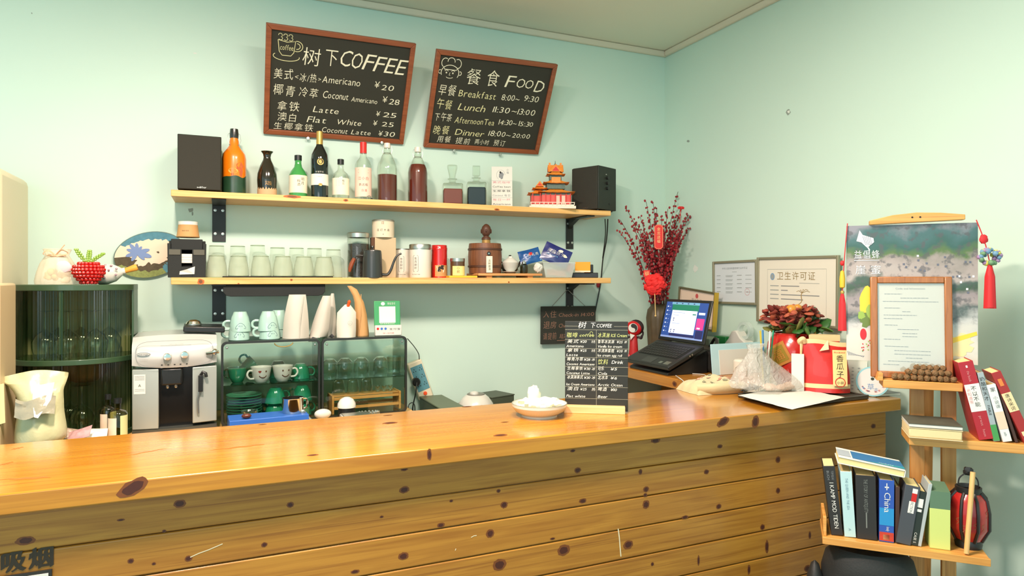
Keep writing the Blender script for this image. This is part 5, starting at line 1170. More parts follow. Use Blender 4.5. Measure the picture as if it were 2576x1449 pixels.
mb = MB(); mb.poly([q(779, 857, -.037), q(806, 857, -.041), q(800, 848, -.040), q(790, 845, -.039)]); mb.build('base_gusset', BAGS, r, 0)
r, k, q = pouch(833, 3.04, Z2, rows(806, 846, 856, 833, 840, 738), .06, -.1, 'narrow white coffee bag with a grey base, second leaning one', BAG)
mb = MB(); mb.poly([q(818, 853, -.032), q(846, 851, -.032), q(834, 838, -.031)]); mb.build('base_gusset', BAGS, r, 0)
r, k, q = pouch(871, 2.93, Z2, [(848, 894, 852), (848, 895, 830), (848, 895, 800), (849, 895, 786), (858, 888, 776), (868, 880, 766)], .06, -.1, 'short white coffee bag closed with an orange clip', mat('white paper bag', (206, 200, 184), .6))
MB().lathe([(.006, 0), (.008, .004), (.006, .018), (.008, .022), (.004, .030), (0, .031)], 12, 0, T(*q(875, 772, 0)) @ Ry(.25)).build('clip', mat('orange clip', (236, 80, 20), .3, coat=.3), r)
mb = MB(); f = lambda x, z: q(879, 812, -.033) + V((x, 0, z)); mb.ribbon([(.009 * math.cos(t), .009 * math.sin(t)) for t in [i * .42 for i in range(16)]], .0009, f); mb.ribbon([(-.004, -.005), (0, .004), (.004, -.003)], .0009, f); mb.build('emblem', GREYINK, r, 0)
r, k, q = pouch(903, 2.99, Z2, [(894, 928, 852), (894, 927, 830), (893, 922, 790), (892, 915, 760), (888, 906, 744), (880, 898, 728), (874, 884, 719)], .06, -.1, 'tall brown kraft paper bag bending over at its top', KRAFT)
MB().tube([q(908, 740, -.006), q(907, 790, -.026), q(900, 845, -.030)], .0016, 6).build('side_fold', KRAFT, r)
# green payment sign: code itself left out
p = V((onY(975, 0, 2.96).x, 2.96, Z2)); k = mpp(975, 2.96); r = thing('payment_sign', 'green payment stand with a blank white square above the second cabinet', 'sign', p, face_cam(p) + .16)
w, h = 66 * k, zl(975, 2.96, Z2, 757); hb = 26 * k
M = Rx(-.12); mb = MB().box((0, 0, h / 2 + .004), (w, .006, h - .006), 0, M); mb.build('panel', mat('payment green', (64, 150, 92), .35, coat=.3), r, bev=.003)
MB().box((0, -.012, hb / 2), (w, .03, hb)).build('foot', WHITE, r, bev=.003)
f = lambda x, z: M @ V((x, -.0036, z)); mb = MB(); s_ = w * .31; zc_ = h * .60
mb.poly([(-s_, zc_ - s_), (s_, zc_ - s_), (s_, zc_ + s_), (-s_, zc_ + s_)], 0, f); mb.disc(-w * .16, h * .92, .009, .008, f, 0, 14); mb.text('微信支付', f, .012, 0, x=w * .16, y=h * .895, w=.036, mid=True); mb.text('推荐使用微信支付', f, .007, 0, y=h * .32, w=w * .55, mid=True)
g2 = lambda x, z: V((x, -.0276, z))
for i, c_ in enumerate((1, 2, 2)): mb.disc(-w * .40 + i * .017, hb * .68, .0055, .0055, g2, c_, 14)
mb.text('支付宝', g2, .010, 3, x=w * .24, y=hb * .55, w=.05, mid=True); mb.text('扫一扫付款', g2, .006, 1, y=hb * .2, w=.05, mid=True); mb.build('print', [PAPER, RED, mat('sign blue', (60, 110, 190), .5), INK], r, 0)
# power strip on the wall
p = onY(1056, 955, WALL_Y - .022); k = mpp(1056, WALL_Y); r = thing('power_strip', 'white power strip hung askew on the wall right of the second cabinet', 'power strip', p)
M = Ry(math.radians(-19)); w, h = .075, .20
MB().box((0, 0, 0), (w, .036, h), 0, M).build('housing', mat('strip white', (230, 218, 190), .4), r, bev=.005)
mb = MB().box((.0, -.0185, .012), (w * .84, .002, h * .66), 0, M); mb.build('socket_panel', mat('socket blue', (96, 148, 160), .4), r)
mb = MB()
for cx_ in (-.016, .016):
    for cz in (.056, .018, -.022):
        for dx, dz in ((0, .007), (-.006, -.004), (.006, -.004)): mb.box((cx_ + dx, -.0198, cz + dz), (.003, .001, .006), 0, M)
mb.build('socket_slots', BLACK, r)
MB().lathe([(0, 0), (.010, 0), (.009, .004), (0, .005)], 18, 0, M @ T(0, -.018, -.072) @ Rx(PI / 2)).build('switch', mat('orange switch', (232, 82, 40), .4, emis=.15), r)
mb = MB(); mb.text('ON OFF', lambda x, z: M @ V((x, -.0185, z)), .008, 0, y=-.096, mid=True); mb.build('print', GREYINK, r, 0)
pw = thing('power_plug', 'round black plug in the left column of the power strip', 'plug', p + V((-.028, -.0195, -.006))); MB().lathe([(0, 0), (.021, 0), (.021, .02), (.016, .026), (0, .026)], 20, 0, Rx(PI / 2)).build('body', BLACKP, pw); MB().tube(smooth([(0, -.026, 0), (-.01, -.04, -.05), (-.02, -.02, -.13), (-.01, .0, -.2)]), .003, 8).build('lead', BLACKP, pw)
mb = MB(); mb.tube(smooth([onY(1025, 852, 3.12), onY(1042, 872, 3.2), onY(1053, 890, 3.25), onY(1055, 905, 3.27), onY(1058, 922, 3.272)]), .0022, 8); tag(mb.build('extension_lead', BLACKP), 'thin black cord running from the second cabinet to the power strip', 'cord')
mb = MB(); mb.tube(smooth([onY(1026, 1040, 3.0), onY(1028, 1020, 3.0), onY(1036, 1013, 3.02), onY(1043, 1020, 3.04), onY(1044, 1045, 3.05)]), .0022, 8); tag(mb.build('loose_cable', BLACKP), 'looped black cord low behind the counter, right of the second cabinet', 'cord')

# odds and ends standing in front on the workbench
def onbench(px, Y): return V((onY(px, 0, Y).x, Y, BZ))
# crumpled shopping bag
p = onbench(88, 2.66); k = mpp(88, 2.66); r = thing('plastic_bag', 'crumpled pale yellow plastic bag on the workbench at far left', 'bag', p)
base_y = HY - (BZ - CAMZ) / k; q = lambda x, y: ((x - 88) * k, (base_y - y) * k)
OUT = [(45, 155, 1125, .075), (42, 160, 1100, .085), (45, 158, 1065, .08), (50, 152, 1035, .07), (54, 152, 1008, .066), (40, 150, 985, .05), (24, 156, 965, .03), (12, 162, 950, .014), (8, 163, 938, .004)]
mb = MB(); vs = []; n = 28
for x0, x1, y, dd in OUT:
    for i in range(n):
        t = i / (n / 2); u = t if t <= 1 else 2 - t; s_ = -1 if t <= 1 else 1; X = x0 + (x1 - x0) * u; a, b = q(X, y + 7 * math.sin(u * 5 + y)); 
        vs.append((a, s_ * dd * math.sin(PI * min(1, max(0, u))) ** .6 + .014 * noise.noise(V((u * 6, y * .05, s_))), max(.0, b)))
N = len(OUT); mb.add(vs, [(j * n + i, j * n + (i + 1) % n, (j + 1) * n + (i + 1) % n, (j + 1) * n + i) for j in range(N - 1) for i in range(n)] + [tuple(range(n - 1, -1, -1))], 0)
mb.build('film', mat('pale yellow film', (206, 204, 158), .35, bump=.5, vs=40, coat=.2), r, 40, sub=1)
mb = MB(); vs = [(*q(14, 960)[:1], -.05, q(14, 960)[1]), (q(34, 955)[0], -.055, q(34, 955)[1]), (q(38, 1040)[0], -.06, q(38, 1050)[1]), (q(22, 1055)[0], -.055, q(22, 1055)[1])]; mb.poly(vs); mb.build('bag_handle', mat('yellow film', (226, 222, 160), .4), r, 0, solid=.001)
mb = MB()
def win(u, v):
    a, b = q(60 + 82 * u, 1035 - 42 * v + 6 * math.sin(u * 6)); return V((a, -.088 + .02 * v - .02 * math.sin(PI * u) + .008 * noise.noise(V((u * 5, v * 4, 3))), b))
mb.grid(12, 6, win); mb.build('window_patch', mat('grey film', (160, 154, 130), .3, coat=.5, bump=.4, vs=60), r)
mb = MB(); mb.poly([(q(94, 965)[0], -.062, q(94, 965)[1]), (q(138, 958)[0], -.062, q(138, 958)[1]), (q(134, 998)[0], -.082, q(134, 998)[1]), (q(112, 1038)[0], -.112, q(112, 1038)[1]), (q(104, 1035)[0], -.112, q(104, 1035)[1]), (q(96, 995)[0], -.082, q(96, 995)[1])]); mb.build('label', PAPER, r, 0)
# labelled bottles
def vial(px, Y, yt, lb_, hw=22):
    p = onbench(px, Y); k = mpp(px, Y); r = thing('syrup_bottle', lb_, 'bottle', p, face_cam(p), 'syrup bottles by the coffee machine'); h = (HY - yt) * k - (BZ - CAMZ); w = hw * k
    MB().lathe([(0, 0), (w, 0), (w, h * .68), (w * .8, h * .74), (w * .34, h * .78), (w * .34, h * .92), (0, h * .92)], 24).build('body', glass('olive glass', (206, 206, 170), 1.0), r); MB().lathe([(0, h * .9), (w * .4, h * .9), (w * .4, h), (0, h)], 18).build('cap', BLACKP, r)
    mb = MB(); patch(mb, w + .0006, .01, h * .62, -1.2, -.12, 0); patch(mb, w + .0006, .01, h * .66, .25, 1.3, 1); mb.build('label', [mat('pink label', (236, 216, 190), .6), mat('green label', (206, 208, 150), .6)], r, 0)
vial(296, 2.72, 1002, 'clear syrup bottle with pale labels left of the coffee machine'); vial(272, 2.79, 992, 'dark syrup bottle behind the pale-labelled one', 18)
# wrapped sachets
for px, Y, a, c_, lb_ in ((184, 2.70, .3, (170, 150, 130), 'brownish wrapped sachet beside the yellow plastic bag'), (200, 2.635, -.3, (196, 150, 150), 'pinkish wrapped sachet among the straws on the workbench'), (238, 2.68, .1, (226, 222, 206), 'white wrapped straws left of the syrup bottles')):
    p = onbench(px, Y); p.z = onY(px, 1092, Y).z; p.z = max(BZ + .02, p.z)
    packet('sachet', p, .075, .05, a, -.9, [mat('wrap %d' % px, c_, .35, coat=.3, var=.35, vs=50)], lb_, a, 'sachet', .016)
# blue tray, steel mug, spoon, egg, dome, scraper
p = onbench(675, 2.74); k = mpp(675, 2.74); r = thing('blue_box', 'flat blue carton on the workbench under the steel mug', 'box', p, .05); hb_ = onY(675, 1046, 2.72).z - BZ
MB().box((0, 0, hb_ / 2), (185 * k, .12, hb_)).build('carton', mat('blue card', (50, 104, 190), .4), r, bev=.002); MB().box((.045, -.0606, hb_ * .62), (.03, .0012, .006)).build('print', PAPER, r)
tag(MB().ball((0, 0, .010), (.018, .012, .010), 12).build('brown_date', mat('date brown', (92, 40, 24), .3, coat=.4), loc=p + V((onY(620, 0, 2.70).x - p.x, -.045, hb_ + .0006))), 'dark red date fruit lying on the blue carton', 'fruit')
p = V((onY(737, 0, 2.75).x, 2.75, BZ + hb_ + .0006)); k = mpp(737, 2.75); r = thing('steel_mug', 'shiny steel milk mug standing on the blue carton', 'mug', p, face_cam(p)); pr = PR(737, 2.75, p.z, [(25, 1052), (26, 1000)]); h = pr[1][1]
MB().lathe([(0, 0), (pr[0][0], 0), (pr[0][0] * 1.02, .01), (pr[1][0], h - .003), (pr[1][0] * 1.04, h), (pr[1][0] * .97, h), (pr[1][0] * .96, .006), (0, .006)], 36).build('cup', CHROME, r); MB().tube(smooth([(.024, .0, h * .9), (.05, .01, h * .85), (.052, .012, h * .3), (.026, 0, h * .15)]), .004, 8).build('handle', CHROME, r)
p = onbench(628, 2.85); r = thing('small_glass', 'small clear glass behind the blue carton, before the saucers', 'glass', p); MB().lathe([(0, .003), (.022, 0), (.026, .01), (.032, .07), (.03, .07), (0, .006)], 20).build('bowl', WG, r)
p = onbench(812, 2.745); k = mpp(812, 2.745); r = thing('white_timer', 'smooth white egg-shaped gadget by the spoon', 'gadget', p); zc_ = onY(812, 1041, 2.745).z - BZ
MB().ball((0, 0, zc_), (21 * k, .02, 12.5 * k), 22).build('shell', WHITE, r); MB().lathe([(0, 0), (.018, 0), (.014, max(.01, zc_ - 11 * k)), (0, zc_ - 11 * k)], 20).build('foot', WHITE, r)
p = onbench(780, 2.72); zsp = onY(770, 1040, 2.72).z - BZ; r = thing('spoon', 'silver spoon leaning between steel mug and white gadget', 'spoon', p); MB().tube([(-.02, .0, zsp), (-.008, 0, zsp - .014), (.03, -.02, zsp - .05), (.05, -.02, .004)], [.004, .006, .003, .003], 8, flat=.5).build('handle', STEEL, r); MB().ball((-.026, .002, zsp + .004), (.010, .004, .012), 12).build('spoon_bowl', STEEL, r)
p = onbench(872, 2.80); k = mpp(872, 2.8); r = thing('dome_lamp', 'white frosted dome on a black base in front of the second cabinet', 'lamp', p); zb_ = onY(872, 1024, 2.8).z - BZ
MB().lathe([(0, 0), (.034, 0), (.036, zb_ * .5), (.033, zb_), (0, zb_)], 28).build('base', BLACKP, r); MB().lathe([(23 * k, zb_), (22 * k, zb_ + 10 * k), (16 * k, zb_ + 20 * k), (7 * k, zb_ + 25 * k), (0, zb_ + 26 * k)], 28, 0, T(0, 0, 0)).build('dome', mat('frosted dome', (226, 222, 208), .3, coat=.3), r)
p = onbench(895, 2.70); r = thing('scale', 'flat white kitchen scale edge showing above the counter', 'scale', p); zs = onY(895, 1043, 2.70).z - BZ; MB().box((0, 0, zs / 2), (.115, .09, zs)).build('body', WHITE, r, bev=.004); MB().box((0, -.005, zs + .0015), (.105, .08, .003)).build('pan', STEEL, r, bev=.001)
p = onbench(926, 2.78); r = thing('chain_bracelet', 'coiled metal chain lying before the second cabinet', 'chain', V((p.x, 2.78, BZ))); zq = onY(926, 1036, 2.78).z - BZ - .006
MB().lathe([(0, 0), (.05, 0), (.05, zq), (0, zq)], 24, sy=.4).build('dish', mat('grey dish', (120, 126, 112), .5), r)
mb = MB()
for i in range(18): a = 2 * PI * i / 18; mb.ball((.044 * math.cos(a), .016 * math.sin(a), zq + .005), .0052, 7)
mb.build('links', STEEL, r)
# green bin, rice cooker and dark lid on the low white cabinet
a = onY(1063, 1004, 3.22); r = thing('green_box', 'dark green box top showing behind the counter left of the rice cooker', 'box', ((onY(1063, 0, 3.22).x + onY(1160, 0, 2.95).x) / 2, 3.05, .6012)); hz_ = a.z - .6012
MB().box((0, .02, hz_ / 2), (.115, .38, hz_)).build('body', mat('dark green card', (74, 88, 66), .5), r, bev=.004); MB().box((0, .02, hz_ + .004), (.12, .385, .008)).build('lid', mat('olive lid', (92, 104, 78), .45), r, bev=.003)
p = V((onY(1197, 0, 3.02).x, 3.02, .6012)); k = mpp(1197, 3.02); r = thing('rice_cooker', 'white rice cooker with a domed lid and grey steam vent behind the counter', 'rice cooker', p, 0); zr = onY(1197, 1014, 3.02).z - .6012; R_ = .088
MB().lathe([(0, 0), (R_ * .9, 0), (R_, .03), (R_, zr - .03), (R_ * .97, zr - .02), (0, zr - .02)], 36).build('body', WHITE, r)
MB().lathe([(R_ * .98, zr - .02), (R_ * .96, zr), (R_ * .72, zr + .028), (R_ * .55, zr + .040), (R_ * .48, zr + .043), (0, zr + .043)], 36).build('lid', WHITE, r)
MB().lathe([(R_ * .50, zr + .0425), (R_ * .46, zr + .047), (0, zr + .047)], 30).build('vent_plate', mat('mid grey', (120, 118, 108), .4), r); MB().lathe([(0, zr + .046), (.022, zr + .046), (.020, zr + .056), (.008, zr + .060), (0, zr + .060)], 20, 0, T(-.012, -.01, 0)).build('lid_knob', WHITE, r); MB().box((-R_ * .98, .02, zr - .01), (.05, .04, .02)).build('hinge', BLACKP, r, bev=.003)
p = V((onY(1252, 0, 3.1).x + .02, 3.20, .6012)); r = thing('black_box', 'dark box corner right of the rice cooker, just above the counter edge', 'box', p, .3); hq = onY(1252, 1002, 3.1).z - .6012; MB().box((0, 0, hq / 2), (.15, .15, hq)).build('body', mat('dark olive', (72, 80, 64), .5), r, bev=.003); MB().box((0, 0, hq + .003), (.155, .155, .006)).build('lid', mat('dark olive', (72, 80, 64), .5), r, bev=.002)

# ================================================================ on the counter
def onC(px, py, z=CT): return onZ(px, py, z)
# bowl of white chunks
p = onC(1357, 1046); p.z = CT; k = mpp(1357, p.y); r = thing('serving_bowl', 'shallow white fluted bowl of pale chunks on the counter before the menu', 'bowl', p)
R_ = 70 * k
MB().lathe([(0, .004), (R_ * .58, .004), (R_ * .58, 0), (R_ * .64, 0), (R_ * .64, .006)], 64).lathe([(R_ * .64, .006), (R_ * .86, .018), (R_ * .99, .034)], 120, flute=.010, nf=60).lathe([(R_ * .99, .034), (R_, .042), (R_ * .975, .043), (R_ * .95, .034), (R_ * .7, .014), (0, .011)], 64).build('bowl', WHITE, r, 60)
MB().tube([(R_ * .988 * math.cos(2 * PI * i / 48), R_ * .988 * math.sin(2 * PI * i / 48), .0428) for i in range(48)], .0012, 6, closed=True).build('grey_rim', mat('olive rim', (130, 132, 110), .4), r)
m_ch = mat('pale chunk', (240, 236, 204), .6, var=.06, vs=60)
for i, (x, y, z, a, b, c) in enumerate(((-.050, .0, .033, .030, .026, .018), (-.022, -.012, .034, .03, .026, .018), (-.014, .010, .055, .020, .018, .036), (.020, .0, .033, .034, .026, .017), (.044, -.008, .031, .030, .024, .014), (-.004, -.034, .030, .034, .018, .014), (.0, .036, .031, .03, .022, .014), (.03, .03, .030, .024, .02, .012), (-.03, .034, .031, .024, .02, .014))):
    lbs = ['low pale chunk at the left of the white bowl', 'pale chunk left of centre, front of the tall one in the bowl', 'tall pointed pale chunk standing up in the white bowl', 'broad pale chunk just right of the tall one in the bowl', 'flat pale chunk at the right side of the white bowl', 'pale chunk at the front rim of the white bowl', 'pale chunk behind the tall one in the white bowl', 'small pale chunk at the back right of the bowl', 'small pale chunk at the back left of the bowl']
    tag(MB().ball((0, 0, 0), (a, b, c), 12, amp=.5, fr=2.2, seed=i + 1).build('butter_chunk', m_ch, loc=p + V((x, y, z + .010)), smooth=25), lbs[i], 'food', 'pale chunks in the white bowl')

# menu board in its wooden foot
p = onC(1500, 1038); p.z = CT; k = mpp(1500, p.y); r = thing('menu_stand', 'black grid menu board in a pale wooden foot on the counter', 'menu', p, -math.radians(32)); w = 158 * k; h = (1040 - 814) * k
MB().box((0, .014, .004 + h / 2), (w, .005, h), 0).build('panel', mat('menu black', (32, 33, 28), .5), r, bev=.001)
MB().box((-.006, 0, .0115), (w * .96, .045, .023)).build('foot', wood('peach wood', (232, 176, 118), (246, 196, 140), 'x', .5, 0, 1, .1), r, bev=.001)
m_ln = mat('grid line', (170, 168, 146), .8); m_w = mat('white marker', (238, 238, 226), .7); m_y = mat('lime marker', (206, 214, 130), .7)
mb = MB(); fy = .0112; f = lambda x, z: V((x, fy, .004 + h / 2 + z))
X = lambda u: (u - .5) * w; Zq = lambda v: (.5 - v) * h
hl = (.055, .095, .205, .305, .405, .51, .605, .735, .865)
for i, v in enumerate(hl):
    if i == 0: mb.ribbon([(X(.0), Zq(v)), (X(.2), Zq(v))], .0008, f, 0); mb.ribbon([(X(.78), Zq(v)), (X(1), Zq(v))], .0008, f, 0)
    else: mb.ribbon([(X(0), Zq(v)), (X(1), Zq(v))], .0008, f, 0)
mb.ribbon([(X(.5), Zq(.095)), (X(.5), Zq(.96))], .0008, f, 0)
def mt(t, u0, u1, v, hh, mi=1): mb.text(t, f, hh, mi, X(u0), Zq(v), .2, .05, (u1 - u0) * w)
mt('树', .20, .33, .075, .024); mt('下', .40, .48, .07, .02); mt('COFFEE', .50, .74, .068, .018)
mt('咖啡', .02, .20, .178, .020, 2); mt('coffee', .23, .46, .172, .014, 2); mt('冰淇淋', .52, .71, .175, .018, 2); mt('ICE Cream', .73, .98, .172, .015, 2)
for j, (a, pr_, n, e) in enumerate((('美式', '¥20', '冰/热', 'Americano'), ('拿铁', '¥25', '冰/热', 'Latte'), ('椰青冷萃', '¥28', '冰', 'Coconut Americano'), ('生椰拿铁', '¥30', '冰', 'Coconut Latte'), ('冰淇淋美式', '¥30', '冰', 'Ice Cream Americano'), ('澳白', '¥25', '热', 'Flat white'))):
    v = (.242, .342, .442, .545, .645, .775)[j]; mt(a, .03, min(.285, .03 + .068 * len(a) + .05), v, .014); mt(pr_, .53 - .12, .5 - .02 if False else .40 + .07, v, .012) if False else mt(pr_, .30 if j in (2, 3, 4) else .24, .40 if j in (2, 3, 4) else .34, v, .012)
    mt(n, .42, .48, v, .011); mt(e, .02, .02 + min(.45, .024 * len(e) + .06), (.292, .392, .494, .595, .722, .855)[j], .012)
for a, pr_, e, v, v2 in (('香草冰淇淋', '¥25', 'Vanilla Ice cream', .242, .292), ('冰淇淋蛋糕', '¥20', 'Ice cream egg roll', .342, .392)): mt(a, .52, .78, v, .014); mt(pr_, .82, .91, v, .012); mt('杯', .94, .98, v, .010); mt(e, .52, .9, v2, .012)
mt('饮料', .52, .68, .475, .020, 2); mt('Drink', .74, .92, .470, .016)
for a, pr_, e, v, v2, u in (('可乐', '¥5', 'Cola', .545, .595, .62), ('北冰洋', '¥6', 'Arctic Ocean', .645, .722, .68), ('啤酒', '¥10', 'Beer', .775, .855, .66)): mt(a, .52, u, v, .015); mt(pr_, .72, .82, v, .013); mt(e, .52, .52 + .03 * len(e) + .03, v2, .013)
mb.ribbon([(X(.42) + .005 * math.cos(t), Zq(.135) + .006 * math.sin(t)) for t in [i * .5 for i in range(13)]], .0009, f, 2)
mb.build('menu_writing', [m_ln, m_w, m_y], r, 0)
# check-in board hung on the right bracket
p = onY(1430, 817, 3.27); r = thing('hanging_board', 'small blackboard with faded check-in times hung below the right bracket', 'blackboard', p, 0); k = mpp(1430, 3.27); w = onY(1498, 0, 3.27).x - onY(1361, 0, 3.27).x; h = .208
MB().box((0, 0, 0), (w, .012, h), 0, Ry(.008)).build('slate', mat('faded slate', (44, 46, 38), .8, var=.15, vs=20), r, bev=.003)
mb = MB(); f = lambda x, z: V((x, -.0066, z)); c_ = 0
for i, (t, t2, t3) in enumerate((('入住', 'Check-in', '14:00'), ('退房', 'Check-out', '11:30'), ('请提前', '联系', '前台'))):
    z = .046 - .060 * i; mb.text(t, f, .042, 0, -w * .47, z, .1, .08, w * .24); mb.text(t2, f, .030, 0, -w * .19, z, .15, .08, w * .36); mb.text(t3, f, .030, 0, w * .22, z, .1, .08, w * .24)
mb.ribbon([(-w * .22, -.085), (w * .05, -.085), (w * .10, -.078), (w * .16, -.082)], .003, f, 0); mb.build('faded_writing', mat('faded pink chalk', (150, 112, 92), .9), r, 0)
MB().tube([(-w * .33, -.003, h / 2 - .008), (-w * .02, .012, h / 2 + .088), (w * .02, .012, h / 2 + .088), (w * .33, -.003, h / 2 - .008)], .002, 6).build('hanging_string', mat('grey string', (150, 156, 146), .8), r)
# red painted ornament behind the menu
q = onZ(1592, 868, CT); p = onY(1594, 868, 3.06); p.z = CT; k = mpp(1594, 3.06); r = thing('ornament', 'red toy figure ornament with a yin-yang disc on the side desk', 'ornament', p, face_cam(p)); z0 = lambda y: onY(1594, y, 3.06).z - CT
MB().lathe([(0, 0), (.045, 0), (.04, .014), (0, .018)], 20).build('base', mat('mottled base', (120, 84, 80), .6, var=.5, vs=80), r)
mb = MB(); mb.lathe([(.03, .012), (.024, z0(858) * .6), (.02, z0(848)), (.014, z0(842)), (0, z0(838))], 18, 0); mb.build('robe', mat('red robe', (186, 36, 40), .5, var=.25, vs=60), r)
MB().ball((0, 0, z0(826)), (21 * k, .026, 19 * k), 20).build('head', mat('red head', (200, 30, 36), .3, coat=.4), r)
f = lambda x, z: V((x - .003, -.0275 - .001 * 0, z0(824) + z)); mb = MB(); rr = 11.5 * k
mb.disc(0, 0, rr, rr, f, 0, 24); g2 = lambda x, z: f(x, z) + V((0, -.0006, 0)); mb.poly(arc(0, 0, rr * .92, rr * .92, -90, 90, 12) + arc(0, rr * .46, rr * .46, rr * .46, 90, 270, 8) + arc(0, -rr * .46, rr * .46, rr * .46, 90, -90, 8), 1, g2)
g3 = lambda x, z: f(x, z) + V((0, -.0012, 0)); mb.disc(0, rr * .46, rr * .18, rr * .18, g3, 1, 10); mb.disc(0, -rr * .46, rr * .18, rr * .18, g3, 0, 10); mb.build('yin_yang_disc', [PAPER, BLACK], r, 0)
MB().poly([(-.020, -.030, z0(838)), (.006, -.032, z0(842)), (-.016, -.034, z0(854))]).build('white_collar', PAPER, r, 0, solid=.002); MB().ball((.012, .008, z0(824)), (20 * k, .026, 20 * k), 18).build('dark_hood', mat('dark hood', (44, 28, 32), .5), r)
mb = MB()
for i in range(9): mb.ball((-.035 + .009 * i, -.016 - .006 * (i % 3), .020 + .006 * (i % 2)), (.010, .010, .012), 8, i % 3, amp=.4, seed=i)
mb.build('skirt_decoration', [mat('navy patch', (58, 46, 100), .5), mat('rose patch', (206, 110, 110), .5), mat('red robe', (186, 36, 40), .5)], r); MB().tube(smooth([(.02, .01, z0(850)), (.045, .01, z0(846)), (.050, .01, z0(836)), (.040, .0, z0(832))]), .005, 8).build('tail', mat('dark hood', (44, 28, 32), .5), r)
for sx in (-1, 1): MB().tube(smooth([(sx * .02, -.01, z0(846)), (sx * .04, -.02, z0(850)), (sx * .045, -.03, z0(842))]), .006, 8).build('arm', mat('dark sleeve', (50, 40, 46), .6), r)
mb = MB(); mb.lathe([(0, 0), (.022, .002), (.022, .004), (0, .004)], 14, 0, T(-.052, -.03, z0(838)) @ Rx(1.3)); mb.build('paper_fan', mat('pale blue paper', (190, 196, 210), .7), r)

# vase of red berry branches in the corner
p = V((onY(1658, 0, 3.07).x, 3.07, CT)); k = mpp(1655, 3.07); r = thing('vase', 'tall brown ribbed vase in the room corner holding red branches', 'vase', p); zt = onY(1655, 765, 3.07).z - CT
MB().lathe([(0, 0), (.055, 0), (.058, .01), (.066, zt * .45), (.072, zt * .75), (.064, zt * .9), (.046, zt * .97), (.050, zt), (.042, zt), (.04, zt * .9), (0, zt * .8)], 44, flute=.03, nf=11).build('body', mat('brown glaze', (86, 72, 50), .45, var=.35, vs=30), r, 60)
MB().ball((.045, -.045, zt * .86), (.014, .01, .026), 10).build('gold_leaf', mat('ochre leaf', (206, 150, 50), .5), r)
rng = random.Random(5); base = V((0, 0, zt + CT)) + V((p.x, p.y, 0)); m_be = mat('red berry', (150, 24, 34), .3, coat=.4, var=.3, vs=60); m_tw = mat('dark twig', (72, 40, 34), .7)
tips = [(1572, 519, .02), (1560, 553, .1), (1556, 580, .0), (1625, 507, .0), (1643, 512, .0), (1652, 524, .0), (1680, 525, .02), (1698, 545, .05), (1733, 484, .10), (1712, 528, .08), (1732, 540, .0), (1748, 550, .1), (1753, 548, .0), (1600, 560, .08), (1610, 545, .0), (1590, 568, -.05), (1664, 545, -.05), (1675, 560, .05), (1720, 560, -.05), (1740, 575, .0), (1630, 590, -.06), (1700, 580, -.08), (1665, 600, -.08), (1715, 600, -.1)]
for i, (tx, ty, dy) in enumerate(tips):
    Yt = 3.06 + dy; t = onY(tx, ty, Yt); sd = base + V((rng.uniform(-.03, .03), rng.uniform(-.03, .03), -.10)); bend = V((rng.uniform(-.02, .02), 0, .06)) + V(((sd.x - t.x) * .30, 0, 0))
    C1 = sd.lerp(t, .5) + bend; t.x = min(t.x, WALL_X - .012); br = MB(); pts = []
    for j in range(22):
        u = j / 21; pts.append(sd * (1 - u) ** 2 + C1 * 2 * u * (1 - u) + t * u * u)
    br.tube([q - base for q in pts], [.0028 - .0015 * j / 21 for j in range(22)], 5, 0)
    dens = 5 if i > 2 and i != 8 else 2
    for j in range(4, 22):
        u = j / 21
        if i == 8 and u > .96: continue
        for s_ in range(dens if u < .85 else 2):
            a = rng.uniform(0, 6.28); q = pts[j] - base; rr = rng.uniform(.0055, .0082) * (1.0 if u < .8 else .85); br.ball(q + V((math.cos(a) * rr * 1.4, math.sin(a) * rr * 1.4, rng.uniform(-.010, .010))), (rr, rr, rr * 1.15), 6, 1)
    lb_ = 'red berry branch, stem %s counted by tip from the left in the corner vase' % ('one two three four five six seven eight nine ten eleven twelve thirteen fourteen fifteen sixteen seventeen eighteen nineteen twenty twenty-one twenty-two twenty-three twenty-four'.split()[sorted(range(24), key=lambda e: tips[e][0]).index(i)])
    tag(br.build('berry_branch', [m_tw, m_be], loc=base, smooth=40), lb_, 'branch', 'red berry branches in the corner vase')
m_hr = mat('bright red paper', (214, 34, 30), .6); m_gd = mat('gold print', (240, 200, 130), .5)
c = onY(1657, 596, 2.93); k = mpp(1657, 2.93); r = thing('hanging_tag', 'long red hanging tag with gold characters among the berry branches', 'tag', c, face_cam(c)); w, h = 22 * k, 62 * k
P = [(-w / 2, -h * .42), (-w * .25, -h / 2), (w * .25, -h / 2), (w / 2, -h * .42), (w / 2, h * .42), (w * .25, h / 2), (-w * .25, h / 2), (-w / 2, h * .42)]
MB().prism(P, -.0015, .0015).build('card', m_hr, r); mb = MB(); f = lambda x, z: V((x, -.002, z)); mb.ribbon([(x * .86, z * .95) for x, z in P + P[:1]], .0012, f); mb.text('金龙送福', f, .020, 0, y=h * .26, vert=True); mb.build('gold_characters', m_gd, r, 0); MB().tube([(0, 0, h / 2), (.002, .05, h / 2 + .05), (.004, .135, h / 2 + .03)], .001, 5).build('thread', m_gd, r)
c = onY(1713, 524, 3.0); r = thing('red_rosette', 'small red paper rosette at the top of the berry branches', 'rosette', c); MB().lathe([(0, -.006), (.018, -.004), (.019, .006), (.012, .010), (0, .011)], 22, flute=.12, nf=11, sy=.6).build('bloom', m_hr, r); MB().tube([(0, 0, -.004), (-.002, .01, -.08)], .0018, 6).build('stem', m_hr, r)
c = onY(1647, 716, 2.93); k = mpp(1647, 2.93); r = thing('red_pompom', 'large bright red crepe flower hanging on the berry branches above the vase', 'flower', c, face_cam(c)); mb = MB(); rg = random.Random(3)
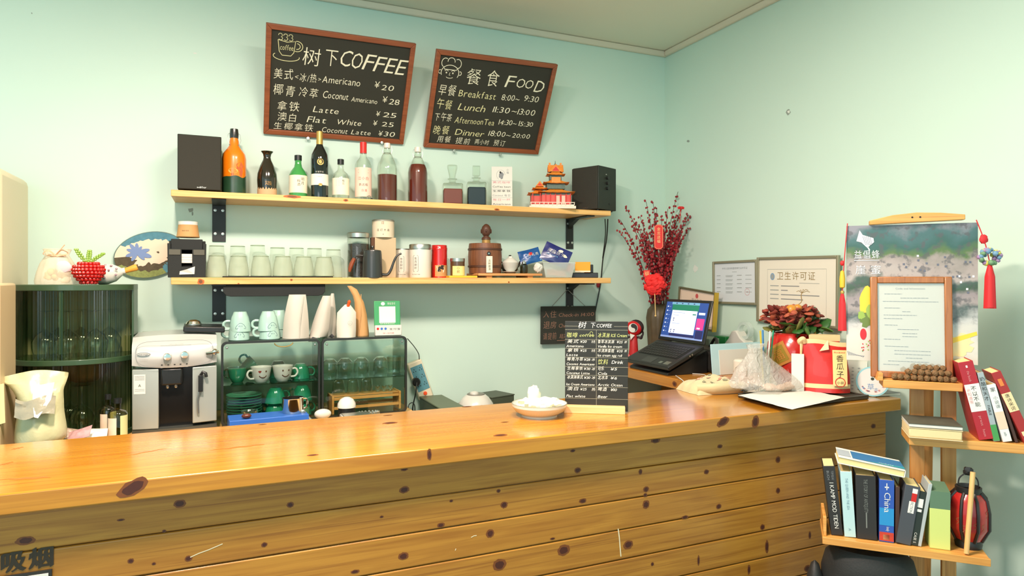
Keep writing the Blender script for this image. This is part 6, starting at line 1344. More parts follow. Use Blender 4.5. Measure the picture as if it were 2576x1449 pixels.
for i in range(46):
    a, b = rg.uniform(0, 6.28), rg.uniform(-1.2, 1.2); d = V((math.cos(a) * math.cos(b), -abs(math.sin(a) * math.cos(b)) * .7, math.sin(b))); q = d * 20 * k; mb.ball(q, (.020, .011, .018), 7, 0, amp=.6, fr=3, seed=i)
mb.build('petals', mat('crepe red', (224, 36, 34), .7), r, 0); MB().tube(smooth([(0, -.02, -.04), (.002, -.02, -.10), (.004, -.02, -.16)]), .0022, 6).build('gold_thread', m_gd, r); MB().ball((.004, -.02, -.165), .005, 8).build('bead', m_gd, r)
c = onY(1627, 688, 2.95); r = thing('red_tag', 'small square red lucky tag left of the crepe flower', 'tag', c, face_cam(c)); MB().box((0, 0, 0), (.034, .002, .036)).box((.0, 0, -.03), (.022, .002, .022)).build('card', m_hr, r); mb = MB(); mb.text('福', lambda x, z: V((x, -.002, z)), .026, 0, y=-.010, mid=True); mb.build('gold_character', m_gd, r, 0)
c = onY(1684, 690, 3.02); r = thing('red_ribbon', 'red ribbon strip hanging right of the crepe flower', 'ribbon', c); MB().tube(smooth([(.0, 0, .06), (.006, -.01, .02), (.006, -.006, -.04), (-.004, 0, -.08)]), [.004] * 4 + [.009] * 10 + [.007] * 5, 6, flat=.25).build('strip', mat('coral ribbon', (206, 60, 56), .6), r)

# laptop on its stand, facing left
lx, ly = 1.893, 2.50; W_, D_ = .36, .225; tilt = math.radians(24)
r = thing('laptop', 'open black laptop raised on a stand at the left edge of the side desk', 'laptop', (lx, ly + W_ / 2, CT + .026)); ML = Rz(-PI / 2) @ Rx(tilt)   # local: x along width, y to the back, z up
LB = mat('laptop black', (36, 38, 36), .4)
MB().box((0, D_ / 2, .010), (W_, D_, .020), 0, ML).build('base', LB, r, bev=.004)
MB().box((0, D_ * .60, .0206), (W_ * .86, D_ * .52, .0014), 0, ML).build('keyboard_deck', mat('key deck', (24, 25, 24), .6), r)
mb = MB()
for j in range(5):
    for i in range(14): mb.box((-W_ * .40 + W_ * .80 * (i + .5) / 14, D_ * (.40 + .09 * j), .0222), (W_ * .80 / 14 - .003, D_ * .075, .002), 0, ML)
mb.build('keys', mat('key black', (42, 43, 40), .5), r, bev=0)
MB().box((-.01, D_ * .16, .0204), (.085, D_ * .22, .0008), 0, ML).build('touchpad', mat('pad black', (50, 52, 50), .35), r)
mb = MB(); mb.box((W_ * .38, D_ * .14, .0206), (.038, .028, .0008), 0, ML); mb.box((W_ * .25, D_ * .13, .0206), (.022, .018, .0008), 0, ML); mb.build('stickers', STEEL, r)
mb = MB()
for y in (.10, .14): mb.box((W_ / 2 + .0006, D_ * (.5 + y), .011), (.002, .014, .007), 0, ML)
mb.build('usb_ports', STEEL, r)
hin = ML @ V((0, D_, .018)); MS = T(*hin) @ Rz(-PI / 2) @ Rx(-math.radians(14))
H_ = .215; MB().box((0, .004, H_ / 2 + .004), (W_, .010, H_), 0, MS).build('screen_lid', LB, r, bev=.004)
def emat(name, rgb, e): return mat(name, rgb, .4, emis=e)
EB = emat('screen blue', (44, 74, 140), .55); EW = emat('screen white', (206, 214, 244), .75); EG = emat('screen green', (34, 118, 92), .5); EP = emat('screen pink', (216, 60, 130), .6); ED = emat('screen navy', (40, 44, 90), .5)
fs = lambda e: (lambda x, z: MS @ V((x, -.0014 - e, z + .004)))
mb = MB(); sw, sh = W_ * .90, H_ * .86; x0, z0_ = -sw / 2, .016
R4 = lambda a, b, c, d, mi, e: mb.poly([(x0 + sw * a, z0_ + sh * b), (x0 + sw * c, z0_ + sh * b), (x0 + sw * c, z0_ + sh * d), (x0 + sw * a, z0_ + sh * d)], mi, fs(e))
R4(0, 0, 1, 1, 0, 0); R4(.14, .93, .8, .995, 6, .0003); R4(.16, .76, .80, .93, 2, .0004); R4(.18, .13, .78, .77, 1, .0005); R4(.80, .28, .97, .58, 3, .0005); R4(.82, .04, .98, .26, 4, .0005); R4(.0, .0, 1, .05, 5, .0003); R4(.2, .05, .8, .12, 4, .0003); R4(.82, .68, .96, .74, 1, .0006); R4(.83, .30, .90, .34, 1, .0007)
for i in range(7): R4(.04, .16 + i * .115, .07, .19 + i * .115, 1, .0006); R4(.10, .16 + i * .115, .12, .18 + i * .115, 5, .0006)
for a, b in ((.24, .52), (.22, .20), (.30, .20)): R4(a, b, a + .02, b + .04, 4, .0007); R4(a, b - .05, a + .02, b - .02, 4, .0007)
R4(.68, .66, .76, .69, 2, .0007); R4(.22, .70, .5, .71, 5, .0007); R4(.22, .63, .36, .64, 5, .0007); R4(.22, .40, .42, .41, 5, .0007)
for i in range(4): R4(.24 + i * .14, .95, .27 + i * .14, .975, 4, .0007)
mb.build('screen', [EB, EW, EG, EP, ED, emat('screen grey', (130, 150, 200), .5), emat('screen teal', (110, 160, 190), .5)], r, 0)
# stand: black wedge under laptop
r = thing('laptop_stand', 'black wedge stand and box carrying the laptop', 'stand', (lx + .14, ly + .18, CT)); M = Rz(PI / 2)
MB().prism([(-.13, .0), (.10, .0), (.10, .108), (.094, .110), (-.13, .012)], -.155, .155, 0, T(0, 0, 0)).build('wedge', BLACKP, r, bev=.002); 
r = thing('black_pouch', 'black laptop bag lying behind the laptop on the side desk', 'bag', (lx + .33, ly + .10, CT)); mb = MB(); mb.box((0, 0, .055), (.16, .26, .11)); mb.build('body', BLACK, r, bev=.02, seg=3); MB().tube(smooth([(-.04, -.08, .108), (-.02, -.06, .15), (.02, 0, .155), (.04, .06, .108)]), .007, 8).build('handle', BLACK, r)
tag(MB().tube(smooth([onZ(1700, 945, CT + .02), onZ(1715, 955, CT + .003), onZ(1735, 968, CT + .003), onZ(1775, 945, CT + .003), onZ(1742, 940, CT + .003)]), .002, 6).build('earphone_cable', PAPER), 'thin white cable curling on the desk before the laptop', 'cable')

# certificates
GF = mat('olive grey frame', (150, 146, 122), .45, .3)
def certificate(name, label, cen, w, h, rz, roll, lean, paper, rows_, framew=.012, frm=GF, cat='certificate'):
    r = thing(name, label, cat, cen, 0); r.rotation_euler = (lean, roll, rz); mb = MB(); t = .010
    for sx in (-1, 1): mb.box((sx * (w / 2 - framew / 2), 0, 0), (framew, .016, h))
    for sz in (-1, 1): mb.box((0, 0, sz * (h / 2 - framew / 2)), (w - 2 * framew, .016, framew))
    mb.build('frame', frm, r, bev=.002); mb = MB().box((0, .002, 0), (w - 2 * framew, .003, h - 2 * framew)); mb.build('sheet', paper, r)
    mb = MB(); f = lambda x, z: V((x, -.0002, z)); rows_(mb, f, w - 2 * framew, h - 2 * framew); mb.build('print', [GREYINK, mat('seal red', (206, 90, 90), .7), mat('olive gold ink', (142, 118, 62), .7), mat('blue seal', (120, 160, 200), .7), mat('pale print', (156, 162, 160), .8)], r, 0); return r
def lines(mb, f, x0, x1, zs, wd=.0018, mi=4, gap=0):
    rg = random.Random(int(x0 * 1e4) + len(zs))
    for z in zs: mb.ribbon([(x0, z), (x0 + (x1 - x0) * rg.uniform(.55, 1), z)], wd, f, mi)
def big(mb, f, w, h):
    B = [(-w * .38, -h * .40), (w * .38, -h * .40), (w * .38, h * .34), (-w * .38, h * .34), (-w * .38, -h * .40)]; mb.ribbon(B, .0015, f, 4); mb.disc(-w * .31, h * .22, .014, .017, f, 3, 20); mb.disc(-w * .31, h * .22, .010, .013, lambda x, z: f(x, z) + V((0, -.0003, 0)), 4, 20)
    mb.text('卫生许可证', f, .042, 2, -w * .25, h * .18, w=w * .5)
    lines(mb, f, w * .05, w * .34, [h * .12]); 
    for i, z in enumerate((.07, .0, -.07, -.14)):
        lines(mb, f, -w * .34, -w * .22, [h * z], .004); lines(mb, f, -w * .19, w * (.05, -.1, .30, .1)[i], [h * z], .004, 0)
    mb.ribbon([(w * .22 + .019 * math.cos(t), -h * .28 + .019 * math.sin(t)) for t in [i * .3 for i in range(22)]], .0012, f, 1); mb.disc(w * .22, -h * .28, .004, .004, f, 1, 5); lines(mb, f, w * .02, w * .3, [-h * .24, -h * .33], .002); lines(mb, f, -w * .33, -w * .2, [-h * .31])
m_pp = mat('warm paper', (232, 226, 210), .7); m_bp = mat('bluish paper', (214, 220, 224), .7); m_kp = mat('pinkish paper', (238, 214, 192), .7)
certificate('certificate', 'large framed hygiene licence on the right wall above the red pot', V((2.445, 2.198 * 2.445 / 2.35, 1.446)), .47 * 1.04, .306 * 1.04, -PI / 2 - .03, .010, 0, m_pp, big)
def mid_(mb, f, w, h):
    mb.text('中华人民共和国特种行业许可证', f, .012, 0, 0, h * .34, w=w * .62, mid=True); lines(mb, f, -w * .06, w * .06, [h * .27])
    for i in range(5): z = h * (.18 - .105 * i); lines(mb, f, -w * .45, -w * .28, [z], .003); lines(mb, f, -w * .22, w * .02, [z, z - .006], .0022); lines(mb, f, w * .06, w * .22, [z], .003); lines(mb, f, w * .26, w * .46, [z], .0022)
    mb.ribbon([(w * .30 + .017 * math.cos(t), -h * .24 + .017 * math.sin(t)) for t in [i * .3 for i in range(22)]], .0012, f, 1); mb.disc(w * .30, -h * .24, .003, .003, f, 1, 5); lines(mb, f, -w * .46, -w * .3, [-h * .45])
certificate('certificate', 'medium framed bluish permit on the right wall, left of the hygiene licence', V((2.455, 2.608 * 2.449 / 2.37, 1.4825)), .325 * 1.03, .221 * 1.03, -PI / 2 - .03, -.010, 0, m_bp, mid_)
def sml(mb, f, w, h):
    mb.disc(0, h * .36, .012, .013, f, 1, 16); mb.text('营业执照', f, .018, 0, 0, h * .20, w=w * .30, mid=True); lines(mb, f, w * .3, w * .40, [h * .21, h * .18, h * .15], .004, 0); B = [(-w * .46, -h * .46), (w * .46, -h * .46), (w * .46, h * .46), (-w * .46, h * .46), (-w * .46, -h * .46)]; mb.ribbon(B, .0012, f, 4)
    lines(mb, f, -w * .4, w * .3, [h * (.08 - .07 * i) for i in range(6)], .003)
a, b, e = onX(1705, 722, 2.39), onX(1797, 738, 2.39), onX(1800, 838, 2.39)
ww = math.hypot(a.y - b.y, a.z - b.z); hh = b.z - e.z
cs = certificate('certificate', 'pinkish framed business licence standing behind the laptop', V((2.395, (a.y + b.y) / 2 , (a.z + b.z) / 2 - hh / 2 + .004)), ww, hh, -PI / 2, math.atan2(a.z - b.z, a.y - b.y), .0, m_kp, sml, .010, mat('dark olive frame', (112, 106, 78), .45, .3))
mbx = MB().box((ww / 2 + .003, 0, 0), (.005, .026, hh)); mbx.build('edge_strip', mat('yellow edge', (196, 160, 50), .5), cs)
zb = e.z - CT - .004
r = thing('letter_tray', 'grey-green box on the side desk below the business licence', 'box', (2.375, 2.93, CT)); MB().box((0, 0, (zb - .02) / 2), (.13, .42, zb - .02)).build('body', mat('grey green box', (150, 164, 146), .6), r, bev=.004)

# folder, tape, mug, bottle, pens on the desk
a, b = onZ(1792, 945, CT), onX(1792, 865, onZ(1792, 945, CT).x + .02); c = onZ(1925, 935, CT)
p = V(((a.x + c.x) / 2, (a.y + c.y) / 2, CT)); rz = math.atan2(c.y - a.y, c.x - a.x); w = math.hypot(c.x - a.x, c.y - a.y); hgt = b.z - CT
r = thing('clear_folder', 'pale blue plastic folder of papers standing behind the plastic bag', 'folder', p, rz); M = Rx(-.10)
MB().box((0, 0, hgt / 2), (w, .004, hgt), 0, M).build('cover', mat('ice blue plastic', (186, 224, 232), .3, coat=.3), r, bev=.001); MB().box((.02, -.003, hgt / 2 - .014), (w - .05, .002, hgt - .03), 0, M).build('sheets', PAPER, r)
p = onZ(1846, 940, CT); k = mpp(1846, p.y); r = thing('white_mug', 'pale cup with a beige foot standing in front of the blue folder', 'cup', V((p.x - .03, p.y - .075, CT))); MB().lathe([(0, 0), (.028, 0), (.030, .02), (.030, .07), (.024, .078), (0, .08)], 26).build('body', mat('cream cup', (232, 224, 208), .4), r); MB().lathe([(.0305, .0), (.0312, .024), (.0305, .026)], 26).build('foot_band', mat('beige band', (206, 180, 160), .5), r)
r = thing('tape_dispenser', 'white tape dispenser with a clear roll behind the blue folder', 'tape dispenser', V((2.40, onX(1862, 850, 2.40).y, CT))); zq = onX(1862, 858, 2.40).z - CT
MB().prism([(-.08, 0), (.08, 0), (.08, zq * .9), (.055, zq + .01), (.03, zq + .05), (-.0, zq + .055), (-.03, zq + .02), (-.08, zq - .01)], -.03, .03, 0, Rz(PI / 2)).build('body', WHITE, r, bev=.006); MB().lathe([(.03, -.012), (.045, -.012), (.045, .012), (.03, .012), (.03, -.012)], 28, 0, T(0, -.035, zq + .055) @ Ry(PI / 2)).build('tape_roll', film('tape', (214, 230, 222), .5), r)
p = V((2.40, onX(1820, 845, 2.40).y, CT)); r = thing('green_box', 'small green box by the tape dispenser', 'box', p); zq = onX(1820, 846, 2.40).z - CT; MB().box((0, 0, zq / 2), (.05, .085, zq)).build('carton', mat('leaf green', (30, 128, 62), .45), r, bev=.002)
p = V((2.02, onX(1925, 850, 2.02).y, CT)); zq = onX(1925, 850, 2.02).z - CT; r = thing('pen_cup', 'clear cup of coloured pens left of the red pot', 'pen cup', p); MB().lathe([(0, .003), (.028, .0), (.032, zq * .8), (.030, zq * .8), (0, .006)], 22).build('cup', GLASS, r)
for i, (dx, dy, c_) in enumerate(((-.012, 0, (214, 190, 60)), (.004, .01, (60, 130, 190)), (.014, -.006, (40, 150, 110)), (0, -.012, (230, 230, 226)))): MB().tube([(dx * .6, dy * .6, .008), (dx * 2.2, dy * 2.2, zq + .03)], .0032, 8).build('pen', mat('pen %d' % i, c_, .4), r)
# red pot with a flower arrangement
p = onZ(2000, 920, CT); k = mpp(2000, p.y); X0 = V((2.19, onX(1996, 900, 2.19).y, CT)); k = X0.length / F * .93; r = thing('red_pot', 'round glossy red pot with a gold square label beside the seed bag', 'pot', X0, face_cam(X0)); zt = onX(2000, 838, 2.17).z - CT; R_ = .108
MB().lathe([(0, 0), (R_ * .55, 0), (R_ * .85, zt * .25), (R_, zt * .55), (R_ * .93, zt * .82), (R_ * .72, zt * .97), (R_ * .74, zt), (R_ * .66, zt), (R_ * .6, zt * .9), (0, zt * .85)], 44).build('body', mat('red glaze', (190, 40, 34), .2, coat=.6), r)
mb = MB(); sf = lambda e: (lambda x, z: V(((R_ + e) * math.sin(-.55 + x / R_) * math.sqrt(max(.05, 1 - (z / (zt * .62)) ** 2 * .35)), -(R_ + e) * math.cos(-.55 + x / R_) * math.sqrt(max(.05, 1 - (z / (zt * .62)) ** 2 * .35)), zt * .62 + z)))
s_ = .044; ca, sa = math.cos(.5), math.sin(.5); Rr = lambda x, z: (x * ca - z * sa, x * sa + z * ca)
mb.grid(6, 6, lambda u, v: sf(.0012)(*Rr((u - .5) * 2 * s_, (v - .5) * 2 * s_)), 0); mb.grid(5, 5, lambda u, v: sf(.0020)(*Rr((u - .5) * 1.5 * s_, (v - .5) * 1.5 * s_)), 1)
mb.text('福', lambda x, z: sf(.0032)(*Rr(x, z)), .05, 0, x=0, y=-.020, mid=True); mb.build('gold_label', [mat('label gold', (196, 130, 60), .4, .3), mat('label olive gold', (160, 130, 46), .4, .4)], r, 0)
rg = random.Random(9); P0 = X0 + V((0, 0, zt))
def leafy(name, label, cen, n, spread, mats_, rad, seed, cat, flat=.35, group=None):
    rr = random.Random(seed); mb = MB()
    for i in range(n):
        d = V((rr.uniform(-1, 1) * spread[0], rr.uniform(-1, 1) * spread[1], rr.uniform(-.5, 1) * spread[2])); M = T(*d) @ Matrix.Rotation(rr.uniform(0, 6.28), 4, 'Z') @ Matrix.Rotation(rr.uniform(-1.2, 1.2), 4, 'X'); mb.ball((0, 0, 0), (rad * rr.uniform(.7, 1.2), rad * rr.uniform(.7, 1.2), rad * flat), 8, rr.randrange(len(mats_)), M, amp=.35, fr=2, seed=i)
    return tag(mb.build(name, mats_, loc=cen, smooth=60), label, cat, group)
leafy('flower_bunch', 'dusty red artificial hydrangea in the red pot', P0 + V((-.02, 0, .055)), 150, (.098, .08, .05), [mat('dusty rose', (150, 62, 46), .7), mat('rust petal', (172, 84, 56), .7), mat('dark rose', (120, 46, 40), .7)], .018, 2, 'flowers')
leafy('leaf_cluster', 'broad green artificial leaves around the rim of the red pot', P0 + V((.015, -.01, .018)), 46, (.10, .085, .022), [mat('leaf dark', (44, 92, 34), .5), mat('leaf mid', (84, 124, 44), .5), mat('leaf olive', (110, 110, 50), .5)], .032, 4, 'leaves', .2)
c = P0 + V((.085, -.02, .065)); r = thing('green_bulb', 'dark green glossy leaf ball at the right of the red pot', 'leaf', c); MB().ball((0, 0, 0), (.034, .03, .042), 14, amp=.15).build('bulb', mat('bottle green', (28, 84, 34), .2, coat=.5), r); MB().tube([(0, -.01, -.035), (0, -.015, -.10)], [.004, .006], 8).build('yellow_stem', mat('yellow stick', (222, 190, 50), .4), r)
c = P0 + V((-.06, -.045, .095)); r = thing('orange_fruit', 'larger orange artificial fruit on top of the red flowers', 'fruit', c); MB().ball((0, 0, 0), (.022, .022, .024), 16).build('fruit', mat('dull orange', (206, 136, 44), .4, coat=.2), r)
c = P0 + V((-.025, -.045, .105)); r = thing('orange_fruit', 'smaller orange artificial fruit with a curling twig on the red flowers', 'fruit', c); MB().ball((0, 0, 0), (.017, .017, .015), 16).build('fruit', mat('dull orange', (206, 136, 44), .4, coat=.2), r); mb = MB(); mb.tube(smooth([(.005, 0, .014), (.022, 0, .026), (.020, 0, .05), (.024, 0, .062)]), .0016, 6)
for d in ((-.03, .07), (-.012, .074), (.012, .076), (.044, .068), (.035, .075)): mb.tube([(.024, 0, .060), (.024 + d[0] * .6, 0, d[1]), (.024 + d[0], 0, d[1] - .004)], .0011, 5)
mb.build('twig', mat('pale twig', (150, 120, 70), .7), r)

# cloth bundle, clear bag, paper on tray, seed bag, calendar, round fan at the counter's right end
a = onC(1720, 985); b = onC(1880, 985); m_cl = mat('cream cotton', (204, 188, 146), .9, sheen=.3, bump=.2, vs=120)
p = V(((a.x + b.x) / 2, (a.y + b.y) / 2 + .02, CT)); r = thing('cloth_bundle', 'folded cream cloth with small printed motifs left of the clear bag', 'cloth', p, -.12); mb = MB(); nx, ny = 34, 20
def cl(u, v):
    x, y = (u - .5) * 2, (v - .5) * 2; q = max(0, 1 - abs(x) ** 3) ** .5 * max(0, 1 - abs(y) ** 3) ** .5; z = .052 * q * (1 + .35 * noise.noise(V((x * 1.6, y * 1.4, 3)))) + .006 * noise.noise(V((x * 6, y * 5, 1))) * q
    return V((x * .118 * (1 + .08 * noise.noise(V((y * 2, 0, 5)))), y * .082 * (1 + .1 * noise.noise(V((x * 2, 4, 0)))), max(.0006, z + .0006)))
mb.grid(nx, ny, cl); mb.build('fabric', m_cl, r, 60, sub=1)
mb = MB(); mb.tube(smooth([(-.10, -.05, .018), (-.05, -.076, .02), (.02, -.080, .019), (.09, -.066, .016), (.11, -.03, .018)]), [.017] * 6 + [.019] * 12 + [.015] * 7, 12, flat=1.6); mb.build('folded_edge', m_cl, r, 60)
mb = MB(); rg = random.Random(4)
for u, v, mi in ((.25, .30, 0), (.42, .5, 1), (.55, .32, 2), (.36, .22, 0), (.66, .48, 2), (.5, .66, 0), (.2, .5, 1), (.75, .3, 1), (.6, .18, 0), (.33, .68, 2)):
    for t in range(2):
        c0 = (u + rg.uniform(-.02, .02), v + rg.uniform(-.03, .03)); mb.disc(c0[0], c0[1], .035, .035, lambda x, y: cl(x, y) + V((0, -.0012, .0022)), mi, 8, amp=.4, rot=rg.uniform(0, 3))
mb.build('printed_motifs', [mat('grey motif', (140, 136, 110), .9), mat('pink motif', (226, 160, 140), .9), mat('rust motif', (190, 130, 110), .9)], r, 0)
# dark tray under the paper
f1, f2, b1_ = onC(1985, 1026), onC(2175, 1004), onC(1880, 1000); rz = math.atan2(f2.y - f1.y, f2.x - f1.x)
pt = V((2.05, 1.86, CT)); r = thing('black_tray', 'dark rectangular tray under white paper at the right end of the counter', 'tray', pt, .02)
MB().box((-.04, -.015, .006), (.42, .235, .012)).build('base', mat('dark brown tray', (62, 54, 44), .4), r, bev=.004); mb = MB()
for sy in (-1, 1): mb.box((-.04, -.015 + sy * .113, .0135), (.42, .009, .007))
for sx in (-1, 1): mb.box((-.04 + sx * .2055, -.015, .0135), (.009, .217, .007))
mb.build('rim', mat('dark brown tray', (62, 54, 44), .4), r, bev=.002)
PZ = CT + .0178
c1_, c2_, c3_, c4_ = onZ(1856, 1003, CT + .006), onZ(1993, 1030, PZ + .002), onZ(2125, 1000, PZ), onZ(1985, 975, PZ)
mb = MB()
def pap(u, v):
    a = c1_.lerp(c2_, u); b = c4_.lerp(c3_, u); q = a.lerp(b, v); return V((q.x, q.y, max(CT + .0186, q.z) + .004 * abs(noise.noise(V((u * 4, v * 4, 1)))) ))
mb.grid(12, 10, pap); o = mb.build('paper_sheet', PAPER, None, 40); o.location = (0, 0, 0); tag(o, 'large creased white paper spread over the dark tray', 'paper')
# clear plastic bag
c = onC(1960, 1000); pb = V((c.x + .0, c.y + .06, CT + .025)); k = mpp(1950, pb.y); r = thing('clear_bag', 'crumpled transparent plastic bag with food lying by the red seed bag', 'bag', pb); m_pb = film('clear poly', (216, 214, 206), .40, .16, .9); mb = MB(); vs = []; n = 30
PRF = [(0, .135, .0), (.004, .150, .012), (.0, .148, .03), (-.012, .125, .055), (-.030, .092, .085), (-.044, .064, .11), (-.054, .042, .135), (-.060, .030, .155), (-.058, .040, .175)]
for j, (ox, rr, z) in enumerate(PRF):
    for i in range(n):
        a = 2 * PI * i / n; q = 1 + .26 * noise.noise(V((math.cos(a) * 2, math.sin(a) * 2, j * .35))) + .30 * (abs(noise.noise(V((math.cos(a) * 3.2, math.sin(a) * 3.2, j * .33)))) - .2); vs.append((ox + rr * q * math.cos(a), rr * q * .58 * math.sin(a), z))
mb.add(vs, [(j * n + i, j * n + (i + 1) % n, (j + 1) * n + (i + 1) % n, (j + 1) * n + i) for j in range(len(PRF) - 1) for i in range(n)]); mb.build('film', m_pb, r, 60)
for i, (x, y, a, b) in enumerate(((.035, -.055, .045, .016), (.085, -.035, .035, .016), (-.02, -.03, .03, .02))): tag(MB().ball((0, 0, .012), (a, .02, .013), 12, amp=.35, fr=3, seed=i).build('biscuit', mat('biscuit pink', (222, 184, 158), .8), loc=pb + V((x, y, .0)), rz=-.2 * i), 'pinkish biscuit, %s in the clear bag' % ('middle one', 'rightmost', 'leftmost')[i], 'biscuit', 'biscuits in the clear bag')
p = onZ(1888, 988, CT + .014); r = thing('black_sachet', 'torn black foil sachet lying on the edge of the white paper', 'sachet', p + V((0, 0, .012)), .25); mb = MB(); mb.grid(10, 5, lambda u, v: V(((u - .5) * .115, (v - .5) * .05 * (.4 + u), .012 * noise.noise(V((u * 5, v * 4, 2))) + .010 * u))); mb.build('foil', mat('black foil', (38, 34, 28), .25, coat=.5), r, 30, solid=.001); mb = MB(); mb.disc(.015, 0, .012, .006, lambda x, y: V((x, y, .0165)), 0, 9, amp=.4); mb.build('gold_print', GOLD, r, 0)
# red seed bag
a, b = onZ(2046, 985, PZ), onZ(2153, 1000, PZ)
pb2 = V(((a.x + b.x) / 2 + .02, (a.y + b.y) / 2 + .06, PZ)); k = mpp(2082, pb2.y); r = thing('seed_bag', 'red paper bag of melon seeds with a cream label standing on the tray', 'bag', pb2, face_cam(pb2) + .12)
w, h = 116 * k, 128 * k; m_rb = mat('red paper bag', (206, 40, 34), .4, coat=.2, var=.08, vs=12, bump=.25); m_cb = mat('cream band', (242, 206, 152), .5); mb = MB(); n = 24; vs = []; L = 13
for j in range(L):
    t = j / (L - 1)
    for i in range(n):
        u = (i / (n / 2)); s_ = -1 if u <= 1 else 1; u = u if u <= 1 else 2 - u; d = .06 * (1 - .85 * t ** 1.6) * (1 - abs(2 * u - 1) ** 3) + .0015
        vs.append(((u - .5) * w * (1 - .06 * t + .03 * math.sin(t * 6)) - .008 * t, s_ * d / 2 + .004 * noise.noise(V((u * 4, t * 4, 2))), t * h + .006 * math.sin(u * 5) * (t > .9)))
ms = [1 if j in (1,) or j == L - 2 else 0 for j in range(L - 1) for i in range(n)]
mb.add(vs, [(j * n + i, j * n + (i + 1) % n, (j + 1) * n + (i + 1) % n, (j + 1) * n + i) for j in range(L - 1) for i in range(n)] + [tuple(range(n - 1, -1, -1))], ms + [0]); mb.build('paper_bag', [m_rb, m_cb], r, 50)
f = lambda x, z: V((x, -.0345 + .030 * (z / h) ** 1.6 - .0 * z + .022 * max(0, abs(x) / w * 2 - .45) ** 2, z)); mb = MB()
mb.poly([(w * .12, h * .16), (w * .42, h * .16), (w * .42, h * .84), (w * .12, h * .84)], 0, lambda x, z: f(x, z) + V((0, -.004, 0))) if False else mb.grid(4, 8, lambda u, v: f(w * (.14 + .28 * u), h * (.15 + .68 * v)) + V((0, -.005, 0)), 0)
mb.text('香瓜子', lambda x, z: f(x, z) + V((0, -.0066, 0)), .027, 1, w * .28, h * .62, vert=True); mb.ribbon([(w * .28 + .017 * math.cos(t), h * .22 + .017 * math.sin(t)) for t in [i * .42 for i in range(16)]], .0025, lambda x, z: f(x, z) + V((0, -.0068, 0)), 2); mb.text('小袋', lambda x, z: f(x, z) + V((0, -.0066, 0)), .012, 1, w * .28, h * .19, mid=True); mb.text('FRAGRANT', lambda x, z: f(x, z) + V((0, -.0066, 0)), .008, 2, w * .28, h * .77, mid=True)
mb.build('label', [mat('label cream', (240, 208, 140), .6), INK, RED], r, 0)
mb = MB(); mb.tube(smooth([(-w * .47, -.002, h * .94), (-w * .50, -.01, h * .98), (-w * .44, -.014, h * 1.03), (-w * .40, -.004, h * .96)]), .010, 8); mb.tube([(-w * .46, -.005, h * .97), (-w * .48, -.022, h * .7)], [.009, .004], 8, flat=.5); mb.build('torn_flap', m_cb, r)
MB().poly([(-.02, -.02, h * .80), (.012, -.026, h * .84), (.010, -.014, h * 1.02)]).build('torn_corner', m_cb, r, 0, solid=.001)
p = V((pb2.x + .085, pb2.y + .075, CT)); r = thing('seed_bag', 'second red and cream bag right behind the seed bag', 'bag', p, face_cam(p)); zq = onY(2100, 845, p.y).z - CT; MB().box((0, 0, zq / 2), (.11, .05, zq)).build('paper_bag', m_rb, r, bev=.006); mb = MB(); mb.box((0, 0, zq * .98), (.112, .052, zq * .1)); mb.box((0, 0, zq * .80), (.112, .052, .008)); mb.build('cream_bands', m_cb, r)
p = onC(2014, 900); p = V((pb2.x - .085, pb2.y + .05, CT)); r = thing('receipt_pad', 'stack of white slips between red pot and seed bag', 'pad', p, face_cam(p)); zq = onY(2010, 890, p.y).z - CT; MB().box((0, 0, zq / 2), (.045, .02, zq)).build('slips', PAPER, r, bev=.001)
# calendar and round paper fan
a = onC(2165, 1000); p = V((a.x + .035, a.y + .05, CT)); k = mpp(2165, p.y); zq = onY(2165, 908, p.y).z - CT; r = thing('desk_calendar', 'white desk calendar standing right of the seed bag', 'calendar', p, face_cam(p) - .25)
MB().box((0, 0, zq / 2), (50 * k, .006, zq), 0, Rx(-.12)).box((0, .035, zq / 2), (50 * k, .004, zq), 0, T(0, .0, 0) @ Rx(.14)).build('leaves', mat('pale grey paper', (214, 220, 206), .7), r); mb = MB(); f = lambda x, z: Rx(-.12) @ V((x, -.0036, z))
for j in range(7):
    for i in range(2): mb.ribbon([(-.016 + .022 * i, zq * (.16 + .105 * j)), (-.008 + .022 * i, zq * (.165 + .105 * j))], .0022, f)
mb.build('print', GREYINK, r, 0)
a = onC(2208, 1000); p = V((a.x, a.y + .022, CT)); k = mpp(2208, p.y); R_ = 37 * k; r = thing('paper_fan', 'round pale blue paper fan leaning at the right end of the counter', 'fan', p, face_cam(p)); M = T(0, 0, R_ + .001) @ Rx(-.12)
MB().lathe([(0, -.003), (R_, -.003), (R_, .003), (0, .003)], 40, 0, M @ Rx(PI / 2)).build('rim', mat('aqua rim', (150, 208, 218), .5), r); mb = MB(); f = lambda e: (lambda x, z: M @ V((x, -.0034 - e, z))); mb.disc(0, 0, R_ * .9, R_ * .9, f(0), 0, 36); mb.disc(-.0, .010, .006, .006, f(.0004), 1, 12); mb.text('草', f(.0004), .026, 2, -.006, -.030, mid=True); rg = random.Random(8)
mb.text('本', f(.0004), .016, 2, .012, -.036, mid=True)
for i in range(14): a_ = rg.uniform(3.6, 6.6); mb.disc(R_ * .7 * math.cos(a_), R_ * .7 * math.sin(a_), .004, .003, f(.0004), rg.choice((2, 3, 3)), 7, amp=.4)
mb.ribbon([(0, .01), (.026, .034)], .0015, f(.0004), 1); mb.poly(arc(0, 0, R_ * .9, R_ * .9, 40, 100, 8), 4, f(.0005)); mb.build('painting', [mat('fan paper', (228, 226, 222), .7), mat('olive dot', (60, 66, 50), .6), mat('fan blue', (92, 140, 190), .6), mat('fan rose', (206, 150, 150), .6), mat('fan sea', (80, 140, 180), .6)], r, 0)
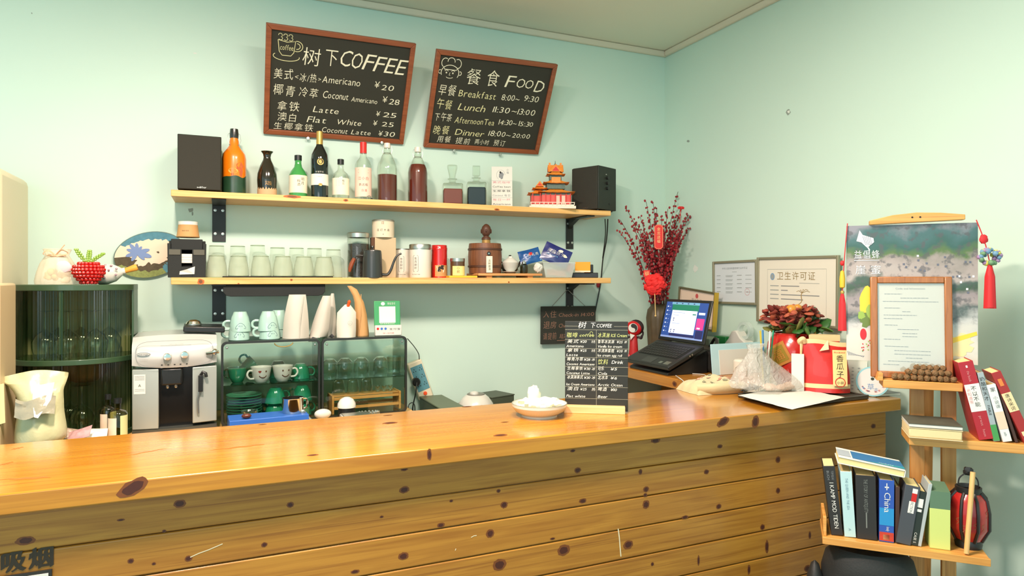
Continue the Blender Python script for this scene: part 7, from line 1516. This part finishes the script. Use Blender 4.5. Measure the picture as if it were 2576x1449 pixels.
a = onC(2252, 998); r = thing('dark_booklet', 'dark glossy booklet at the very end of the counter behind the fan', 'booklet', V((a.x - .0, a.y + .09, CT)), -.2); MB().box((0, 0, .006), (.11, .15, .012)).build('cover', mat('slate cover', (60, 66, 72), .3), r, bev=.002); MB().box((0, -.002, .006), (.104, .148, .009)).build('pages', PAPER, r)

# ================================================================ easel with poster and book shelves
EA = math.radians(-46); EO = V((2.04, 1.441, 0)); EX = V((math.cos(EA), math.sin(EA), 0)); EY = V((-math.sin(EA), math.cos(EA), 0))
def E(px, py, d):
    r = ray(px, py); C0 = V((0, 0, CAMZ)); t = (EO + EY * d - C0).dot(EY) / r.dot(EY); q = C0 + r * t - EO; return q.dot(EX), q.z
def EW_(x, d, z): return EO + EX * x + EY * d + V((0, 0, z))
WE = wood('easel pine', (206, 142, 66), (228, 168, 90), 'x', .45, .1); WEZ = wood('easel pine upright', (190, 130, 66), (212, 152, 84), 'z', .5, .1)
ez = thing('display_easel', 'wooden display easel with three shelves in front of the right wall', 'easel', EO, EA)
Z2_, Z3_, Z1_ = 1.015, .697, 1.181
for x in (.0235, .111): MB().box((x, .03, .83), (.040, .022, 1.66)).build('upright', WEZ, ez, bev=.002)
MB().box((.067, .20, .80), (.036, .022, 1.64), 0, T(0, 0, 0) @ Rx(.075)).build('rear_leg', WEZ, ez, bev=.002)
h0, h1 = E(2188, 566, -.012), E(2428, 560, -.012); hm = (h0[0] + h1[0]) / 2; hw = (h1[0] - h0[0]) / 2
MB().prism([(hm - hw, 1.678), (hm + hw, 1.686), (hm + hw, 1.702), (hm + hw * .5, 1.710), (hm, 1.713), (hm - hw * .5, 1.707), (hm - hw, 1.692)], -.016, .02).build('top_clamp', WE, ez, bev=.002)
mb = MB()
for dx in (-.012, .010): mb.lathe([(0, 0), (.003, 0), (.002, .0015), (0, .002)], 10, 0, T(hm + dx, -.0162, 1.698) @ Rx(PI / 2))
mb.build('screws', BLACK, ez)
MB().box((.021, -.028, Z1_ - .0125), (.214, .104, .025)).build('tray', WE, ez, bev=.002); MB().prism([(-.104, Z1_ - .004), (-.086, Z1_ - .004), (-.086, Z1_ + .020), (-.098, Z1_ + .020)], -.075, .02).build('tray_stop', WE, ez, bev=.001)
MB().box((.205, -.038, Z2_ - .0135), (.45, .146, .027)).build('book_shelf', WE, ez, bev=.002)
MB().box((-.048, -.105, Z3_ - .010), (.435, .175, .020)).build('book_shelf', WE, ez, bev=.002); MB().box((-.048, -.190, Z3_ - .010), (.437, .010, .021)).build('shelf_front', WE, ez, bev=.001); MB().box((-.259, -.11, Z3_ + .030), (.010, .14, .06)).build('end_stop', WE, ez, bev=.002)
# poster
m, N, L, B = _new('valley photograph'); tc = N.new('ShaderNodeTexCoord'); sx = N.new('ShaderNodeSeparateXYZ'); L.new(tc.outputs['Object'], sx.inputs[0])
n1 = N.new('ShaderNodeTexNoise'); n1.inputs['Scale'].default_value = 9; n1.inputs['Detail'].default_value = 6; L.new(tc.outputs['Object'], n1.inputs['Vector'])
ma = N.new('ShaderNodeMath'); ma.operation = 'MULTIPLY_ADD'; L.new(n1.outputs['Fac'], ma.inputs[0]); ma.inputs[1].default_value = .20
mr = N.new('ShaderNodeMapRange'); mr.inputs[1].default_value = .10; mr.inputs[2].default_value = .55; L.new(sx.outputs['Z'], ma.inputs[2]); L.new(ma.outputs[0], mr.inputs[0])
rp = N.new('ShaderNodeValToRGB'); L.new(mr.outputs[0], rp.inputs[0]); e = rp.color_ramp.elements
stops = [(.0, (206, 200, 186)), (.17, (216, 210, 198)), (.27, (196, 194, 190)), (.33, (84, 96, 92)), (.38, (164, 152, 148)), (.47, (150, 138, 138)), (.52, (62, 84, 60)), (.565, (72, 92, 80)), (.61, (176, 164, 158)), (.70, (168, 154, 148)), (.745, (150, 140, 132)), (.78, (88, 112, 62)), (.84, (54, 92, 84)), (.93, (70, 104, 104)), (1.0, (136, 134, 142))]
e[0].position, e[0].color = stops[0][0], srgb(*stops[0][1]); e[1].position, e[1].color = stops[-1][0], srgb(*stops[-1][1])
for p_, c_ in stops[1:-1]: q = e.new(p_); q.color = srgb(*c_)
vn = N.new('ShaderNodeTexNoise'); vn.inputs['Scale'].default_value = 42; vn.inputs['Detail'].default_value = 4; L.new(tc.outputs['Object'], vn.inputs['Vector'])
r2 = N.new('ShaderNodeMapRange'); r2.inputs[1].default_value = .53; r2.inputs[2].default_value = .62; r2.inputs[3].default_value = 0; L.new(vn.outputs['Fac'], r2.inputs[0])
r3 = N.new('ShaderNodeMapRange'); r3.inputs[1].default_value = .2; r3.inputs[2].default_value = .34; r3.inputs[4].default_value = .7; L.new(mr.outputs[0], r3.inputs[0]); mm = N.new('ShaderNodeMath'); mm.operation = 'MULTIPLY'; L.new(r2.outputs[0], mm.inputs[0]); L.new(r3.outputs[0], mm.inputs[1])
mx = N.new('ShaderNodeMix'); mx.data_type = 'RGBA'; L.new(mm.outputs[0], mx.inputs['Factor']); L.new(rp.outputs[0], mx.inputs['A']); mx.inputs['B'].default_value = srgb(84, 82, 84); L.new(mx.outputs['Result'], B.inputs['Base Color']); B.inputs['Roughness'].default_value = .35
po = thing('poster', 'valley landscape poster for cliff honey clamped on the easel', 'poster', EW_(0, 0, 1.231), EA); w, h = .368, .446
MB().box((0, .004, h / 2), (w, .006, h)).build('board', m, po)
f = lambda e: (lambda x, z: V((-w / 2 + x * w, .0007 - e, h - z * h))); mb = MB()
rgp = random.Random(12)
def blob(cx, cz, rx, rz, mi, e, amp=.12, rot=0): mb.disc(cx, cz, rx, rz, f(e), mi, 20, amp=amp, rot=rot)
blob(.17, .58, .065, .13, 3, .0002, .05); blob(.16, .70, .05, .05, 5, .0004, .25); blob(.19, .64, .03, .05, 4, .0005, .2); blob(.12, .665, .03, .03, 4, .0005, .2)
for i in range(7): blob(.86 + rgp.uniform(-.05, .05), .86 + rgp.uniform(-.03, .05), .08, .05, 6, .0002 + i * .00005, .3)
mb.poly([(.80, .82), (.99, .765), (.995, .79), (.81, .855)], 3, f(.0006)); mb.disc(.135, .805, .026, .042, f(.0006), 2, 18); mb.text('蜜', f(.0009), .0 + .02 * -1 if False else -.045, 0, .115, .82) if False else None
for i in range(16): blob(.12 + rgp.uniform(0, .1), .88 + rgp.uniform(-.04, .05), .005, .005, rgp.choice((2, 5, 4)), .0006, .3)
for i in range(11): mb.ribbon([(.01 + .012 * i, .935 + .004 * i), (.02 + .012 * i, .965)], .004, f(.0005), 7)
tf = lambda x, z: V((-w / 2 + x, -.0006, z))
mb.text('益倡蜂', tf, .030, 0, w * .06, h * .76, 0, .03, w * .205); mb.text('崖', tf, .032, 0, w * .07, h * .645, 0); mb.text('蜜', tf, .032, 0, w * .19, h * .645, 0)
mb.ribbon([(w * .06 + .0035 * i, h * .742) for i in range(22)], .0015, tf, 0)
mb.poly([(w * .08, h * .885), (w * .105, h * .965), (w * .13, h * .93), (w * .215, h * .905), (w * .22, h * .875), (w * .165, h * .835), (w * .12, h * .875)], 0, tf)
for i in range(5): mb.ribbon([(w * (.13 + .014 * i), h * .92), (w * (.155 + .012 * i), h * .855)], .0014, lambda x, z: tf(x, z) + V((0, -.0003, 0)), 7)
mb.ribbon([(w * .19, h * .86), (w * .17, h * .84), (w * .185, h * .815)], .004, tf, 0)
for i in range(26): x, z = rgp.uniform(.42, .96), rgp.uniform(.22, .52); mb.poly([(x, z), (x + .016, z), (x + .016, z + .014), (x, z + .014)], rgp.choice((0, 7, 7)), f(.0005))
mb.build('artwork', [mat('poster white', (246, 246, 242), .4), mat('poster cream', (240, 228, 196), .4), mat('poster red', (206, 36, 46), .4), mat('poster yellow', (250, 204, 60), .4), mat('poster leaf', (150, 180, 80), .4), mat('poster moss', (106, 128, 60), .4), mat('poster honey', (236, 214, 160), .4), mat('poster slate', (104, 106, 120), .4)], po, 0)
# framed letter leaning on the poster
a, b, c, d_ = (E(2190, 693, -.022), E(2397, 692, -.022), E(2397, 935, -.045), E(2192, 935, -.045)); w = b[0] - a[0]; z0 = Z1_ + .0008; h = a[1] - z0 - .004
fr = thing('framed_letter', 'typed white letter in a brown wooden frame leaning on the poster', 'frame', EW_((a[0] + b[0]) / 2, -.025, z0), EA); M = Rx(-.055); m_fw = wood('brown frame', (150, 88, 40), (176, 110, 56), 'z', .4, .2); t = .021
for sx_ in (-1, 1): MB().box((sx_ * (w / 2 - t / 2), 0, h / 2), (t, .015, h), 0, M).build('frame_side', m_fw, fr, bev=.003)
for z in (t / 2, h - t / 2): MB().box((0, 0, z), (w - 2 * t, .015, t), 0, M).build('frame_rail', m_fw, fr, bev=.003)
MB().box((0, .003, h / 2), (w - 2 * t, .003, h - 2 * t), 0, M).build('letter', mat('letter paper', (214, 206, 194), .6), fr); MB().box((0, -.002, h / 2), (w - 2 * t, .0015, h - 2 * t), 0, M).build('glass_pane', glass('picture glass', (250, 252, 250), .8), fr)
mb = MB(); f2 = lambda x, z: M @ V((x, .0008, z)); mb.text('Code and Information', f2, .0085, 0, 0, h * .875, w=w * .36, mid=True); rgp = random.Random(3)
for v, x0, x1 in ((.83, -.32, -.1), (.79, -.12, .22), (.755, -.34, .34), (.69, -.32, -.12), (.655, -.1, .0), (.62, -.33, .08), (.585, -.33, -.1), (.52, -.32, -.16), (.48, -.16, .1), (.44, -.1, .08), (.41, -.1, .08), (.38, -.33, -.12), (.31, -.32, -.02), (.27, -.2, .24), (.235, -.2, .24), (.20, -.06, .14), (.165, -.28, .22), (.13, -.34, -.14)):
    x = x0
    while x < x1: l = rgp.uniform(.02, .05); mb.ribbon([(x * w, v * h), (min(x1, x + l) * w, v * h)], .0016, f2, 0); x += l + .008
mb.build('typed_text', mat('light type', (118, 122, 126), .8), fr, 0)
# string of brown beads on the tray
bs = thing('bead_string', 'string of rough brown nut beads heaped on the easel tray', 'beads', EW_(.02, -.05, Z1_), EA); m_nt = mat('brown nut', (124, 90, 54), .7, var=.3, vs=120, bump=.6); rgp = random.Random(6); first = None
B0 = [(x, -.066, 0) for x in [-.075 + .0178 * i for i in range(10)]] + [(x, -.0645 + .002 * (i % 2), .0175) for i, x in enumerate([-.036 + .0178 * i for i in range(7)])] + [(x, -.0495, 0) for x in [-.069 + .0178 * i for i in range(9)]] + [(x, -.052, .031) for x in [-.012 + .0178 * i for i in range(5)]]
for i, (x, d, z) in enumerate(B0):
    if first is None: first = MB().ball((0, 0, 0), .0098, 12, amp=.25, fr=5).build('bead', m_nt, bs, 0); o = first
    else: o = first.copy(); COL.objects.link(o); o.parent = bs
    o.location = (x + .0 + rgp.uniform(-.002, .002), d + .05 - .004, z + .0102); o.rotation_euler = (rgp.uniform(0, 6), rgp.uniform(0, 6), 0)
# tassels
def tassel(px0, py0, px1, py1, py2, d, wpx, label, kind):
    k = (E(px1 + 10, py1, d)[0] - E(px1, py1, d)[0]) / 10; a = E(px0, py0, d); b = E(px1, py1, d); c = E(px1, py2, d); r = thing('tassel', label, 'tassel', EW_(b[0], d, b[1]), EA, 'red tassels hung on the poster corners'); R_ = mat('tassel red', (206, 36, 40), .6); L_ = b[1] - c[1]
    MB().tube(smooth([(a[0] - b[0], .0, a[1] - b[1]), ((a[0] - b[0]) * .4, -.002, (a[1] - b[1]) * .5), (0, 0, 0)]), .0016, 6).build('cord', R_, r)
    mb = MB()
    for i in range(26): an = 2 * PI * i / 26; q = wpx * k / 2; mb.tube([(.003 * math.cos(an), .003 * math.sin(an), .0), (q * .8 * math.cos(an), q * .6 * math.sin(an), -L_ * .3), (q * math.cos(an), q * .7 * math.sin(an), -L_)], .0016, 4)
    mb.lathe([(.003, .002), (wpx * k * .34, -L_ * .2), (wpx * k * .44, -L_ * .98), (0, -L_)], 14); mb.build('fringe', R_, r); MB().lathe([(.005, -.004), (.0065, .0), (.005, .006), (.004, .006)], 12).build('gold_binding', GOLD, r); return r, k
r, k = tassel(2132, 562, 2119, 736, 832, -.004, 20, 'red tassel with a yellow bead hanging at the left edge of the poster', 0)
MB().lathe([(0, .012), (.008, .018), (.009, .045), (.006, .07), (0, .075)], 14).build('yellow_bead', mat('yellow bead', (230, 180, 50), .4), r); MB().ball((0, 0, .098), (.007, .006, .009), 10).build('knot', mat('tassel red', (206, 36, 40), .6), r)
r, k = tassel(2456, 553, 2490, 662, 776, -.006, 30, 'red tassel with a colourful flower ball hanging off the right edge of the poster', 1)
MB().ball((-.016, 0, .075), (.012, .006, .014), 10, amp=.3).build('knot', mat('tassel red', (206, 36, 40), .6), r); mb = MB(); rgp = random.Random(2)
for i in range(34): q = V((rgp.gauss(0, 1), rgp.gauss(0, .6), rgp.gauss(0, 1))).normalized(); mb.ball((q.x * .026, q.y * .014, .020 + q.z * .022), rgp.uniform(.006, .009), 7, i % 4, amp=.4, fr=3, seed=i)
mb.build('flower_ball', [mat('lilac', (160, 130, 170), .6), mat('lemon', (214, 206, 90), .6), mat('sage', (110, 150, 110), .6), mat('sky bead', (110, 150, 180), .6)], r, 60)

# books
def book(name, label, bx, by, tx, ty, wpx, d, depth, zs, cov, group, top=0, prints=None, page=True):
    b, t = E(bx, by, d), E(tx, ty, d); w = abs(E(bx + wpx, by, d)[0] - b[0]) * .95; tl = math.atan2(t[0] - b[0], t[1] - b[1]); H = math.hypot(t[0] - b[0], t[1] - b[1])
    r = thing(name, label, 'book', EW_(b[0], d, zs + .0006 + abs(math.sin(tl)) * w / 2), EA, group); M = Ry(tl); c = .0022
    mb = MB(); mb.box((0, .001, H / 2), (w, .003, H), 0, M)
    for s_ in (-1, 1): mb.box((s_ * (w / 2 - c / 2), depth / 2, H / 2), (c, depth, H), 0, M)
    mb.build('cover', cov, r, bev=.0012); MB().box((0, depth / 2 + .001, H / 2), (w - 2 * c - .0004, depth - .008, H - .006), 0, M).build('pages', mat('page edge', (236, 212, 150), .8, var=.05, vs=200), r)
    if prints:
        mb = MB(); mats_ = prints[0]; g = lambda x, z: M @ V((x * w, -.0010, z * H))
        for it in prints[1:]:
            if it[0] == 'rect': _, x0, z0, x1, z1, mi = it; mb.poly([(x0, z0), (x1, z0), (x1, z1), (x0, z1)], mi, g)
            elif it[0] == 'down': _, s_, x, z0, z1, hh, mi = it; L_ = (z0 - z1) * H; mb.text(s_, lambda a_, b_: M @ V((x * w + b_ - hh * .36, -.0016, z0 * H - a_)), hh, mi, w=L_)
            elif it[0] == 'vert': _, s_, x, z0, hh, mi = it; mb.text(s_, lambda a_, b_: M @ V((x * w + a_, -.0016, z0 * H + b_)), hh, mi, vert=True)
        mb.build('spine_print', mats_, r, 0)
    return r, w, H, tl
gl = 'books on the lower easel shelf'; gu = 'books leaning on the middle easel shelf'; d0 = -.165
m_w_ = mat('book white', (232, 230, 222), .6); m_k = mat('book black', (40, 38, 36), .5)
book('book', 'black book with a white Danish title, far left on the lower easel shelf', 2106, 1334, 2085, 1160, 32, d0, .11, Z3_, m_k, gl, prints=([m_w_, GREYINK], ('down', 'I KAMP MOD TIDEN', .05, .76, .10, .017, 0), ('down', 'TOM BLAU', .22, .93, .80, .010, 1), ('down', 'BUCH', -.15, .93, .80, .010, 1)))
book('book', 'pale blue book second from the left on the lower easel shelf', 2139, 1342, 2128, 1177, 31, d0, .11, Z3_, mat('pale blue cover', (180, 212, 214), .5), gl, prints=([mat('blue grey print', (120, 150, 164), .6)], ('down', 'THE QUEEN AND THE SEA', 0, .90, .42, .010, 0), ('down', 'A', 0, .14, .10, .010, 0)))
r, w, H, tl = book('book', 'thick black book with a pale column motif, left of the China guide', 2181, 1347, 2177, 1186, 54, d0, .11, Z3_, m_k, gl, prints=([mat('column grey', (122, 126, 120), .5)], ('down', 'THE STORY OF ANTIQUITY', 0, .94, .42, .015, 0), ('rect', -.03, .18, .03, .42, 0)))
book('book', 'blue China guidebook in the middle of the lower easel shelf', 2230, 1352, 2231, 1196, 40, d0, .11, Z3_, mat('guide blue', (44, 84, 170), .45), gl, prints=([m_w_, mat('guide cyan', (40, 140, 200), .45), mat('guide red', (190, 60, 40), .5, var=.3, vs=80), mat('guide skin', (226, 170, 120), .5)], ('rect', -.48, .27, .48, .55, 1), ('rect', -.48, .02, .48, .16, 2), ('rect', -.22, .04, .2, .12, 3), ('rect', -.03, .84, .03, .95, 0), ('rect', -.14, .875, .14, .895, 0), ('down', 'China', .05, .80, .48, .024, 0), ('down', 'lonely', .1, .25, .18, .012, 0)))
book('book', 'thin dark brown book squeezed right of the China guide', 2257, 1350, 2258, 1208, 12, d0 + .004, .10, Z3_, mat('dark brown cover', (70, 44, 36), .5), gl)
book('book', 'dark grey book with a red and white label leaning right', 2272, 1362, 2297, 1216, 40, d0 - .004, .105, Z3_, mat('slate book', (70, 74, 80), .5), gl, prints=([m_w_, RED, GREYINK], ('rect', -.08, .54, .32, .74, 0), ('rect', .02, .74, .36, .88, 1), ('rect', .02, .88, .36, .96, 0), ('down', 'FICTION', .12, .73, .55, .010, 2)))
book('book', 'dark green guide titled CASE leaning beside the dark grey book', 2299, 1358, 2320, 1222, 24, d0, .10, Z3_, mat('green black', (36, 46, 40), .5), gl, prints=([m_w_], ('down', 'CASE 5', 0, .24, .05, .010, 0), ('rect', -.3, .70, .3, .86, 0), ('rect', -.25, .62, .25, .67, 0)))
book('book', 'thin grey paperback, rightmost of the leaning books', 2313, 1363, 2341, 1206, 10, d0, .10, Z3_, mat('pale grey cover', (176, 184, 184), .5), gl)
a, b, c = E(2107, 1170, d0), E(2276, 1207, d0), E(2107, 1150, d0); L_ = math.hypot(b[0] - a[0], b[1] - a[1]); tl = math.atan2(-(b[1] - a[1]), b[0] - a[0]); th = .022
r = thing('book', 'blue and white paperback lying flat on top of the lower row', 'book', EW_((a[0] + b[0]) / 2, d0, (a[1] + b[1]) / 2 + .006), EA, gl); M = Ry(tl)
mb = MB().box((0, .062, th - .001), (L_, .125, .002), 0, M).box((0, .062, .001), (L_, .125, .002), 0, M).box((L_ / 2 - .001, .062, th / 2), (.002, .125, th), 0, M); mb.build('cover', mat('book white', (232, 230, 222), .6), r); MB().box((0, .063, th / 2), (L_ - .006, .120, th - .005), 0, M).build('pages', mat('page edge', (236, 212, 150), .8), r)
mb = MB(); g = lambda x, y: M @ V((x, y, th + .0008)); mb.poly([(-L_ * .28, .012), (L_ * .5, .012), (L_ * .5, .105), (-L_ * .28, .105)], 0, g); mb.poly([(-L_ * .5, .02), (-L_ * .3, .02), (-L_ * .3, .10), (-L_ * .5, .10)], 1, g); mb.poly([(-L_ * .1, .012), (L_ * .5, .012), (L_ * .5, .04)], 2, lambda x, y: g(x, y) + V((0, 0, .0003))); mb.text('OCEAN', lambda x, y: g(x, y) + V((0, 0, .0004)), .012, 3, L_ * .12, .022); mb.build('cover_print', [mat('ocean blue', (20, 110, 170), .4), mat('cover grey', (170, 180, 190), .5), mat('ocean teal', (30, 150, 170), .4), m_w_], r, 0)
# lime and green box, lantern, stick
a, b, t = E(2341, 1364, d0), E(2389, 1372, d0), E(2388, 1240, d0); w = b[0] - a[0] + .004; H = t[1] - Z3_
r = thing('notebook_box', 'lime and dark green paper box right of the leaning books', 'box', EW_((a[0] + b[0]) / 2, d0, Z3_ + .0006), EA); MB().box((0, .04, H * .35), (w, .08, H * .70)).build('lower_part', mat('lime paper', (204, 216, 124), .6), r, bev=.001); mb = MB(); mb.add([(-w / 2, 0, H * .70), (w / 2, 0, H * .70), (w / 2, .08, H * .70), (-w / 2, .08, H * .70), (-w / 2, 0, H), (w / 2, 0, H), (w / 2, .08, H * 1.06), (-w / 2, .08, H * 1.06)], [(3, 2, 1, 0), (4, 5, 6, 7), (0, 1, 5, 4), (1, 2, 6, 5), (2, 3, 7, 6), (3, 0, 4, 7)]); mb.build('upper_part', mat('dark sage paper', (92, 122, 96), .6), r)
a = E(2440, 1380, -.10); r = thing('lantern', 'red glass lantern with black ribs, right end of the lower easel shelf', 'lantern', EW_(E(2436, 1300, -.105)[0], -.105, Z3_ + .0006), EA); k = (E(2450, 1300, -.10)[0] - E(2440, 1300, -.10)[0]) / 10; zz = lambda y: E(2440, y, -.105)[1] - Z3_; BK = mat('lantern black', (34, 30, 28), .4)
MB().lathe([(0, 0), (34 * k, 0), (36 * k, .012), (32 * k, .024), (0, .024)], 28).build('base', BK, r); zt = zz(1238)
MB().lathe([(34 * k, .024), (47 * k, .05), (53 * k, zt * .38), (53 * k, zt * .68), (47 * k, zt * .9), (33 * k, zt)], 32).build('glass_body', mat('red lantern glass', (176, 34, 32), .25, coat=.5, var=.3, vs=25), r)
for i in range(8): a_ = 2 * PI * (i + .3) / 8; MB().tube([(q * k * math.cos(a_), q * k * math.sin(a_), z) for q, z in ((35, .022), (48, .05), (54.5, zt * .38), (54.5, zt * .68), (48, zt * .9), (33, zt + .002))], .0045, 6).build('rib', BK, r)
MB().lathe([(28 * k, zt - .002), (34 * k, zt), (34 * k, zt + .016), (30 * k, zt + .018), (26 * k, zt + .006)], 28).build('top_ring', BK, r); MB().tube(smooth([(-26 * k, 0, zt + .012), (-22 * k, 0, zt + .04), (0, 0, zt + .056), (22 * k, 0, zt + .04), (26 * k, 0, zt + .012)]), .002, 6).build('wire_handle', BK, r); MB().ball((0, 0, zt + .062), (.014, .010, .012), 10, amp=.5).build('bow', BK, r)
mb = MB(); rgp = random.Random(4)
for i in range(7): a_ = -PI / 2 + rgp.uniform(-.9, .9); q = 53.2 * k; z = zt * rgp.uniform(.3, .7); mb.ribbon(smooth([(0, 0, 0), (.006, .008, 0), (-.002, .014, 0), (.008, .02, 0)], 3), .0016, lambda x, y, a_=a_, q=q, z=z: V((q * math.cos(a_ + x / q), q * math.sin(a_ + x / q), z + y)), 0)
mb.build('painted_strokes', mat('faded gold', (150, 90, 50), .5), r, 0)
a, b = E(2431, 1397, -.183), E(2445, 1186, -.150); r = thing('wooden_stick', 'pale wooden stick leaning against the red lantern', 'stick', EW_(a[0], -.183, Z3_ + .001), EA); MB().tube([(0, 0, .004), (b[0] - a[0], .022, b[1] - Z3_)], .0068, 12).build('rod', wood('pale stick', (222, 170, 104), (236, 190, 126), 'z', .5), r)
# middle shelf: two books lying, five leaning
a, b, t_ = E(2287, 1098, -.135), E(2422, 1115, -.135), E(2422, 1086, -.135); w = b[0] - a[0]; th = .032
r = thing('book', 'thick cream-edged book lying flat on the middle easel shelf', 'book', EW_((a[0] + b[0]) / 2, -.135, Z2_ + .0006), EA); MB().box((0, .07, th / 2), (w, .135, th - .004)).build('pages', mat('cream pages', (232, 208, 156), .8, var=.04, vs=150), r, bev=.004); MB().box((0, .07, th - .0012), (w * 1.01, .138, .0022)).box((0, .07, .0012), (w * 1.01, .138, .0022)).build('cover', mat('cream cover', (226, 206, 164), .6), r)
r = thing('book', 'thin book with a grey misty cover on top of the thick lying one', 'book', EW_((a[0] + b[0]) / 2, -.135, Z2_ + .0006 + th + .0012), EA); MB().box((0, .07, .005), (w, .14, .009)).build('pages', PAPER, r, bev=.001); MB().box((0, .07, .0105), (w * 1.01, .142, .0018)).build('cover', mat('misty cover', (84, 82, 68), .7, var=.5, vs=22), r)
d1 = -.095; m_rc = mat('crimson cover', (172, 32, 44), .45)
book('book', 'thick red book with a white band, first of the leaning row', 2482, 1112, 2428, 916, 42, d1, .115, Z2_, m_rc, gu, prints=([m_w_, INK, mat('pink print', (226, 150, 150), .6)], ('rect', -.49, .36, .49, .71, 0), ('vert', '不以不能', .05, .63, .015, 1), ('vert', '水知道答', -.30, .62, .011, 2), ('rect', -.06, .92, .06, .95, 0), ('down', 'the book', .0, .88, .74, .010, 2), ('down', 'press', 0, .30, .18, .010, 2), ('down', 'house', 0, .13, .04, .010, 2)))
book('book', 'slim grey and green book behind the thick red one', 2508, 1114, 2466, 941, 17, d1, .105, Z2_, mat('grey spine', (160, 172, 176), .5), gu, prints=([mat('grass green', (70, 150, 80), .5), INK], ('rect', -.49, .01, .49, .24, 0), ('vert', '奶酪和天才', 0, .88, .0135, 1), ('down', 'FABLE', 0, .52, .38, .009, 1)))
book('book', 'white book with a peach lower band in the leaning row', 2535, 1117, 2493, 973, 25, d1, .10, Z2_, mat('white spine', (230, 232, 228), .5), gu, prints=([mat('peach band', (236, 204, 178), .5), INK, GREYINK], ('rect', -.49, .22, .49, .52, 0), ('vert', '家', 0, .88, .014, 1), ('vert', '小说课', .05, .74, .012, 2), ('down', 'ab', 0, .17, .1, .009, 2)))
book('book', 'thin dark brown book between the white and the last red book', 2558, 1118, 2502, 950, 9, d1 + .006, .10, Z2_, mat('dark brown cover', (70, 44, 36), .5), gu)
book('book', 'red book with a cream title band, last of the leaning row', 2590, 1120, 2505, 942, 28, d1, .105, Z2_, mat('brick red cover', (164, 42, 40), .45), gu, prints=([mat('cream band 2', (238, 214, 164), .5), INK, mat('flame print', (226, 130, 60), .5)], ('rect', -.49, .44, .49, .70, 0), ('vert', '唐诗宋词', 0, .64, .012, 1), ('rect', -.2, .80, .2, .90, 2), ('rect', -.3, .1, .3, .16, 0)))
# black backpack under the lower shelf
r = thing('backpack', 'black backpack on the floor under the lower easel shelf', 'backpack', EW_(-.13, -.10, 0), EA); mb = MB(); L = []
zt = E(2180, 1388, -.14)[1] - .004
mb.lathe([(0, 0), (.13, .0), (.145, .03), (.15, zt * .5), (.148, zt * .9), (.135, zt * .97), (.11, zt), (0, zt)], 32, sx=.92, sy=.55); mb.build('body', mat('black nylon', (34, 34, 32), .6, bump=.2, vs=200), r)
MB().ball((-.155, -.02, zt * .62), (.035, .05, zt * .30), 16).build('side_pocket', mat('black nylon', (34, 34, 32), .6), r); MB().ball((.0, -.078, zt * .40), (.09, .03, zt * .27), 18).build('front_pocket', mat('black nylon', (34, 34, 32), .6), r); MB().tube(smooth([(-.03, 0, zt - .004), (-.02, 0, zt + .02), (.02, 0, zt + .02), (.03, 0, zt - .004)]), .005, 8).build('grab_loop', mat('black nylon', (34, 34, 32), .6), r)
